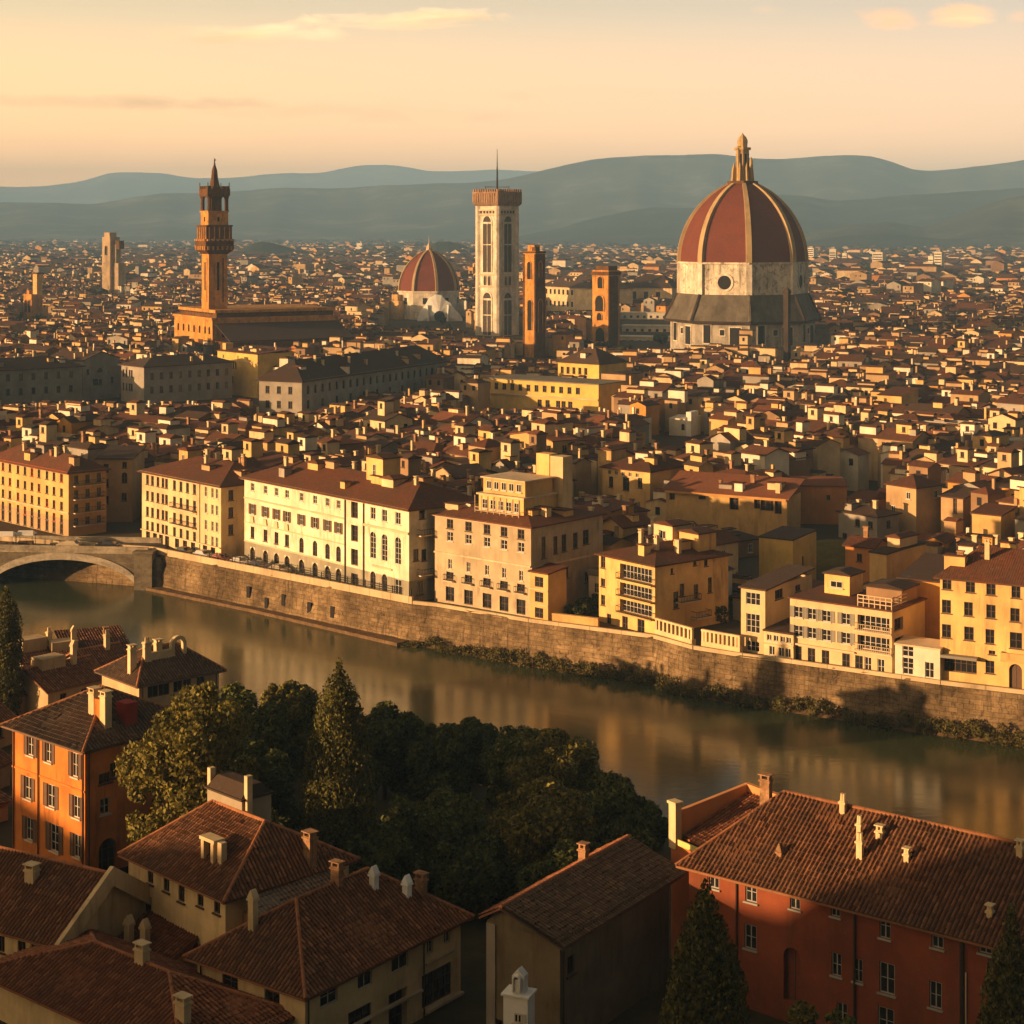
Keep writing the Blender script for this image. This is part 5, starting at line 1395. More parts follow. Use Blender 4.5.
def ruin_tower(name, label, px, wpx, Y, ytop, mats, steps, arches, ang=-38):
    s = F/Y; c = Vector((PY(px, Y), Y)); a = math.radians(ang); e = Vector((math.cos(a), math.sin(a))); gg = Vector((-e.y, e.x)); k_ = lambda py: ZY(py, Y)
    W = wpx/s/1.38
    t = thing(name, label, 'tower', (c.x, c.y, 7)); org = (c.x, c.y, 7)
    mb = MB(); mb.rbox(c, e, W, W, 7, k_(ytop)); sh = mb.build('shaft', mats[0], t, org)
    for (du, dv, w, d, y0, y1, mi, nm) in steps:
        mb = MB(); q = c+e*du*W+gg*dv*W; mb.rbox(q, e, w*W, d*W, k_(y0), k_(y1)); mb.build(nm, mats[mi], t, org)
    for (face, u, y0, y1, w, nm) in arches:
        n, d = ((-gg, e), (e, gg))[face]
        arch_panel(sh, org, c+n*(W/2), d, n, u*W, k_(y0), k_(y1), w*W, [mats[0], DARK], muls=0, name=nm)
    FOOT.append((c-e*W-gg*W, e, gg, 2*W, 2*W))
    return t, c, e, gg, W, k_

def towers():
    m = [TOWERST, TOWERDK, WALLC['pale yellow']]
    t, c, e, gg, W, k_ = ruin_tower('stone_tower', 'weathered orange stone tower with broken top beside the marble bell tower', 534, 21, 808, 251, m,
        [(-.1, .1, .55, .6, 252, 245, 0, 'broken_top'), (.28, -.2, .3, .4, 252, 247, 1, 'broken_top'), (0, 0, 1.15, 1.15, 253, 251.3, 1, 'cornice'), (-.2, .75, .9, .5, 357, 288, 0, 'annex'), (-.46, 0, .1, 1.1, 357, 254, 1, 'edge_pier'), (.47, 0, .1, 1.1, 357, 254, 1, 'edge_pier')],
        [(0, 0, 279, 262, .3, 'arched_window'), (1, 0, 277, 262, .3, 'arched_window'), (0, .05, 330, 300, .36, 'arched_window'), (1, 0, 332, 300, .42, 'arched_window')])
    t, c, e, gg, W, k_ = ruin_tower('stone_tower', 'golden stone tower with flat ragged top between the white hall blocks', 606, 27, 892, 270, m,
        [(0, .05, .8, .8, 271, 266, 1, 'broken_top'), (0, 0, 1.12, 1.12, 275, 271.5, 1, 'cornice'), (.5, -.1, .08, .8, 345, 276, 1, 'edge_pier')],
        [(0, 0, 288, 277, .3, 'arched_window'), (0, -.05, 311, 296, .5, 'arched_window'), (0, -.05, 320, 313, .3, 'arched_window'), (0, 0, 341, 328, .55, 'arched_window'), (1, 0, 300, 288, .3, 'arched_window')])
    t, c, e, gg, W, k_ = ruin_tower('stone_tower', 'pale broken tower standing alone far left of the crenellated tower', 111, 17, 1500, 237, [stone('tower_pale_stone', (.52, .38, .22), .25, amt=.5, zs=.5), TOWERDK],
        [(-.1, 0, .7, .7, 238, 232.5, 0, 'broken_top'), (.7, .2, .9, .8, 300, 263, 0, 'annex'), (.95, .1, .5, .5, 249, 240.5, 1, 'broken_top'), (.55, .1, .5, .5, 264, 244, 0, 'broken_top')],
        [(0, 0, 255, 246, .3, 'window'), (1, 0, 275, 268, .3, 'window')])
    t, c, e, gg, W, k_ = ruin_tower('stone_tower', 'small stubby tower with two dark arches at the far left edge of the city', 33, 18, 1150, 294, m,
        [(.3, .2, .5, .5, 295, 273, 2, 'turret'), (-.3, -.1, .3, .3, 295, 290, 0, 'broken_top'), (.3, .2, .7, .7, 273.8, 272.6, 1, 'cornice')],
        [(0, -.2, 312, 300, .3, 'arched_window'), (0, .22, 312, 300, .3, 'arched_window')])
    # modern slab towers far right
    for i, (x0, x1, y0, y1, lab) in enumerate([(829, 837.5, 249, 268, 'slim pale slab tower first right of the great dome'), (842, 848, 253, 266, 'narrow pale slab tower a little right of the slim tower beside the great dome'),
                                (872, 886, 252, 271, 'broad sunlit apartment slab on the plain midway between dome and right edge'), (934, 944.5, 252, 275, 'tall sunlit apartment slab on the plain near the right edge'), (806, 818, 248, 262, 'pale tower block half tucked behind the right edge of the great dome'), (928, 936, 256, 272, 'lower apartment slab joined to the left side of the tall slab near the right edge')]):
        Y = F*57/(y1+3-HY); c = Vector((PY((x0+x1)/2, Y), Y)); s = F/Y; W = (x1-x0)/s
        t = thing('apartment_block', lab, 'building', (c.x, c.y, 7), 'pale apartment slabs on the plain'); a = math.radians(-25-6*i); e = Vector((math.cos(a), math.sin(a)))
        mb = MB(); mb.rbox(c, e, W*.8, W*.55, 7, ZY(y0, Y)); mb.build('wall', WALLC['white'], t, (c.x, c.y, 7))
        mb = MB(); mb.rbox(c, e, W*.4, W*.3, ZY(y0, Y)+.003, ZY(y0, Y)+3); mb.build('roof_block', WALLC['grey'], t, (c.x, c.y, 7))
        mb = MB(); gv = Vector((-e.y, e.x)); hh = ZY(y0, Y)-9
        for k in range(int(hh/3.2)):
            mb.rbox(c-gv*W*.276, e, W*.7, .2, 9+k*3.2, 10.4+k*3.2)
        mb.build('window_bands', GLASS, t, (c.x, c.y, 7))
        FOOT.append((c-Vector((W, W)), Vector((1, 0)), Vector((0, 1)), 2*W, 2*W))

def halls():
    """larger city buildings one can pick out"""
    g_ = 'big halls among the city roofs'
    # long grey barracks, left
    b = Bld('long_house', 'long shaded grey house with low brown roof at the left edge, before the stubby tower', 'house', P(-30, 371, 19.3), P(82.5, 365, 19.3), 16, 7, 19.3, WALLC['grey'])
    us = [4+4.4*i for i in range(9)]; b.grid('front', us, [16.5, 11.8], 1.3, 2.2, frame=FRAME_D); mid_roof(b, 'hip_u', 3.0, ROOFC['dark'], .8); b.finish_walls(); chimney(b, *b.pt(12, 6), 20, 24); chimney(b, *b.pt(26, 9), 20, 24)
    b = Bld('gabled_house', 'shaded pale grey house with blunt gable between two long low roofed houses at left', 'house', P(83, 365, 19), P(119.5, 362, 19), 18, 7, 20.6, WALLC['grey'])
    b.win_px('front', [(100, 370, 2.4, 1.6, {'style': 'arch'}), (95.5, 382, 2.2, 2.0), (100.5, 382, 1.6, 2.0), (112, 380, 1.2, 2.0), (88, 372, 1.2, 1.8)], frame=FRAME_D); gb = mid_roof(b, 'gable_v', 2.6, ROOFC['dark'], .4); 
    pl, gab, rd = roof_planes(b, 'gable_v', 2.6); b.finish_walls([[tuple(p) for p in tr] for tr in gab])
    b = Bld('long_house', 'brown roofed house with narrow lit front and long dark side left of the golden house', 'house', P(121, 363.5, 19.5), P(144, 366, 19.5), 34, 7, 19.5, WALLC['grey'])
    b.grid('front', [1.6, 3.6, 5.6, 7.0], [16.5, 12.0], 1.1, 2.4, frame=FRAME_D); b.grid('right', [3+3.6*i for i in range(9)], [16, 11.5], 1.3, 2.2, frame=FRAME_D); mid_roof(b, 'hip_v', 2.6, ROOFC['dark'], .8); b.finish_walls()
    # small golden house
    b = Bld('golden_house', 'small golden house with a row of dark loggia windows below the crenellated tower', 'house', P(217.5, 350, 22), P(257.5, 354, 22), 14, 7, 22.0, plaster('plaster_gold', (.66, .44, .12), .35), )
    b.grid('front', [1.4+1.55*i for i in range(8)], [17.3], 1.0, 2.2, frame=FRAME_D); b.grid('front', [3, 6.5, 10], [12.4], 1.3, 2.6, frame=FRAME_D); b.grid('front', [4], [20], 1, 1.4)
    mid_roof(b, 'shed', 1.2, ROOFC['brown'], .5); b.finish_walls(); b.trim('string_course', 'front', 18.7, 18.95, .3, TRIM); inset_box(b, .1, 2.2, 2, 5, 22.1, 24.4, WALLC['pale yellow'])
    # long dark-sided hall
    A = Vector((-72, 535.8)); B = Vector((-62, 531))
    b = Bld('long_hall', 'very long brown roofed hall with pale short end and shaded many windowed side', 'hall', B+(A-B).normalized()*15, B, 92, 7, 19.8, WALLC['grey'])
    b.grid('front', [3, 7, 11], [16.5, 12.2], 1.4, 2.2, frame=FRAME_D); us = [3.5+4.1*i for i in range(22)]
    b.grid('right', us, [16.6], 1.5, 2.6, style='arch', frame=FRAME_D, dep=.4); b.grid('right', us[::2], [12.3], 1.5, 2.4, frame=FRAME_D); mid_roof(b, 'hip_v', 5.2, ROOFC['dark'], .8); b.finish_walls(); b.trim('cornice', 'right', 19.2, 19.55, .4, TRIM)
    inset_box(b, 2, 5, 8, 11, 20.5, 25.2, WALLC['white'], roofmat=ROOFC['brown']); inset_box(b, 8.5, 11.5, 5, 8, 20.4, 23, WALLC['white'], roofmat=ROOFC['brown']); inset_box(b, 4, 8, 18, 22, 21, 25, WALLC['cream'], roofmat=ROOFC['brown'])
    # long yellow hall
    b = Bld('long_hall', 'long low yellow hall with flat grey roof and one row of dark windows', 'hall', P(483, 378, 17), P(598.5, 385, 17), 15, 7, 17, plaster('plaster_gold', (.66, .44, .12), .35))
    b.grid('front', [2.2+3.1*i for i in range(12)], [14.8], 1.5, 2.0, frame=FRAME_D, dep=.3); b.grid('front', [22, 25, 29, 31, 33.5], [10.3], 1.6, 2.2, frame=FRAME_D); b.finish_walls()
    mb = MB(); c = b.pt(b.L/2, b.D/2); mb.rbox(c, b.e, b.L+.9, b.D+.9, 17.003, 17.3); mb.build('roof', plaster('flat_roof_grey', (.22, .19, .14), .6), b.root, b.base); b.trim('string_course', 'front', 12.2, 12.6, .5, TRIM)
    inset_box(b, b.L-9.5, b.L-.5, 16, 26, 7, 19, WALLC['tan'], 'rear_wing', ROOFC['dark'])
    b = Bld('golden_house', 'square golden house with dark pyramidal roof directly behind the long yellow hall', 'house', P(558, 360.5, 20.5), P(599, 363, 20.5), 15, 7, 20.5, plaster('plaster_gold', (.66, .44, .12), .35))
    b.grid('front', [1.8, 4.3, 6.8, 9.3, 11.8], [17.5], 1.3, 2.2, frame=FRAME_D); mid_roof(b, 'hip_u', 4.6, ROOFC['dark'], .6, 7.4); b.finish_walls()
    # pale hall behind the two stone towers
    b = Bld('pale_hall', 'cream long hall with dark roof behind and between the two orange stone towers', 'hall', P(540, 285, 26), P(600, 288, 26), 26, 7, 26, WALLC['cream'])
    us = [3+5.4*i for i in range(8)]; b.grid('front', us, [22, 14], 2.6, 3.4, style='wide', frame=FRAME_D, dep=.4); mid_roof(b, 'hip_u', 6.5, ROOFC['dark'], 1.0); b.finish_walls(); b.trim('cornice', 'front', 25, 25.6, .8, TRIM)
    b = Bld('pale_hall', 'pale block with tall dark window and brown roof right of the golden stone tower', 'hall', P(617, 286, 26), P(672, 287, 26), 26, 7, 26, WALLC['cream'])
    b.grid('front', [5, 13, 22, 31], [20], 3.2, 5.0, style='wide', frame=FRAME_D, dep=.5); b.grid('front', [5, 13, 22, 31], [12], 2.4, 3.0, frame=FRAME_D); mid_roof(b, 'hip_u', 7.5, ROOFC['dark'], 1.0); b.finish_walls()
    for i, (x0, x1, y, Y, dep, lab) in enumerate([(620, 674, 313, 1150, 10, 'upper white flat roofed terrace block just left of the great dome'), (622, 672, 326, 1010, 9, 'middle white flat roofed terrace block just left of the great dome'), (618, 668, 337, 930, 9, 'lowest white flat roofed terrace block just left of the great dome')]):
        z = ZY(y, Y); A = Vector((PY(x0, Y), Y)); B = Vector((PY(x1, Y), Y-6))
        b = Bld('terrace_block', lab, 'building', A, B, dep, 7, z, WALLC['white'], 'white terrace blocks beside the dome'); b.grid('front', [3+4.2*k for k in range(int(b.L/4.2))], [z-2.2], 1.6, 1.4, frame=FRAME_D); b.finish_walls()
        mb = MB(); c = b.pt(b.L/2, b.D/2); mb.rbox(c, b.e, b.L+.8, b.D+.8, z+.003, z+.5); mb.build('roof', WALLC['white'], b.root, b.base)
    # white stucco L-shaped wall tower
    Y = 500.0; 
    b = Bld('white_tower_house', 'small bright white house with tall blank fin wall in the middle of the brown roofs', 'house', Vector((PY(669, Y), Y)), None, 7, 7, ZY(418, Y), WALLC['white'], None, (.88, -.47), 6.6)
    b.win_px('front', [(683, 427, 1.0, 1.8, {'style': 'arch'})], frame=FRAME_D); mid_roof(b, 'shed', .4, WALLC['white'], .1); b.finish_walls(); inset_box(b, 5.2, 6.7, -.2, 5, 7, ZY(411, Y), plaster('white_render', (.84, .80, .72), .3, .5), 'fin_wall')
    # yellow house with brown hip roof
    b = Bld('hip_roof_house', 'pale yellow house with wide brown hip roof right of the small roof loggia towers', 'house', P(602.5, 465.5, 17), P(650, 470.5, 17), 14, 7, 17, WALLC['pale yellow'])
    b.grid('front', [1.7, 3.4, 5.1, 6.8, 8.5], [15.8], .7, .8); b.win_px('front', [(611, 482, 1, 2.2), (626, 484, 1.6, 2.6), (640, 483, 1.1, 2.0)], frame=FRAME_D); mid_roof(b, 'hip_u', 2.6, ROOFC['brown'], .5); b.finish_walls(); inset_box(b, -3.4, -.1, 3, 8, 7, 19.6, WALLC['pale yellow'], 'side_wing', ROOFC['brown'])
    # long orange-roofed porch house
    b = Bld('porch_house', 'long low tiled house with orange lit eaves and dark porch openings behind the loggia house', 'house', P(666, 488.5, 15), P(787, 497.5, 15), 7.5, 7, 15, WALLC['pale yellow'])
    b.win_px('front', [(672, 496, 1.1, 1.5), (691, 495, 1.6, 2), (702, 496, 1.4, 1.4), (714, 499, 2.0, 3.0), (734, 503, 1.8, 2.6), (757, 503, 1.2, 2.2), (767, 504, 2.6, 2.6, {'style': 'wide'}), (778, 506, 1.4, 3.0)], frame=FRAME_D, dep=.6)
    mid_roof(b, 'shed', 2.3, ROOFC['red'], .6); b.finish_walls(); b.trim('gutter', 'front', 14.3, 14.75, .65, plaster('gutter_orange', (.50, .26, .08), .3))
    # ochre walls with terraces
    OCH = WALLC['orange']
    for (xa, xb, ya, yb, d, lab) in [(785, 847, 486, 487, 9, 'broad blank ochre walled building behind the grassy garden'), (848, 872.5, 499, 501.5, 8, 'small plain ochre building between two larger ochre walls behind the garden'), (875, 924, 498, 500, 9, 'stepped ochre orange building right of the grassy garden')]:
        A = P(xa, ya, 14.3 if xa < 800 else 12.8); B = P(xb, yb, 14.3 if xa < 800 else 12.8); z = 14.3 if xa < 800 else 12.8
        b = Bld('ochre_house', lab, 'house', A, B, d, 7, z, OCH); b.grid('front', [b.L*.7], [z-2], .7, .8, frame=FRAME_D); b.finish_walls()
        mb = MB(); c = b.pt(b.L/2, b.D/2); mb.rbox(c, b.e, b.L+.6, b.D+.6, z+.003, z+.25); mb.rbox(c, b.e, b.L+.4, b.D+.4, z+.251, z+1.4, l2=b.L*.9, d2=.3); mb.build('roof', ROOFC['red'], b.root, b.base)
    # yellow box house above the balustrade
    b = Bld('box_house', 'plain yellow cube house with dark roof above the narrow tower house', 'house', P(759, 536, 15), P(793, 539.5, 15), 9, 7, 15, plaster('plaster_gold', (.66, .44, .12), .35)); mid_roof(b, 'shed', .4, ROOFC['dark'], .1); b.win_px('right', [(818, 560, .9, .9), (803, 562, .7, 1.8)], frame=FRAME_D); b.finish_walls()
    # white slab
    Y = 400.; b = Bld('white_slab_house', 'narrow tall white house wall, brightest pale block right of the centre roofs', 'house', Vector((PY(851, Y), Y)), None, 4, 7, ZY(465, Y), plaster('white_render', (.84, .80, .72), .3, .5), None, (.99, .1), 3.9); mid_roof(b, 'shed', .3, WALLC['white'], .1); b.finish_walls(); b.trim('cornice', 'front', b.z1-.5, b.z1-.2, .2, TRIM)
    # long house behind the big yellow one
    b = Bld('side_house', 'house with bright narrow front and long grey side behind the glazed terraced house', 'house', P(869.5, 551, 15), P(886.5, 553.5, 15), 11, 7, 15, WALLC['pale yellow']); b.win_px('right', [(905, 552, .5, .9)], frame=FRAME_D); mid_roof(b, 'shed', .5, ROOFC['dark'], .15); b.finish_walls(); inset_box(b, .6, 2.8, 4, 9, 15.3, 16.7, WALLC['cream'], roofmat=ROOFC['brown'])
    b = Bld('shed_house', 'sunlit blank yellow wall house amid brown roofs at right, above the long grey sided house', 'house', P(972, 512, 15), P(1001, 515, 15), 6, 7, 15, WALLC['pale yellow']); mid_roof(b, 'shed', .8, ROOFC['brown'], .3); b.finish_walls()
    b = Bld('slit_house', 'grey cube house with one tall dark slit window among roofs at right', 'house', P(941, 495, 15), P(963, 497.5, 15), 6, 7, 15, WALLC['tan']); b.win_px('front', [(955, 505, .8, 3.0)], frame=FRAME_D); mid_roof(b, 'shed', .9, ROOFC['dark'], .5); b.finish_walls()
cathedral(); campanile(); small_dome(); palazzo(); towers(); halls()

# ================================================================== THE NEAR SIDE OF THE RIVER
def fwall(name, col, stain=.6): return plaster(name, col, stain, 1.3, dirt=(.085, .045, .022))
def stack(b, px, py, z0, hgt, w=.6, d=.5, mat=None, cap='slab'):
    """chimney whose foot shows at pixel (px,py) on a roof at height z0"""
    q = P(px, py, z0); return chimney(b, q.x, q.y, z0-.6, z0+hgt, w, d, mat, cap)
def on_roof(planes, px, py):
    """where a sight line meets a set of roof planes"""
    d = Vector(((px-512)/F, 1.0, -(py-HY)/F)); o = Vector((0, 0, CZ)); best = None
    for poly in planes:
        n = (poly[1]-poly[0]).cross(poly[2]-poly[1]).normalized(); t = (poly[0]-o).dot(n)/d.dot(n)
        p = o+d*t; k = len(poly); ok = True
        for i in range(k):
            a, c = poly[i], poly[(i+1) % k]
            if (c.x-a.x)*(p.y-a.y)-(c.y-a.y)*(p.x-a.x) < -.02: ok = False; break
        if ok and (best is None or t < best[0]): best = (t, p)
    return best[1] if best else None

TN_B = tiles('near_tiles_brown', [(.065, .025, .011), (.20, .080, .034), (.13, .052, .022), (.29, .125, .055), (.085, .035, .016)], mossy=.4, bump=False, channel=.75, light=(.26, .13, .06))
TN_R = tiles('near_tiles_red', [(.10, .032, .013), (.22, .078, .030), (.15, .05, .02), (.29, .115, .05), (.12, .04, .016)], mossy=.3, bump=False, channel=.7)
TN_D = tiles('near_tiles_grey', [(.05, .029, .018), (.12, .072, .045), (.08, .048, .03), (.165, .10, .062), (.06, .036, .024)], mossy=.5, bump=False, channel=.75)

def foreground():
    # ---- orange house, left
    W = fwall('plaster_burnt_orange', (.60, .20, .04), 1.0)
    C0 = P(85, 745, 20); e = Vector((.74, -.672)); L = 11.2
    b = Bld('orange_house', 'burnt orange three storey house with dark hip roof beside the trees at left', 'house', C0-e.normalized()*L, None, 11.5, 8.5, 20, W, None, e, L)
    kw = dict(frame=FRAME, fine=True, shut=SHUT_B)
    b.win_px('front', [(30.5, 745, 1.0, 1.9), (48.5, 752, .95, 1.8), (75, 765, .95, 2.1), (28, 788, 1.1, 2.0), (51, 796, 1.15, 2.0), (76.5, 807, 1.05, 1.9), (29.5, 829, 1.1, 2.0), (54.5, 838, 1.3, 2.4), (77, 846, 1.0, 2.0)], **kw)
    b.win_px('right', [(114, 770, .85, 1.3, {'frame': FRAME_D}), (105, 806, 1.0, 1.4, {'frame': FRAME, 'shut': None}), (105, 778, 1.3, .9, {'frame': FRAME_D})], frame=FRAME)
    b.win_px('right', [(108, 858, 1.9, 3.4, {'style': 'arch', 'dep': .5, 'glass': DARK})], frame=FRAME_D)
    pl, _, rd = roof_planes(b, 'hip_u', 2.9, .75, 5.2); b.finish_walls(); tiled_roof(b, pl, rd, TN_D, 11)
    for f, u in (('front', b.L-.25), ('front', 4.2), ('right', .35), ('front', .3)): b.pipe(f, u, r=.07)
    b.trim('string_course', 'front', 15.9, 16.05, .08, W)
    p = on_roof(pl, 100, 718)
    for k in (-1, 1): chimney(b, p.x+b.e.x*k*.85, p.y+b.e.y*k*.85, p.z-1, p.z+2.2, .8, .7, CHIMW)
    mb = MB(); mb.rbox((p.x, p.y), b.e, 1.0, .6, p.z-1, p.z+1.7); mb.build('chimney_link', fwall('plaster_burnt_orange', (0, 0, 0)), b.root, b.base)
    p2 = on_roof(pl, 118, 722)
    if p2: mb = MB(); mb.rbox((p2.x+.6, p2.y+.8), b.e, 1.5, 1.2, p2.z-1, p2.z+1.6); mb.build('roof_box', plaster('red_render', (.36, .045, .03), .4), b.root, b.base)
    mb = MB(); m_ = b.trim('eave_board', 'front', 19.35, 19.5, .5, FRAME_D)
    # ---- cream house with verandah, behind it
    A = P(139, 682, 16); B = P(219, 667, 16)
    b = Bld('verandah_house', 'cream house with band of windows and tiled hip roof behind the orange house', 'house', A, B, 8, 8, 16, fwall('plaster_warm_cream', (.50, .36, .19)))
    b.win_px('front', [(153, 691.5, 1.3, 1.3), (164, 689.3, 1.3, 1.3), (178, 686, 1.1, 1.3), (187, 684.3, 1.0, 1.3), (200.6, 681.5, 1.0, 1.3)], style='wide', frame=FRAME_D)
    pl, _, rd = roof_planes(b, 'hip_u', 2.4, .6, 3); b.finish_walls(); tiled_roof(b, pl, rd, TN_D, 12)
    b.balcony('front', 4.5, b.L, 12.6, 1.1, .9, TRIM, railmat=TRIM)
    b.pipe('front', .4); b.pipe('front', b.L-.4)
    for px, py, hh, cp in ((132, 672, 2.6, 'slab'), (147, 660, 2.0, 'pots'), (158, 655, 1.4, 'slab')):
        p = on_roof(pl, px, py) or P(px, py, 17); chimney(b, p.x, p.y, p.z-1, p.z+hh, .75, .6, CHIMW, cp)
    p = on_roof(pl, 178, 654) or P(178, 654, 18)
    mb = MB(); K = 8      # little bell arch on the ridge
    for i in range(K):
        a0_, a1_ = math.pi*i/K, math.pi*(i+1)/K
        for (r0, r1) in ((.55, .95),):
            f_ = lambda r, a, d: (p.x+b.e.x*r*math.cos(a)-b.g.x*d, p.y+b.e.y*r*math.cos(a)-b.g.y*d, p.z+1.1+r*math.sin(a))
            mb.hexa([f_(r0, a0_, .25), f_(r0, a0_, -.25), f_(r0, a1_, -.25), f_(r0, a1_, .25)], [f_(r1, a0_, .25), f_(r1, a0_, -.25), f_(r1, a1_, -.25), f_(r1, a1_, .25)])
    for sx in (-1, 1): q = Vector((p.x, p.y))+b.e*.75*sx; mb.rbox(q, b.e, .4, .5, p.z-.8, p.z+1.1)
    q = Vector((p.x, p.y))-b.e*2.1; mb.rbox(q, b.e, 3.2, .5, p.z-.8, p.z+.7); mb.build('bell_arch', CHIMW, b.root, b.base)
    # ---- jumble of low roofs at the left edge
    specs = [((-30, 668), (38, 661), 10.5, 9, 'low brown roofed shed house at the left edge under the trimmed cypress', TN_B, 'gable_u', 1.6), ((26, 664), (72, 656), 11.5, 6, 'low house with pale gable and brown roof right of the trimmed cypress', TN_B, 'gable_u', 1.4),
             ((58, 655), (86, 652), 12.2, 5, 'small flat roofed cream block at the water side of the low brown roofs', TN_B, 'shed', .4), ((68, 652), (128, 646), 12.0, 6, 'long low brown roofed house nearest the water beside the verandah house', TN_B, 'shed', 1.2),
             ((-30, 700), (45, 690), 11.0, 9, 'wide low brown roofed house at the left edge behind the orange house', TN_B, 'gable_u', 1.8), ((48, 690), (108, 676), 12.0, 8, 'low brown roofed house with worn tiles directly behind the orange house', TN_B, 'gable_u', 1.7),
             ((-20, 725), (12, 716), 11.0, 7, 'small shadowed house squeezed between left edge and orange house', TN_B, 'gable_u', 1.6), ((88, 668), (130, 660), 12.5, 6, 'low house with tall brick chimney left of the verandah house', TN_B, 'gable_u', 1.5),
             ((-30, 775), (10, 760), 10.5, 7, 'dim low house at the left edge under the orange house front', TN_B, 'gable_u', 1.6), ((-34, 812), (8, 800), 10.0, 7, 'dark low lean-to house at the left edge beside the orange house foot', TN_B, 'shed', 1.4)]
    for i, (a, c, z, d, lab, tm, kind, rise) in enumerate(specs):
        b = Bld('low_house', lab, 'house', P(*a, z), P(*c, z), d, 6, z, fwall('plaster_warm_cream', (.5, .36, .19)) if i % 2 else fwall('plaster_warm_tan', (.38, .25, .13)), 'low houses on the near bank')
        b.grid('front', [b.L*.25, b.L*.6], [z-1.4], .9, 1.2, frame=FRAME_D)
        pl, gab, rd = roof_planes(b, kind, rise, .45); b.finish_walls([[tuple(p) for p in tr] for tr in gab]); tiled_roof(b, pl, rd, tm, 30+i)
        q = b.pt(b.L*.7, d*.4); zr = roof_z(b, pl, q.x, q.y) or z+1
        chimney(b, q.x, q.y, zr-.6, zr+1.3+.5*(i % 3), .6, .5, CHIMW if i % 3 else BRICK, ('slab', 'pots', 'tent')[i % 3])
        if i in (1, 2, 5):
            q = b.pt(b.L*.35, d*.5); zr = roof_z(b, pl, q.x, q.y) or z+1; mb = MB(); mb.rbox(q, b.e, 3.2, 2.2, zr-.8, zr+1.0); mb.build('roof_room', fwall('plaster_warm_cream', (0, 0, 0)), b.root, b.base)
    # ---- cream house with penthouse
    e = Vector((.70, -.714)); A = P(122.6+6, 846+3, 16)
    b = Bld('penthouse_house', 'cream house with five small windows, worn brown roof and boxy penthouse before the dark trees', 'house', A, None, 11.5, 7, 15.9, fwall('plaster_foreground_cream', (.70, .52, .27)), None, e, 12.8)
    b.win_px('front', [(150.5, 874.5, .75, 1.4), (166.5, 883, .75, 1.3), (181.5, 892, .8, 1.5), (200.5, 897, .75, 1.4), (217, 905.5, .75, 1.2), (148, 905, .9, 1.4)], frame=FRAME_D)
    pl, gab, rd = roof_planes(b, 'hip_u', 3.2, .6, 3.0); b.finish_walls(); tiled_roof(b, pl, rd, TN_B, 14)
    c = b.pt(4.6, b.D*.62); mb = MB(); mb.rbox(c, b.e, 4.6, 2.8, 16.2, 20.0); ph = mb.build('penthouse', fwall('plaster_foreground_grey', (.34, .28, .19)), b.root, b.base)
    mb = MB(); mb.rbox(c, b.e, 5.0, 3.2, 20.002, 20.15); mb.rbox(c, b.e, 4.6, 2.9, 20.151, 21.0, l2=4.2, d2=1.2)
    mb.build('penthouse_roof', TN_D, ph, b.base)
    for sx in (-1, 1): m2 = MB(); q = c+b.e*2.45*sx-b.g*.9; m2.rbox(q, b.e, .4, .5, 16.5, 21.5 if sx < 0 else 21.9); m2.build('pier', CHIMW, ph, b.base)
    p = on_roof(pl, 212, 858)
    mb = MB(); q = Vector((p.x, p.y)); n = -b.g
    mb.rbox(q-b.e*.62, b.e, .35, .9, p.z-.6, p.z+1.35); mb.rbox(q+b.e*.62, b.e, .35, .9, p.z-.6, p.z+1.35); mb.rbox(q, b.e, 1.9, 1.0, p.z+1.351, p.z+1.6); mb.rbox(q+b.g*.2, b.e, .9, .3, p.z-.6, p.z+1.35, 1); mb.rbox(q+b.e*1.3, b.e, .5, .5, p.z-.6, p.z+1.5)
    mb.build('dormer', [CHIMW, DARK], b.root, b.base)
    mb = MB(); q = b.pt(b.L-2.2, 3.0); 
    p = on_roof(pl, 310, 862) or P(310, 862, 17); chimney(b, p.x, p.y, p.z-1, p.z+2.0, .85, .7, BRICK, 'slab')
    mb = MB(); q0 = b.pt(b.L+.2, 2); mb.rbox(b.pt(b.L+1.6, 5.5), b.e, 3.2, 8, 7, 14.2); mb.build('side_wing', fwall('plaster_foreground_brown', (.42, .25, .12)), b.root, b.base)
    mb = MB(); q1 = [Vector((*b.pt(b.L+3.8, 1.2), 14.1)), Vector((*b.pt(b.L+3.8, 10), 14.1)), Vector((*b.pt(b.L-.1, 10), 15.6)), Vector((*b.pt(b.L-.1, 1.2), 15.6))]
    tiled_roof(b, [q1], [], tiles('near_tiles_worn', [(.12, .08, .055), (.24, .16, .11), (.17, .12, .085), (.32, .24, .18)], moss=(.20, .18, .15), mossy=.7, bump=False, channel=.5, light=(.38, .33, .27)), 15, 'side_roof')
    # ---- cream house, bottom centre
    C0 = P(305, 987, 14); e = Vector((.80, -.60)); L = 10.2
    b = Bld('corner_house', 'cream corner house with big dark brown tiled hip roof, bottom centre left', 'house', C0-e*L, None, 16.5, 4, 14, fwall('plaster_foreground_cream', (.70, .52, .27)), None, e, L)
    b.win_px('front', [(230, 981, 1.5, 1.6), (272, 993, 1.4, 1.6)], style='wide', frame=FRAME_D)
    b.win_px('right', [(329, 995, 1.7, 1.35), (365, 979, 1.5, 1.2), (400, 962, 1.8, 1.15), (430, 945, .7, 1.2), (447, 936, .7, 1.0)], style='wide', frame=FRAME)
    b.win_px('right', [(360, 1022, 2.4, 2.0), (398, 1012, 2.0, 3.0, {'dep': .6, 'glass': DARK}), (437, 985, 3.4, 2.4)], style='wide', frame=FRAME_D)
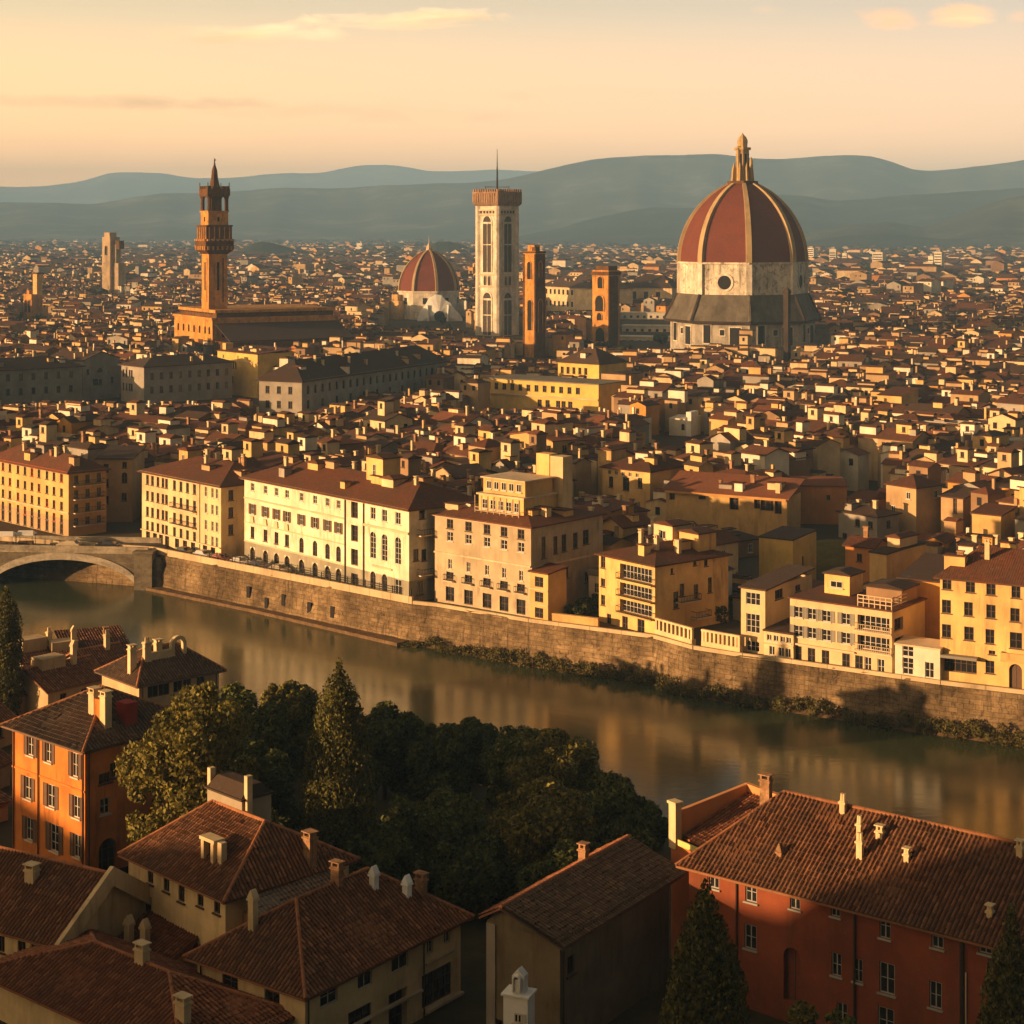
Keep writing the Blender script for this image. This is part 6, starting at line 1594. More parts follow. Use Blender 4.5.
    pl, gab, rd = roof_planes(b, 'hip_v', 3.3, .7, 4.5); b.finish_walls(); tiled_roof(b, pl, rd, TN_B, 16)
    u = b.hit('right', 423)[0]; b.pipe('right', u); b.trim('ledge', 'right', 9.75, 9.9, .3, TRIM, u0=1.5, u1=u-.3); b.trim('ledge', 'right', 8.0, 8.2, .35, TRIM, u0=u+.2); b.trim('ledge', 'right', 11.35, 11.5, .15, TRIM, u0=u+.3, u1=b.D-.8)
    b.pipe('front', .4); b.pipe('right', .25)
    for px, py, hh, w, cp, mt in ((253, 930, 2.3, .5, 'tent', CHIMW), (337, 884, 1.3, .8, 'slab', BRICK), (374, 888, 1.1, .5, 'tent', plaster('white_render', (.78, .75, .70), .35, .5)), (407, 897, 1.1, .5, 'tent', plaster('white_render', (.78, .75, .70), .35, .5)), (421, 895, 1.3, .8, 'slab', BRICK)):
        p = on_roof(pl, px, py) or P(px, py, 16); chimney(b, p.x, p.y, p.z-.8, p.z+hh, w, .5, mt, cp)
    # ---- bottom-left tiled house
    A = P(-40, 1003-38, 12); e = Vector((.77, -.64))
    B0 = P(96, 1018, 12)
    b = Bld('corner_house', 'cream house with dark openings under a ribbed brown roof, bottom left corner', 'house', B0-e.normalized()*13, None, 9, 3, 12, fwall('plaster_foreground_cream', (.70, .52, .27)), None, e, 22)
    b.win_px('front', [(3, 986, 1.0, 1.8), (22, 1000, 1.6, 2.6), (50, 1008, 1.2, 2.0), (80, 1018, 1.4, 1.6)], frame=FRAME_D)
    pl, gab, rd = roof_planes(b, 'hip_u', 2.1, .6, 7); b.finish_walls(); tiled_roof(b, pl, rd, TN_R, 17)
    for px, py, hh, cp in ((142, 962, 1.0, 'slab'), (183, 1022, 1.4, 'slab')):
        p = on_roof(pl, px, py) or P(px, py, 14); chimney(b, p.x, p.y, p.z-.8, p.z+hh, .9, .6, CHIMW, cp)
    # ---- gabled house at left edge
    R0 = P(0, 848, 16); R1 = P(107, 873, 16); e = (R1-R0).normalized(); gv = Vector((-e.y, e.x))
    A = R1-gv*5.2-e*16
    b = Bld('gabled_house', 'dark tiled gable house with pale parapet edge below the orange house at left', 'house', A, None, 10.4, 4, 12.6, fwall('plaster_foreground_cream', (.70, .52, .27)), None, e, 16)
    b.grid('front', [9, 10.4, 12.5, 13.8], [11.4], .8, 1.2, frame=FRAME_D); b.win_px('right', [(113, 893, .8, 1.5, {'style': 'arch'})], frame=FRAME_D)
    pl, gab, rd = roof_planes(b, 'gable_u', 3.4, .35); b.finish_walls([[tuple(p) for p in tr] for tr in gab]); tiled_roof(b, pl, rd, TN_B, 18)
    mb = MB()
    for (v0, v1, za, zb) in ((-.6, 5.2, 12.5, 16.35), (5.2, 11, 16.35, 12.5)):
        a, c = b.pt(b.L+.5, v0), b.pt(b.L+.5, v1); d = b.e*.18
        mb.hexa([(*(a-d), za-1.2), (*(a+d), za-1.2), (*(c+d), zb-1.2), (*(c-d), zb-1.2)], [(*(a-d), za+.25), (*(a+d), za+.25), (*(c+d), zb+.25), (*(c-d), zb+.25)])
    mb.build('parapet', fwall('plaster_foreground_cream', (.5, .4, .2)), b.root, b.base)
    p = on_roof(pl, 32, 880) or P(32, 880, 14); chimney(b, p.x, p.y, p.z-.6, p.z+.9, .9, .7, CHIMW, 'slab')
    # ---- little sheds between them
    for i, (a, c, z, d, lab, rise) in enumerate([((118, 940), (172, 958), 11.0, 5.5, 'small brick red roofed shed between the bottom left houses and the penthouse house', 1.6), ((160, 925), (228, 962), 11.2, 6.5, 'broad worn reddish roof shed tucked against the corner house', 1.8), ((104, 905), (130, 912), 12.0, 4, 'tiny dark shed roof beside the pale parapet of the gable house', .8)]):
        b = Bld('shed', lab, 'shed', P(*a, z), P(*c, z), d, 5, z, fwall('plaster_foreground_brown', (.42, .25, .12)), 'sheds among the near roofs'); pl, gab, rd = roof_planes(b, 'shed', rise, .3); b.finish_walls([[tuple(p) for p in tr] for tr in gab]); tiled_roof(b, pl, rd, TN_R if i < 2 else TN_D, 40+i)
        for k, (px, py) in enumerate(((129, 942), (145, 946)) if i == 0 else ()):
            p = on_roof(pl, px, py) or P(px, py, z+1); chimney(b, p.x, p.y, p.z-.6, p.z+1.5, .55, .5, CHIMW, 'tent')
    # ---- dark house, bottom middle
    A = P(487, 916, 16.6); B = P(560, 941, 16.2)
    e = (B-A).normalized(); 
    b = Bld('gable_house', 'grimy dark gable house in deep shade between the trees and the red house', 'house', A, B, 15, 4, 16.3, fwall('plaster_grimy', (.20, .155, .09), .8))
    b.win_px('right', [(571, 965, .9, 1.3)], frame=FRAME_D); b.grid('front', [1.2], [9], .9, 1.4, frame=FRAME_D)
    zr = 17.6
    q = lambda u, v, z: Vector((*b.pt(u, v), z))
    P1 = [q(b.L+.5, -.4, 15.9), q(b.L+.5, b.D+2, 15.9), q(1.4, b.D+2, zr), q(1.4, -.4, zr)]; P2 = [q(-.4, b.D+2, 16.6), q(-.4, -.4, 16.6), q(1.4, -.4, zr), q(1.4, b.D+2, zr)]
    b.finish_walls([[tuple(q(0, 0, 16.3)), tuple(q(b.L, 0, 16.2)), tuple(q(1.4, 0, zr-.05))]])
    tiled_roof(b, [P1], [(P1[3], P1[2])], TN_D, 19); tiled_roof(b, [P2], [], TN_R, 20, 'roof')
    p = P(592, 866, 17.5); chimney(b, *b.pt(1.0, 11), 16, 18.4, .6, .5, BRICK)
    b.pipe('right', .3); m_ = b.trim('corner_pier', 'front', 4, 16.2, .12, WALLC['grey'], u0=.02, u1=.75)
    # ---- white turret with pointed window
    q = P(519, 1000, 12.0); o = (q.x, q.y-3, 5)
    t = thing('white_turret', 'small white turret with pointed window on a white box wall before the grimy dark house', 'turret', o)
    Y = q.y-3; X = q.x*Y/q.y; zz = lambda py: ZY(py, Y); s = F/Y; wm = plaster('white_render', (.78, .75, .70), .35, .5); ee = Vector((.93, -.36)); c = Vector((X, Y))
    mb = MB(); mb.rbox(c, ee, 26/s, 20/s, 5, zz(993)); mb.rbox(c, ee, 30/s, 24/s, zz(993)+.002, zz(991)); mb.build('wall', wm, t, o)
    n = Vector((ee.y, -ee.x)); f = c+n*(10/s)
    for (du, wv) in ((1.5/s*2, 8/s), (9/s, 4/s)):
        w_ = f+ee*(du)+n*.165; link('window', window_mesh(wv, 9/s, 'case', FRAME, GLASS), t, (w_.x-o[0], w_.y-o[1], zz(1018)-o[2]), math.atan2(ee.y, ee.x))
    ct = c+ee*(1.0/s)
    mb = MB(); mb.rbox(ct, ee, 13/s, 11/s, zz(991)+.003, zz(974)); pts = [ct-ee*6.5/s, ct+ee*6.5/s]
    g2 = Vector((-ee.y, ee.x))*5.5/s
    mb.raw([(*(pts[0]-g2), zz(974)), (*(pts[1]-g2), zz(974)), (*(pts[1]+g2), zz(974)), (*(pts[0]+g2), zz(974)), (*(ct-g2), zz(967.5)), (*(ct+g2), zz(967.5))], [(0, 1, 4), (2, 3, 5), (1, 2, 5, 4), (3, 0, 4, 5)])
    tw = mb.build('turret_head', wm, t, o)
    arch_panel(tw, o, ct+n*5.5/s, ee, n, 0, zz(989), zz(973.5), 6.2/s, [wm, GLASS], muls=1, name='pointed_window')
    # ---- red house, right
    RW = fwall('plaster_red', (.23, .062, .027), 1.0)
    A = P(689, 859, 18); e = Vector((.787, -.617)); e.normalize()
    b = Bld('red_house', 'large dull red house with long ribbed tile roof and scattered small windows, bottom right', 'house', A, None, 13.0, 4, 18, RW, None, e, 30)
    kw = dict(frame=plain('window_frame_grey', (.30, .30, .27), .6), shut=None)
    top = [(714, 878, .85, 1.5), (751, 892, .95, 1.45), (795, 899, .8, 1.45), (835.5, 908, .7, 1.2), (885, 926, .8, 1.7), (937.5, 937, .85, 1.5)]
    b.win_px('front', top, **kw)
    b.win_px('front', [(985.5, 947, .9, .9)], **kw)
    b.win_px('front', [(750.5, 937, 1.0, 1.75), (836.5, 964.5, .75, 1.6), (858, 970.5, .7, 1.6), (887, 978.5, 1.15, 2.1), (935.5, 995, .9, 1.8), (842, 1013, .8, 1.4), (886, 1021, 1.2, 1.8)], **kw)
    b.win_px('front', [(792, 975, 1.35, 3.8, {'style': 'arch', 'dep': .5, 'glass': plaster('red_infill', (.20, .05, .025), .7)})], frame=FRAME_D)
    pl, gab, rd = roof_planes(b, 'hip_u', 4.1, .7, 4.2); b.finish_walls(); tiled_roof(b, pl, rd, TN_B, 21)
    for px, r in ((737, .07), (855, .09), (962.5, .16)): b.pipe('front', b.hit('front', px)[0], r=r)
    b.pipe('front', b.hit('front', 966.5)[0], 8, 15.2, .05, TRIM)
    b.trim('gutter', 'front', 17.35, 17.5, .62, PIPE, .4)
    for px, py, hh, w, cp in ((843, 812, 1.0, .55, 'pots'), (860, 858, 1.5, .6, 'pots'), (859.5, 838, 1.3, .45, 'pots'), (880, 838, .7, .7, 'slab'), (1020, 856, .9, .6, 'slab'), (990, 917, .6, .5, 'slab'), (780, 856, .5, .5, 'tent'), (907, 861, .7, .5, 'slab')):
        p = on_roof(pl, px, py)
        if p: chimney(b, p.x, p.y, p.z-.6, p.z+hh*.85, w*.72, .36, CHIMW if cp != 'tent' else BRICK, cp)
    p = P(766, 788, 22.2); chimney(b, p.x, p.y, 20, 22.9, .8, .5, BRICK, 'slab')
    # ---- annex with terrace behind
    A = P(668, 838, 17.2); 
    b = Bld('red_annex', 'small red terrace block with sunlit parapet behind the left end of the red house', 'house', P(671, 842, 17), P(716, 861, 17), 8.0, 6, 17, plaster('plaster_annex_red', (.50, .15, .05), .5))
    b.finish_walls(); q = lambda u, v, z: Vector((*b.pt(u, v), z))
    tiled_roof(b, [[q(.3, .9, 17.3), q(b.L+1.5, .9, 17.3), q(b.L+1.5, b.D-.2, 19.4), q(.3, b.D-.2, 19.4)]], [], TN_R, 22)
    mb = MB(); PW = plaster('plaster_annex_parapet', (.60, .27, .10), .4)
    mb.prism([b.pt(-.12, b.D-.2), b.pt(b.L+1.5, b.D-.2), b.pt(b.L+1.5, b.D+.2), b.pt(-.12, b.D+.2)], 16.9, 20.1)
    a, c = b.pt(-.02, .1), b.pt(-.02, b.D); d = b.e*.17
    mb.hexa([(*(a-d), 16.5), (*(a+d), 16.5), (*(c+d), 16.5), (*(c-d), 16.5)], [(*(a-d), 19.2), (*(a+d), 19.2), (*(c+d), 20.1), (*(c-d), 20.1)]); mb.build('parapet', PW, b.root, b.base)
    mb = MB(); mb.rbox(b.pt(.25, .2), b.e, .8, .6, 16.6, 20.0); mb.rbox(b.pt(.25, .2), b.e, 1.0, .8, 20.002, 20.2); mb.build('pier', CHIMW, b.root, b.base)
    b.trim('ledge', 'front', 17.003, 17.45, .1, plaster('ledge_yellow', (.60, .48, .16), .3), u0=.9)
foreground()

# ------------------------------------------------------------------ trees
def leaf_cloud(rs, centers, radii, n, size, squash=1.0, shell=.55, hang=0.0):
    """n leaf-sprig quads spread through ellipsoidal lobes"""
    centers = np.array(centers); radii = np.array(radii)
    w = (radii[:, 0]*radii[:, 1]*radii[:, 2])**(2/3); w = w/w.sum()
    k = rs.choice(len(centers), n, p=w)
    d = rs.normal(size=(n, 3)); d /= np.linalg.norm(d, axis=1, keepdims=True)
    r = shell+(1-shell)*rs.rand(n)**.6
    r *= 1+.16*np.sin(d[:, 0]*7+k)*np.sin(d[:, 1]*6+k*2)*np.sin(d[:, 2]*5+k*3)
    pos = centers[k]+d*radii[k]*r[:, None]
    nrm = d+rs.normal(scale=.75, size=(n, 3)); nrm /= np.linalg.norm(nrm, axis=1, keepdims=True)
    t = np.cross(nrm, rs.normal(size=(n, 3))); t /= np.linalg.norm(t, axis=1, keepdims=True)
    if hang: t[:, 2] -= hang; t /= np.linalg.norm(t, axis=1, keepdims=True)
    b_ = np.cross(nrm, t); b_ /= np.maximum(1e-6, np.linalg.norm(b_, axis=1, keepdims=True))
    s = size*rs.uniform(.55, 1.35, n)[:, None]
    t = t*s*1.25; b_ = b_*s*.72
    bend = nrm*s*.25
    v = np.stack([pos-t, pos+b_+bend, pos+t, pos-b_+bend], 1).reshape(-1, 3)
    f = np.arange(n*4).reshape(n, 4)
    return v, f
BARK = stone('bark', (.10, .07, .045), 2.0, dark=(.03, .02, .012), amt=.5, zs=.3)
LEAF = {'dark': foliage('leaf_dark', (.014, .024, .006), (.10, .11, .022)), 'olive': foliage('leaf_olive', (.028, .034, .007), (.22, .18, .03)),
        'mid': foliage('leaf_mid', (.022, .034, .008), (.15, .155, .028)), 'cypress': foliage('leaf_cypress', (.014, .020, .006), (.14, .125, .023), .9)}
def tree(name, label, x, y, z0, H, lobes, mat, n=7000, size=.27, seed=0, hang=0.0, trunk_r=.3, group=None, cat='tree', shell=.5):
    rs = np.random.RandomState(seed); rd = random.Random(seed)
    t = thing(name, label, cat, (x, y, z0), group)
    mb = MB(); top = max(c[2] for c in [l[0] for l in lobes])
    mb.tube((x, y, z0-.5), (x+rd.uniform(-.3, .3), y, z0+H*.35), trunk_r, 8, r2=trunk_r*.7)
    for (c, r) in lobes[:10]: mb.tube((x, y, z0+H*.28), (x+c[0], y+c[1], z0+c[2]-r[2]*.2), trunk_r*.45, 6, r2=trunk_r*.12)
    mb.build('trunk', BARK, t, (x, y, z0))
    v, f = leaf_cloud(rs, [l[0] for l in lobes], [l[1] for l in lobes], n, size, shell=shell, hang=hang)
    link('crown', mesh_np('crown', v, f, LEAF[mat]), t)
    return t
def broad_lobes(seed, W, H, k=14, low=.35):
    rd = random.Random(seed); out = [((0, 0, H*.62), (W*.34, W*.34, H*.30))]
    for i in range(k):
        a = 2*math.pi*i/k*2.4+rd.uniform(-.4, .4); h = low+(.95-low)*((i+.5)/k); rr = W*.5*math.sqrt(max(.05, 1-((h-.55)/.5)**2))*rd.uniform(.55, .85)
        q = W*rd.uniform(.14, .22); out.append(((rr*math.cos(a), rr*math.sin(a), H*h-q*.3), (q*1.15, q*1.15, q)))
    for i in range(k*2):
        a = rd.uniform(0, 6.28); h = rd.uniform(low, .97); rr = W*.5*math.sqrt(max(.05, 1-((h-.55)/.5)**2))*rd.uniform(.75, 1.02); q = W*rd.uniform(.06, .12)
        out.append(((rr*math.cos(a), rr*math.sin(a), H*h), (q, q, q*.9)))
    return out
def cypress(label, px_tip, py_tip, Y, wpx, z0, seed, n=9000, flat=False):
    rd = random.Random(seed); rs = np.random.RandomState(seed); x = PY(px_tip, Y); zt = ZY(py_tip, Y); H = zt-z0; W = wpx*Y/F*1.12
    t = thing('cypress_tree', label, 'tree', (x, Y, z0), 'cypress trees on the near bank')
    mb = MB(); mb.tube((x, Y, z0-.5), (x, Y, z0+H*.9), W*.09, 7, r2=.03); mb.build('trunk', BARK, t, (x, Y, z0))
    lob = []
    prof = lambda h: (1.0 if h < .45 else (1-((h-.45)/.55)**(3.2 if flat else 1.9)))*min(1, .75+h)
    for i in range(90):
        h = (i+.5)/90*.975+.02; a = i*2.4+rd.uniform(-.3, .3); r = W*.5*max(.03, prof(h)); q = max(.25, r*rd.uniform(.38, .52))
        lob.append(((r*.68*math.cos(a), r*.68*math.sin(a), H*h), (q, q, q*rd.uniform(1.6, 2.6))))
    for i in range(40): h = (i+.5)/40*.96; r = W*.5*max(.03, prof(h)); lob.append(((0, 0, H*h), (r*.7, r*.7, H*.03)))
    v, f = leaf_cloud(rs, [l[0] for l in lob], [l[1] for l in lob], int(n*4.5), .11, shell=.72, hang=-1.2)
    link('crown', mesh_np('crown', v, f, LEAF['cypress']), t)
def trees():
    cypress('tall pointed cypress rising highest above the dark trees at the middle left', 339, 661, 150, 62, 8, 1, 14000)
    cypress('broad cypress standing before the left end of the red house wall', 706, 882, 112, 74, 5, 2, 13000)
    cypress('cypress cut by the right edge in front of the red house', 1012, 908, 105, 66, 4, 3, 10000)
    cypress('round topped trimmed cypress at the left edge among the low roofs', 6, 588, 205, 27, 8, 4, 5000, True)
    G = 'leafy trees along the near bank'
    # (px centre, py top, Y, width px, z0, leaf, label)
    rows = [(192, 690, 149, 112, 'olive', 'golden green weeping tree leaning against the orange house'), (228, 684, 176, 66, 'mid', 'green tree left of the tall cypress, next to the golden weeping tree'),
            (290, 682, 182, 56, 'olive', 'light topped slender tree just left of the tall cypress'), (262, 706, 170, 60, 'dark', 'dark tree between the weeping tree and the tall cypress'),
            (385, 706, 178, 58, 'dark', 'dark tree directly right of the tall cypress'), (402, 716, 182, 40, 'mid', 'thin tree sticking up right of the tall cypress, by the water'), (440, 728, 176, 62, 'dark', 'second dark round tree right of the tall cypress'),
            (470, 724, 184, 48, 'dark', 'dark tree at the water edge, middle of the grove'), (524, 736, 176, 78, 'mid', 'broad tree with lit crown in the middle of the grove'),
            (556, 740, 172, 74, 'olive', 'broad golden topped tree right of the grove middle'), (604, 782, 166, 64, 'mid', 'low rounded tree sloping down to the right end of the grove'),
            (640, 804, 164, 44, 'dark', 'last small tree at the right end of the grove beside the red annex'), (545, 790, 152, 92, 'olive', 'sunlit olive tree in front of the grove, left of the red annex'),
            (430, 800, 158, 92, 'mid', 'dark shadowed tree in the front centre of the grove'), (470, 845, 148, 84, 'dark', 'very dark tree low behind the corner house'), (250, 745, 158, 80, 'dark', 'shadowed dark tree behind the penthouse'),
            (620, 830, 150, 70, 'dark', 'dark shrubby tree above the grimy dark house'), (375, 835, 146, 80, 'dark', 'black green tree in the deep shade right of the tall cypress foot'), (560, 850, 142, 70, 'dark', 'small dark tree left of the grimy house ridge'), (262, 740, 170, 60, 'mid', 'green tree half hidden between the weeping tree and the tall cypress')]
    for i, (px, py, Y, w, lf, lab) in enumerate(rows):
        z0 = 7.5; H = ZY(py, Y)-z0; W = w*Y/F*1.12; x = PY(px, Y)
        if H < 3: H = 3.5
        tree('leafy_tree', lab, x, Y, z0, H, broad_lobes(100+i, W, H, 13, .18), lf, int(11000+w*110), .165, 200+i, hang=.9 if i == 0 else .15, group=G)
    # bushes at the foot of the red house and in courtyards
    for i, (px, py, Y, w, z0, lf, lab) in enumerate([(800, 998, 110, 62, 4, 'olive', 'yellow green bush at the foot of the red house wall'), (840, 1005, 108, 40, 4, 'mid', 'climbing shrub under the middle windows of the red house'), (596, 598, 268, 24, 7, 'dark', 'dark courtyard tree between the greyish house and the loggia house'),
                       (578, 604, 264, 22, 7, 'dark', 'dark courtyard shrub behind the low sunlit garden wall'), (716, 612, 262, 26, 7, 'dark', 'dark courtyard tree behind the balustrade right of the loggia house'), (728, 606, 266, 20, 7, 'dark', 'dark shrub beside the narrow tower house courtyard')]):
        H = max(2.5, ZY(py, Y)-z0); W = w*Y/F; tree('courtyard_tree' if i > 1 else 'shrub', lab, PY(px, Y), Y, z0, H, broad_lobes(300+i, W, H, 10, .12), lf, 4200, .15, 400+i, group='bushes and courtyard trees', cat='tree' if i > 1 else 'shrub', trunk_r=.15)
    # scrub along the foot of the quay: one uncountable mass
    rs = np.random.RandomState(5); line = [Vector(p) for p in QUAY[3:]]
    cs, rr = [], []
    for p, q in zip(line[:-1], line[1:]):
        d = (q-p).normalized(); n = Vector((d.y, -d.x)); k = int((q-p).length/.75)
        if p.x > 110: continue
        for i in range(k):
            c = p+(q-p)*(i+rs.rand())/k; o = rs.uniform(1.4, 3.0); hgt = rs.uniform(.55, 1.25)*(1.0 if c.x > -2 else .6)
            cs.append((c.x+n.x*o, c.y+n.y*o, ZW+hgt*.75+(.5 if o < 2.0 else 0))); rr.append((rs.uniform(.6, 1.15), rs.uniform(.6, 1.0), hgt))
    v, f = leaf_cloud(rs, cs, rr, 42000, .13, shell=.5)
    props(link('riverbank_scrub', mesh_np('riverbank_scrub', v, f, foliage('leaf_scrub', (.035, .036, .008), (.13, .105, .022)))), kind='stuff')
    mb = MB()
    for p, q in zip(line[:-1], line[1:]):
        d = (q-p).normalized(); n = Vector((d.y, -d.x)); mb.face([(*(p+n*3.0), .7), (*(q+n*3.0), .7), (*(q+n*.3), 1.9), (*(p+n*.3), 1.9)])
    props(mb.build('riverbank', stone('ledge_mud', (.16, .10, .05), 1.5)), kind='structure')
    # weeds hanging on the wall
    cs, rr = [], []
    for px, py in ((490, 634), (562, 640), (597, 645), (640, 650), (702, 668), (715, 655), (770, 668), (836, 682), (905, 702), (990, 706), (455, 612), (745, 690)):
        Y = 222+ (1024-px)*.098; cs.append((PY(px, Y-1.2), Y-1.2-.4, ZY(py, Y))); rr.append((rs.uniform(.4, .8), .4, rs.uniform(.5, 1.2)))
    v, f = leaf_cloud(rs, cs, rr, 1500, .14); props(link('wall_weeds', mesh_np('wall_weeds', v, f, LEAF['mid'])), kind='stuff')
trees()

# ================================================================== THE CITY
E1, E2, O0 = Vector((.8, -.6)), Vector((.6, .8)), Vector((0, 265))
def city():
    rd = random.Random(42)
    # heights a building in front hides, by picture column
    occ = []
    for b in HERO_PIX:
        cs = [b.pt(0, 0), b.pt(b.L, 0), b.pt(b.L, b.D), b.pt(0, b.D)]
        if min(c.y for c in cs) < 200: continue
        pr = [proj(c.x, c.y, b.z1) for c in cs]
        occ.append((min(p[0] for p in pr), max(p[0] for p in pr), min(p[1] for p in pr), max(p[1] for p in pr), min(c.y for c in cs)))
    def hidden(c, w, z):
        px, py = proj(c.x, c.y, z); hw = w*.5*F/c.y
        for (x0, x1, y0, y1, Y) in occ:
            if Y < c.y and x0 < px-hw and px+hw < x1 and py > (y0*.35+y1*.65): return True
        return False
    def blocked(c, e, w, d, mar=.4):
        gq = Vector((-e.y, e.x)); pts = [c+e*(w*a)+gq*(d*b_) for a in (-.5, 0, .5) for b_ in (-.5, 0, .5)]
        rad = (w+d)*.5
        for (A, fe, fg, L, D) in FOOT:
            m = A+fe*L/2+fg*D/2
            if (m-c).length > rad+(L+D)*.5+2: continue
            for p in pts:
                u = (p-A).dot(fe); v = (p-A).dot(fg)
                if -mar < u < L+mar and -mar < v < D+mar: return True
            for a in (0, .5, 1):
                for b_ in (0, .5, 1):
                    q = A+fe*L*a+fg*D*b_-c
                    if abs(q.dot(e)) < w/2+mar and abs(q.dot(gq)) < d/2+mar: return True
        return False
    wkeys = ['cream']*24+['pale yellow']*12+['tan']*23+['grey']*17+['ochre']*6+['white']*6+['brown']*12+['orange']*1
    rkeys = ['brown']*60+['dark']*28+['red']*12
    # sight windows: what stands in front of these keeps its roofs below the given picture row
    clear = [(0, 75, 397, 598), (70, 208, 397, 628), (208, 262, 393, 640), (172, 214, 346, 750), (212, 335, 347, 740), (262, 304, 409, 536), (300, 375, 397, 548), (375, 450, 386, 588), (480, 603, 404, 560), (555, 640, 372, 620), (662, 790, 514, 342),
             (590, 654, 487, 350), (664, 699, 437, 495), (848, 870, 490, 396), (783, 928, 522, 330), (755, 824, 566, 300), (866, 936, 574, 280), (970, 1003, 529, 310), (939, 966, 516, 320), (472, 523, 331, 960), (672, 824, 338, 780), (392, 464, 323, 1142),
             (520, 547, 352, 800), (545, 602, 306, 1230), (589, 623, 340, 880), (616, 676, 342, 920), (618, 676, 331, 1000), (618, 676, 320, 1140), (98, 130, 290, 1480), (22, 46, 314, 1140), (780, 794, 352, 765), (95, 142, 512, 353), (655, 742, 642, 263), (552, 600, 642, 268)]
    houses = []
    t = 9.0
    while t < 9300:
        near = t < 420
        far = max(0.0, t-900)
        k = 1+far/900.0
        dp = rd.uniform(6.0, 9.5)*(1.0 if near else min(1.5, .95+t/1800))*min(k, 2.2)
        ymid = t
        # span of s visible at this row
        s0, smax = (-79.5-.84*t)/.62-25, (79.5-.36*t)/.98+25
        s = s0-rd.uniform(0, 10)
        while s < smax:
            w = rd.uniform(4.2, 9.5) if near else rd.uniform(4.5, 12)
            w *= min(k, 2.2)
            if rd.random() < .14: w *= 1.9
            c = O0+E1*(s+w/2)+E2*(t+dp/2+rd.uniform(-1, 1))
            gap = 0.12 if rd.random() < .82 else rd.uniform(.8, 3.0)
            if t > 900: gap += rd.expovariate(1.0)*min(50, 3+far*.013)
            s += w+gap
            if c.y < 225: continue
            px, py = proj(c.x, c.y, 12)
            hw = w*F/c.y
            if px < -60-hw or px > 1084+hw: continue
            ang = math.atan2(-.6, .8)+.30*math.sin(c.x*.011+1.3)*math.cos(c.y*.009)+rd.uniform(-.05, .05)
            if t > 700: ang += rd.uniform(-.12, .12)
            e = Vector((math.cos(ang), math.sin(ang)))
            d = dp*rd.uniform(.85, 1.05)
            if c.y < 6000 and blocked(c, e, w, d): 
                # try a smaller house in the leftover space
                w2 = w*.5
                if w2 < 3.5 or blocked(c, e, w2, d*.6): continue
                w, d = w2, d*.6
            # keep off the quay street
            if any((c-Vector(q)).length < 9 for q in QUAY): continue
            hgt = 9.6+1.3*math.sin(c.x*.03+.4)*math.sin(c.y*.037)+1.0*math.sin(c.x*.011+c.y*.008)+rd.uniform(-1.1, 1.1)+(rd.uniform(1.0, 3.2) if rd.random() < .10 else 0)
            if t > 900 and rd.random() < .05: hgt += rd.uniform(3, 9)
            z1 = ZQ+hgt
            drop = False
            for (x0, x1, yb, Yc) in clear:
                if c.y < Yc and x0-hw < px < x1+hw and c.y > 230:
                    zmax = CZ-(yb-HY)*(c.y+d*.3)/F-(1.6 if c.y < 600 else 3.2)
                    if z1+2.0 > zmax:
                        z1 = zmax-2.0
                        if z1 < ZQ+3.2: drop = True
            if drop: continue
            houses.append(dict(hi=hgt > 12, low=z1 < ZQ+hgt-.1, c=c, e=e, w=w, d=d, z1=z1, wall=rd.choice(wkeys), roof=rd.choice(rkeys),
                               kind=rd.choices(['gable_u', 'gable_v', 'hip_u', 'shed', 'flat'], [50, 10, 22, 10, 8])[0] if w >= d else rd.choices(['gable_v', 'hip_v', 'shed', 'flat', 'gable_u'], [38, 22, 16, 9, 15])[0]))
        t += dp+(rd.uniform(.1, .5) if rd.random() < .62 else rd.uniform(1.8, 4.0))
        if t > 900: t += rd.uniform(.5, 1.2)*far*.030
    # small sheds and extensions squeezed into the gaps near the river
    placed = [h for h in houses if h['c'].y < 460]
    for _ in range(5200):
        t_ = rd.uniform(8, 150); s_ = rd.uniform((-79.5-.84*t_)/.62-10, (79.5-.36*t_)/.98+10); c = O0+E1*s_+E2*t_
        w, d = rd.uniform(3.6, 7.5), rd.uniform(3.4, 6.5)
        if c.y < 226 or c.y > 430: continue
        px, py = proj(c.x, c.y, 12)
        if not -20 < px < 1044: continue
        ang = math.atan2(-.6, .8)+rd.uniform(-.12, .12); e = Vector((math.cos(ang), math.sin(ang))); hw = w*F/c.y
        if blocked(c, e, w, d, .15) or any((c-Vector(q)).length < 7 for q in QUAY): continue
        if any((h['c']-c).length < (max(h['w'], h['d'])+max(w, d))*.46 for h in placed): continue
        gp = Vector((-.9, .43)); 
        if 835-110 < px < 925 and 505 < proj(c.x, c.y, 7)[1] < 566: continue
        z1 = ZQ+rd.uniform(4.0, 8.5)
        bad = False
        for (x0, x1, yb, Yc) in clear:
            if c.y < Yc and x0-hw < px < x1+hw:
                zm = CZ-(yb-HY)*(c.y+d*.3)/F-2.6
                if z1 > zm: z1 = zm
                if z1 < ZQ+2.4: bad = True
        if bad: continue
        h = dict(c=c, e=e, w=w, d=d, z1=z1, wall=rd.choice(wkeys), roof=rd.choice(rkeys), kind=rd.choice(['gable_u', 'shed', 'shed', 'flat', 'gable_v']), low=True, hi=False)
        houses.append(h); placed.append(h)
    for h in houses:
        h['hid'] = h['c'].y < 900 and hidden(h['c'], h['w'], h['z1']+2)
        px, py = proj(h['c'].x, h['c'].y, h['z1']); h['px'], h['py'] = px, py
    vis = [h for h in houses if not h['hid'] and -5 < h['px'] < 1029]
    vis.sort(key=lambda h: -(F/h['c'].y)*math.sqrt(h['w']*h['d']))
    pick = vis[:285]; pid = {id(h) for h in pick}
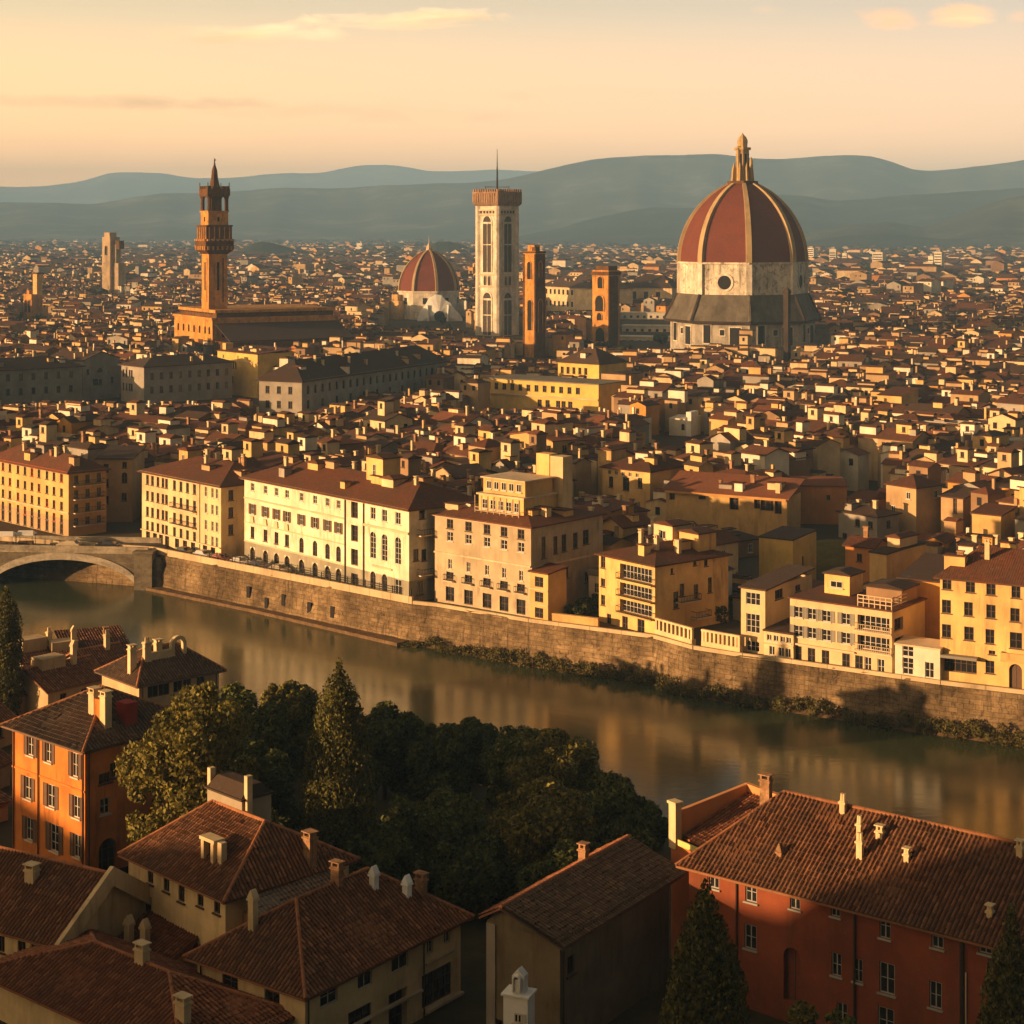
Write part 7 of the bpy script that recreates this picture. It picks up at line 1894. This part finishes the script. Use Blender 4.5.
    rest = [h for h in houses if id(h) not in pid]
    print('houses', len(houses), 'picked', len(pick), 'max Y', max(h['c'].y for h in pick))
    label_houses(pick, rd)
    for h in pick: city_house(h, rd)
    far_city(rest, rd)
    far_trees(rd, blocked)

def label_houses(hs, rd):
    LM = [('the great dome', 742, 300), ('the marble bell tower', 497, 280), ('the crenellated tower', 215, 270), ('the smaller dome', 428, 300), ('the long yellow hall', 540, 393), ('the brown roofed hall', 360, 385),
          ('the arched window palace', 330, 490), ('the greyish quay house', 520, 510), ('the golden loggia house', 650, 565), ('the glazed terraced house', 840, 610), ('the big yellow house', 985, 575), ('the grassy garden', 835, 540),
          ('the white fin wall', 688, 425), ('the tiled porch house', 725, 500), ('the red corniced house', 40, 475), ('the shopfront house', 185, 478), ('the long grey house', 40, 382), ('the golden loggia row', 237, 370),
          ('the white slab wall', 857, 478), ('the orange stone tower', 534, 340), ('the massive palace', 270, 335), ('the dark slender tower', 787, 345), ('the slit window house', 952, 500), ('the hip roof house', 627, 468), ('the rooftop loggia', 505, 490), ('the blunt gable house', 100, 375)]
    feats = ['with roof room', 'with roof tower', 'with twin chimneys', 'with one chimney', 'with bare roof']
    names = {'gable_u': 'gabled', 'gable_v': 'gabled', 'hip_u': 'hipped', 'hip_v': 'hipped', 'shed': 'slant roofed', 'flat': 'flat roofed'}
    seen = {}
    for h in sorted(hs, key=lambda q: q['c'].y):
        near = sorted(LM, key=lambda l: (l[1]-h['px'])**2+((l[2]-h['py'])*1.5)**2)[:3]
        sz = h['w']*h['d']; size = 'small' if sz < 42 else ('large' if sz > 85 else 'midsize')
        done = False
        opts = []
        for lm in near:
            dx, dy = h['px']-lm[1], h['py']-lm[2]
            hz_ = '' if abs(dx) < 28 else ('left' if dx < 0 else 'right'); vt = '' if abs(dy) < 14 else ('above' if dy < 0 else 'below')
            if not hz_ and not vt: vt = 'above' if dy < 0 else 'below'
            far_ = 'well ' if math.hypot(dx, dy) > 90 else ''
            dr = far_+((vt+' '+hz_+' of' if vt and hz_ else (hz_+' of' if hz_ else vt)))
            ff = feats[2:] if h['low'] else feats[:]; rd.shuffle(ff)
            for ft in ff: opts.append((ft, dr, lm[0]))
        base = f"{size} {h['wall'].split()[-1]} {names[h['kind']]} house"
        for ft, dr, lm in opts:
            lab = f"{base} {ft} {dr} {lm}"
            if len(lab.split()) <= 16 and lab not in seen:
                seen[lab] = 1; h['label'] = lab; h['feat'] = ft; break
        else:
            for od in ('second', 'third', 'fourth', 'fifth', 'sixth', 'seventh', 'eighth'):
                for ft, dr, lm in opts:
                    lab = f"{od} nearest {base} {ft} {dr.replace('well ', '')} {lm}"
                    if lab not in seen and len(lab.split()) <= 16: break
                else: continue
                seen[lab] = 1; h['label'] = lab; h['feat'] = ft; break

class Flat:        # light stand-in with the geometry methods the roof code needs
    def __init__(s, A, e, L, D, z1): s.A, s.e, s.g, s.L, s.D, s.z1 = A, e, Vector((-e.y, e.x)), L, D, z1
    def pt(s, u, v): return s.A+s.e*u+s.g*v
    def p3(s, u, v, z): q = s.pt(u, v); return (q.x, q.y, z)

def house_frame(h):
    e = h['e']; gq = Vector((-e.y, e.x)); return Flat(h['c']-e*h['w']/2-gq*h['d']/2, e, h['w'], h['d'], h['z1'])
def city_house(h, rd):
    f = house_frame(h); base = (h['c'].x, h['c'].y, ZQ); L, D, z1 = f.L, f.D, f.z1
    t = thing('city_house', h['label'], 'house', base, 'houses of the old city')
    wm = WALLC[h['wall']]; rm = ROOFC[h['roof']]
    mb = MB(); c = h['c']; mb.rbox(c, f.e, L, D, ZQ-.2, z1)
    kind = h['kind']; rise = min(L, D)*rd.uniform(.15, .24)
    if kind != 'flat':
        pl, gab, rid = roof_planes(f, kind, rise if kind != 'shed' else rise*.8, .4)
        for tr in gab: mb.face([tuple(p) for p in tr])
    mb.build('wall', wm, t, base)
    rb = MB(); planes = None
    if kind == 'flat':
        rb.rbox(c, f.e, L+.3, D+.3, z1+.002, z1+.2)
        for (u, v, l, d_) in ((L/2, .1, L+.5, .3), (L/2, D-.1, L+.5, .3), (.1, D/2, .3, D-.1), (L-.1, D/2, .3, D-.1)): rb.rbox(f.pt(u, v), f.e, l, d_, z1+.201, z1+.9)
        rb.build('roof', plaster('flat_roof_grey', (.22, .19, .14), .6) if rd.random() < .5 else wm, t, base)
    else:
        roof_flat(rb, pl); planes = pl; rb.build('roof', rm, t, base)
    def rz(u, v):
        q = f.pt(u, v)
        return (roof_z(None, planes, q.x, q.y) if planes else z1+.2) or z1
    # windows in the storeys that show above the roofs in front
    if F/c.y > 2.6:
        n = max(1, int(L/2.9)); w_, h_ = rd.choice([(.9, 1.5), (1.0, 1.3), (.8, 1.2)]); me = window_mesh(w_, h_, 'case', FRAME if rd.random() < .5 else FRAME_D, GLASS)
        rows = [z1-2.5]+([z1-5.4] if h['hi'] or c.y < 350 else [])
        an = math.atan2(f.e.y, f.e.x)
        for z in rows:
            for i in range(n):
                if rd.random() < .12: continue
                q = f.pt((i+.5)/n*L, 0)-f.g*.165; link('window', me, t, (q.x-base[0], q.y-base[1], z-base[2]), an)
        n2 = int(D/3.6)
        for (u, sg) in ((L, 1),) if f.e.dot(Vector((c.x, c.y))) < 0.35*c.y else ():
            for i in range(n2):
                if rd.random() < .3: continue
                q = f.pt(u, (i+.5)/n2*D)+f.e*.165; link('window', me, t, (q.x-base[0], q.y-base[1], rows[0]-base[2]), an+math.pi/2)
    ft = h['feat']
    def chim(u, v, hh):
        q = f.pt(u, v); z = rz(u, v); m2 = MB(); w0, d0 = rd.uniform(.5, .9), rd.uniform(.45, .7)
        m2.rbox(q, f.e, w0, d0, z-.6, z+hh); m2.rbox(q, f.e, w0+.2, d0+.2, z+hh+.002, z+hh+.2); m2.build('chimney', CHIMW if rd.random() < .7 else BRICK, t, base)
    def room(u, v, l, d_, hh, win=True):
        q = f.pt(u, v); z = rz(u, v); m2 = MB(); m2.rbox(q, f.e, l, d_, z-1.6, z+hh); wk = rd.choice(['cream', 'pale yellow', 'white', 'cream', h['wall']])
        o = m2.build('roof_room', WALLC[wk], t, base)
        m2 = MB(); m2.rbox(q, f.e, l+.5, d_+.5, z+hh+.002, z+hh+.18); m2.rbox(q, f.e, l+.45, d_+.45, z+hh+.181, z+hh+.18+rd.uniform(.2, .7), l2=l*.9, d2=.25); m2.build('roof_cover', rm, o, base)
        if win and F/c.y > 2.6:
            p = q-f.g*(d_/2+.165); link('window', window_mesh(.9, 1.2, 'case', FRAME_D, GLASS), o, (p.x-base[0], p.y-base[1], z+hh-1.6-base[2]), math.atan2(f.e.y, f.e.x))
    for i in range(rd.choice([0, 1, 1, 2])):
        l, d_ = rd.uniform(1.0, min(4.0, L*.55)), rd.uniform(1.0, 2.2); u, v = L*rd.uniform(.12, .88), D*rd.uniform(.2, .8)
        q = f.pt(u, v); z = rz(u, v); m2 = MB(); hh = rd.uniform(.35, 1.1); m2.rbox(q, f.e, l, d_, z-1.2, z+hh); m2.rbox(q, f.e, l+.3, d_+.3, z+hh+.002, z+hh+.14, 1)
        m2.build('dormer', [WALLC[rd.choice(['cream', 'pale yellow', 'white', 'tan', 'grey', h['wall']])], rm], t, base)
    if ft == 'with roof room': room(L*rd.uniform(.3, .7), D*rd.uniform(.35, .6), rd.uniform(2.4, min(5, L*.6)), rd.uniform(2.0, min(4, D*.5)), rd.uniform(1.3, 2.2)); chim(L*.85, D*.5, 1.2)
    elif ft == 'with roof tower': room(L*rd.uniform(.3, .7), D*rd.uniform(.4, .65), rd.uniform(2.2, 3.4), rd.uniform(2.2, 3.2), rd.uniform(2.0, 3.4))
    elif ft == 'with twin chimneys': chim(L*.25, D*rd.uniform(.3, .6), rd.uniform(1, 1.8)); chim(L*.72, D*rd.uniform(.3, .7), rd.uniform(1, 1.8))
    elif ft == 'with one chimney': chim(L*rd.uniform(.2, .8), D*rd.uniform(.3, .6), rd.uniform(1, 2.0))

def far_city(hs, rd):
    wl = list(WALLC.keys()); rl = list(ROOFC.keys()); mats = [WALLC[k] for k in wl]+[ROOFC[k] for k in rl]+[DARK, plain('shutter_brown', (0, 0, 0))]
    mb = MB()
    for h in hs:
        f = house_frame(h); L, D, z1 = f.L, f.D, f.z1; c = h['c']; mw = wl.index(h['wall']); mr = len(wl)+rl.index(h['roof'])
        p = [f.pt(0, 0), f.pt(L, 0), f.pt(L, D), f.pt(0, D)]
        zb = ZQ if c.y < 1500 else max(ZQ, z1-9)
        for i in range(4):
            j = (i+1) % 4
            if i == 2 and c.y > 1200: continue
            mb.face([(p[i].x, p[i].y, zb), (p[j].x, p[j].y, zb), (p[j].x, p[j].y, z1), (p[i].x, p[i].y, z1)], mw)
        kind = h['kind']; rise = min(L, D)*rd.uniform(.15, .24)
        if kind == 'flat': mb.face([(q.x, q.y, z1) for q in p], mw if rd.random() < .4 else mr)
        else:
            pl, gab, rid = roof_planes(f, kind, rise, .4 if c.y < 1500 else .1)
            for poly in pl: mb.face([tuple(q) for q in poly], mr, plane_uv(poly)[0])
            for tr in gab: mb.face([tuple(q) for q in tr], mw)
        if c.y < 1700:
            n = max(1, int(L/3.2))
            for z in (z1-2.4,):
                for i in range(n):
                    if rd.random() < .25: continue
                    q = f.pt((i+.5)/n*L, 0)-f.g*.06; a, b_ = q-f.e*.5, q+f.e*.5
                    mb.face([(a.x, a.y, z), (b_.x, b_.y, z), (b_.x, b_.y, z+1.5), (a.x, a.y, z+1.5)], len(mats)-2)
            for i in range(rd.choice([0, 1, 1, 2]) if c.y < 1300 else rd.choice([0, 1, 2])):      # chimneys and roof rooms
                q = f.pt(L*rd.uniform(.2, .8), D*rd.uniform(.3, .7)); big = rd.random() < .55
                l, d_, hh = (rd.uniform(1.6, 6.0), rd.uniform(1.4, 3.0), rd.uniform(.9, 2.6)) if big else (.55, .5, rd.uniform(1.8, 3.0))
                mk = wl.index(rd.choice(['cream', 'pale yellow', 'white', 'cream', 'tan'])); mb.rbox(q, f.e, l, d_, z1-.6, z1+hh, mk)
                if big: mb.rbox(q, f.e, l+.4, d_+.4, z1+hh+.003, z1+hh+.5, mr, l2=l, d2=.3)
        elif rd.random() < .35:
            q = f.pt(L*rd.uniform(.3, .7), D*.5); mb.rbox(q, f.e, L*.3, D*.3, z1, z1+rd.uniform(2, 5), wl.index(rd.choice(['cream', 'white', 'pale yellow'])))
    o = mb.build('distant_city', mats); props(o, kind='stuff')

def far_trees(rd, blocked):
    rs = np.random.RandomState(9); vs = []; fs = []; n0 = 0
    ico_v = np.array([(0, 0, 1), (.89, 0, .45), (.28, .85, .45), (-.72, .53, .45), (-.72, -.53, .45), (.28, -.85, .45), (.72, .53, -.45), (-.28, .85, -.45), (-.89, 0, -.45), (-.28, -.85, -.45), (.72, -.53, -.45), (0, 0, -1)])
    ico_f = np.array([(0, 1, 2), (0, 2, 3), (0, 3, 4), (0, 4, 5), (0, 5, 1), (1, 6, 2), (2, 7, 3), (3, 8, 4), (4, 9, 5), (5, 10, 1), (2, 6, 7), (3, 7, 8), (4, 8, 9), (5, 9, 10), (1, 10, 6), (6, 11, 7), (7, 11, 8), (8, 11, 9), (9, 11, 10), (10, 11, 6)])
    for i in range(3600):
        Y = 700*(9200/700)**(rs.rand()**.8); X = rs.uniform(-.31, .31)*Y
        if math.sin(X*.004+1.1)*math.cos(Y*.0023)+rs.rand()*1.1 < .35: continue
        k = 1+Y/3500; r = rs.uniform(3.0, 6.5)*k*.8
        if Y < 1400:
            if blocked(Vector((X, Y)), Vector((1, 0)), r*2, r*2): continue
            r *= .7
        m = 3
        for j in range(m):
            sc = np.array([r*rs.uniform(.5, .9)*(1.6 if Y > 2500 else 1), r*rs.uniform(.5, .9), r*rs.uniform(.5, .85)])
            v = ico_v*(1+rs.uniform(-.22, .22, (12, 1)))*sc+np.array([X+rs.uniform(-.7, .7)*r, Y+rs.uniform(-.7, .7)*r, ZQ+r*.9])
            vs.append(v); fs.append(ico_f+n0); n0 += 12
    m = foliage('leaf_far', (.012, .018, .006), (.040, .042, .012), .08)
    props(link('distant_trees', mesh_np('distant_trees', np.concatenate(vs), np.concatenate(fs), m)), kind='stuff')
city()

# ------------------------------------------------------------------ things on the quay street
def car_mesh():
    prof = [(-2.05, .32), (-2.1, .62), (-2.0, .88), (-1.55, .95), (-1.15, 1.38), (.35, 1.42), (1.0, .98), (1.9, .85), (2.1, .6), (2.08, .32)]
    mb = MB(); W = .84
    n = len(prof)
    for sgn in (-1, 1):
        pts = [(x, sgn*(W if z < 1.0 else W*.82), z) for x, z in prof]; mb.face(pts if sgn < 0 else pts[::-1])
    for i in range(n):
        j = (i+1) % n; a, b_ = prof[i], prof[j]
        wa, wb = (W if a[1] < 1.0 else W*.82), (W if b_[1] < 1.0 else W*.82)
        mb.face([(a[0], -wa, a[1]), (a[0], wa, a[1]), (b_[0], wb, b_[1]), (b_[0], -wb, b_[1])])
    body = mb
    gl = MB()
    for sgn in (-1, 1):
        q = [(-1.35, sgn*(W*.9+.012), .99), (.85, sgn*(W*.9+.012), 1.0), (.32, sgn*(W*.83+.012), 1.36), (-1.08, sgn*(W*.83+.012), 1.33)]; gl.face(q if sgn < 0 else q[::-1])
    gl.face([(1.02, -.68, 1.0), (1.02, .68, 1.0), (.42, .62, 1.41), (.42, -.62, 1.41)]); gl.face([(-1.58, .68, .97), (-1.58, -.68, .97), (-1.2, -.62, 1.36), (-1.2, .62, 1.36)])
    wh = MB(); K = 12
    vs = [(r*math.cos(2*math.pi*i/K), y, r*math.sin(2*math.pi*i/K)) for y, r in ((-.1, .2), (-.1, .31), (.1, .31), (.1, .2)) for i in range(K)]
    wh.raw(vs, [(k*K+i, k*K+(i+1) % K, (k+1)*K+(i+1) % K, (k+1)*K+i) for k in range(3) for i in range(K)]+[tuple(range(K)), tuple(range(3*K, 4*K))])
    return body, gl, wh
def street_things():
    body, gl, wh = car_mesh()
    paints = {'dark red': (.20, .02, .015), 'white': (.6, .58, .54), 'black': (.02, .02, .022), 'silver': (.35, .35, .34), 'dark blue': (.02, .03, .07), 'beige': (.42, .34, .22)}
    p, q = Vector(QUAY[2]), Vector(QUAY[3]); d = (q-p).normalized(); nin = Vector((-d.y, d.x))
    spots = []
    labs = [('black', 'black car parked first along the quay parapet beside the shopfront house corner'), ('silver', 'silver car parked along the quay parapet just right of the black car'), ('dark red', 'dark red car parked along the quay parapet before the gap between two palaces'),
            ('white', 'white car parked along the quay parapet right of the dark red car'), ('dark blue', 'dark blue car parked along the quay parapet at the arched palace left corner'), ('beige', 'beige car parked along the quay parapet farthest right in its row')]
    i = 0
    for k, (col, lab) in enumerate(labs):
        c = p+d*(6.5+k*5.0)+nin*(2.0+.15*(k % 2)); spots.append((c, math.atan2(d.y, d.x)+.03*(k % 3-1), col, lab))
    o = Vector((-64.5, 317.0)); e = Vector((-.995, .10)).normalized(); nb = Vector((.10, .995))
    for k, (u, col, lab) in enumerate([(8, 'black', 'black car on the stone bridge nearest the abutment'), (15, 'beige', 'beige car on the stone bridge beside the white awnings')]):
        c = o+e*u+nb*3.0; spots.append((c, math.atan2(e.y, e.x), col, lab))
    lamp = plain('car_lamp', (.5, .4, .3), .2)
    first = {}
    for (c, rz, col, lab) in spots:
        m = plain('car_paint_'+col.replace(' ', '_'), paints[col], .3, 0, .6)
        t = thing('parked_car', lab, 'car', (c.x, c.y, 7.21 if 'bridge' in lab else 7.004), 'cars parked along the quay'); t.rotation_euler = (0, 0, rz)
        body.build('body', m, t); 
        if 'g' not in first:
            first['g'] = gl.build('windows', GLASS, t).data; first['w'] = wh.build('wheel', plain('tyre_rubber', (.02, .02, .02), .8)).data
            bpy.data.objects.remove([ob for ob in bpy.data.objects if ob.name.startswith('wheel')][0])
        else: link('windows', first['g'], t)
        for sx in (-1.3, 1.3):
            for sy in (-.78, .78): link('wheel', first['w'], t, (sx, sy, .31))
        for sy in (-.6, .6):
            hb = MB(); hb.box(2.02, 2.12, sy-.16, sy+.16, .6, .74); hb.build('headlight', lamp, t)
    # market awnings at the bridge head
    for k, (px, py, lab) in enumerate([(6, 533, 'white market awning at the left edge on the bridge roadway'), (26, 532, 'white market awning on the bridge roadway, right of the leftmost awning')]):
        c = P(px, py+14, 7.3); t = thing('market_awning', lab, 'awning', (c.x, c.y, 7.21), 'market awnings on the bridge')
        mb = MB()
        for sx in (-1.4, 1.4):
            for sy in (-1.1, 1.1): mb.tube((c.x+sx, c.y+sy, 7.21), (c.x+sx, c.y+sy, 9.4), .05, 5)
        mb.build('posts', IRON, t, (c.x, c.y, 7.21))
        mb = MB(); mb.rbox(c, (1, 0), 3.3, 2.7, 9.401, 9.55); mb.rbox(c, (1, 0), 3.2, 2.6, 9.551, 10.1, l2=2.6, d2=.2); mb.build('canopy', plaster('awning_cloth', (.75, .70, .60), .15), t, (c.x, c.y, 7.21))
        mb = MB(); mb.rbox(c, (1, 0), 2.6, 1.0, 7.215, 8.2); mb.build('counter', FRAME_D, t, (c.x, c.y, 7.21))
street_things()
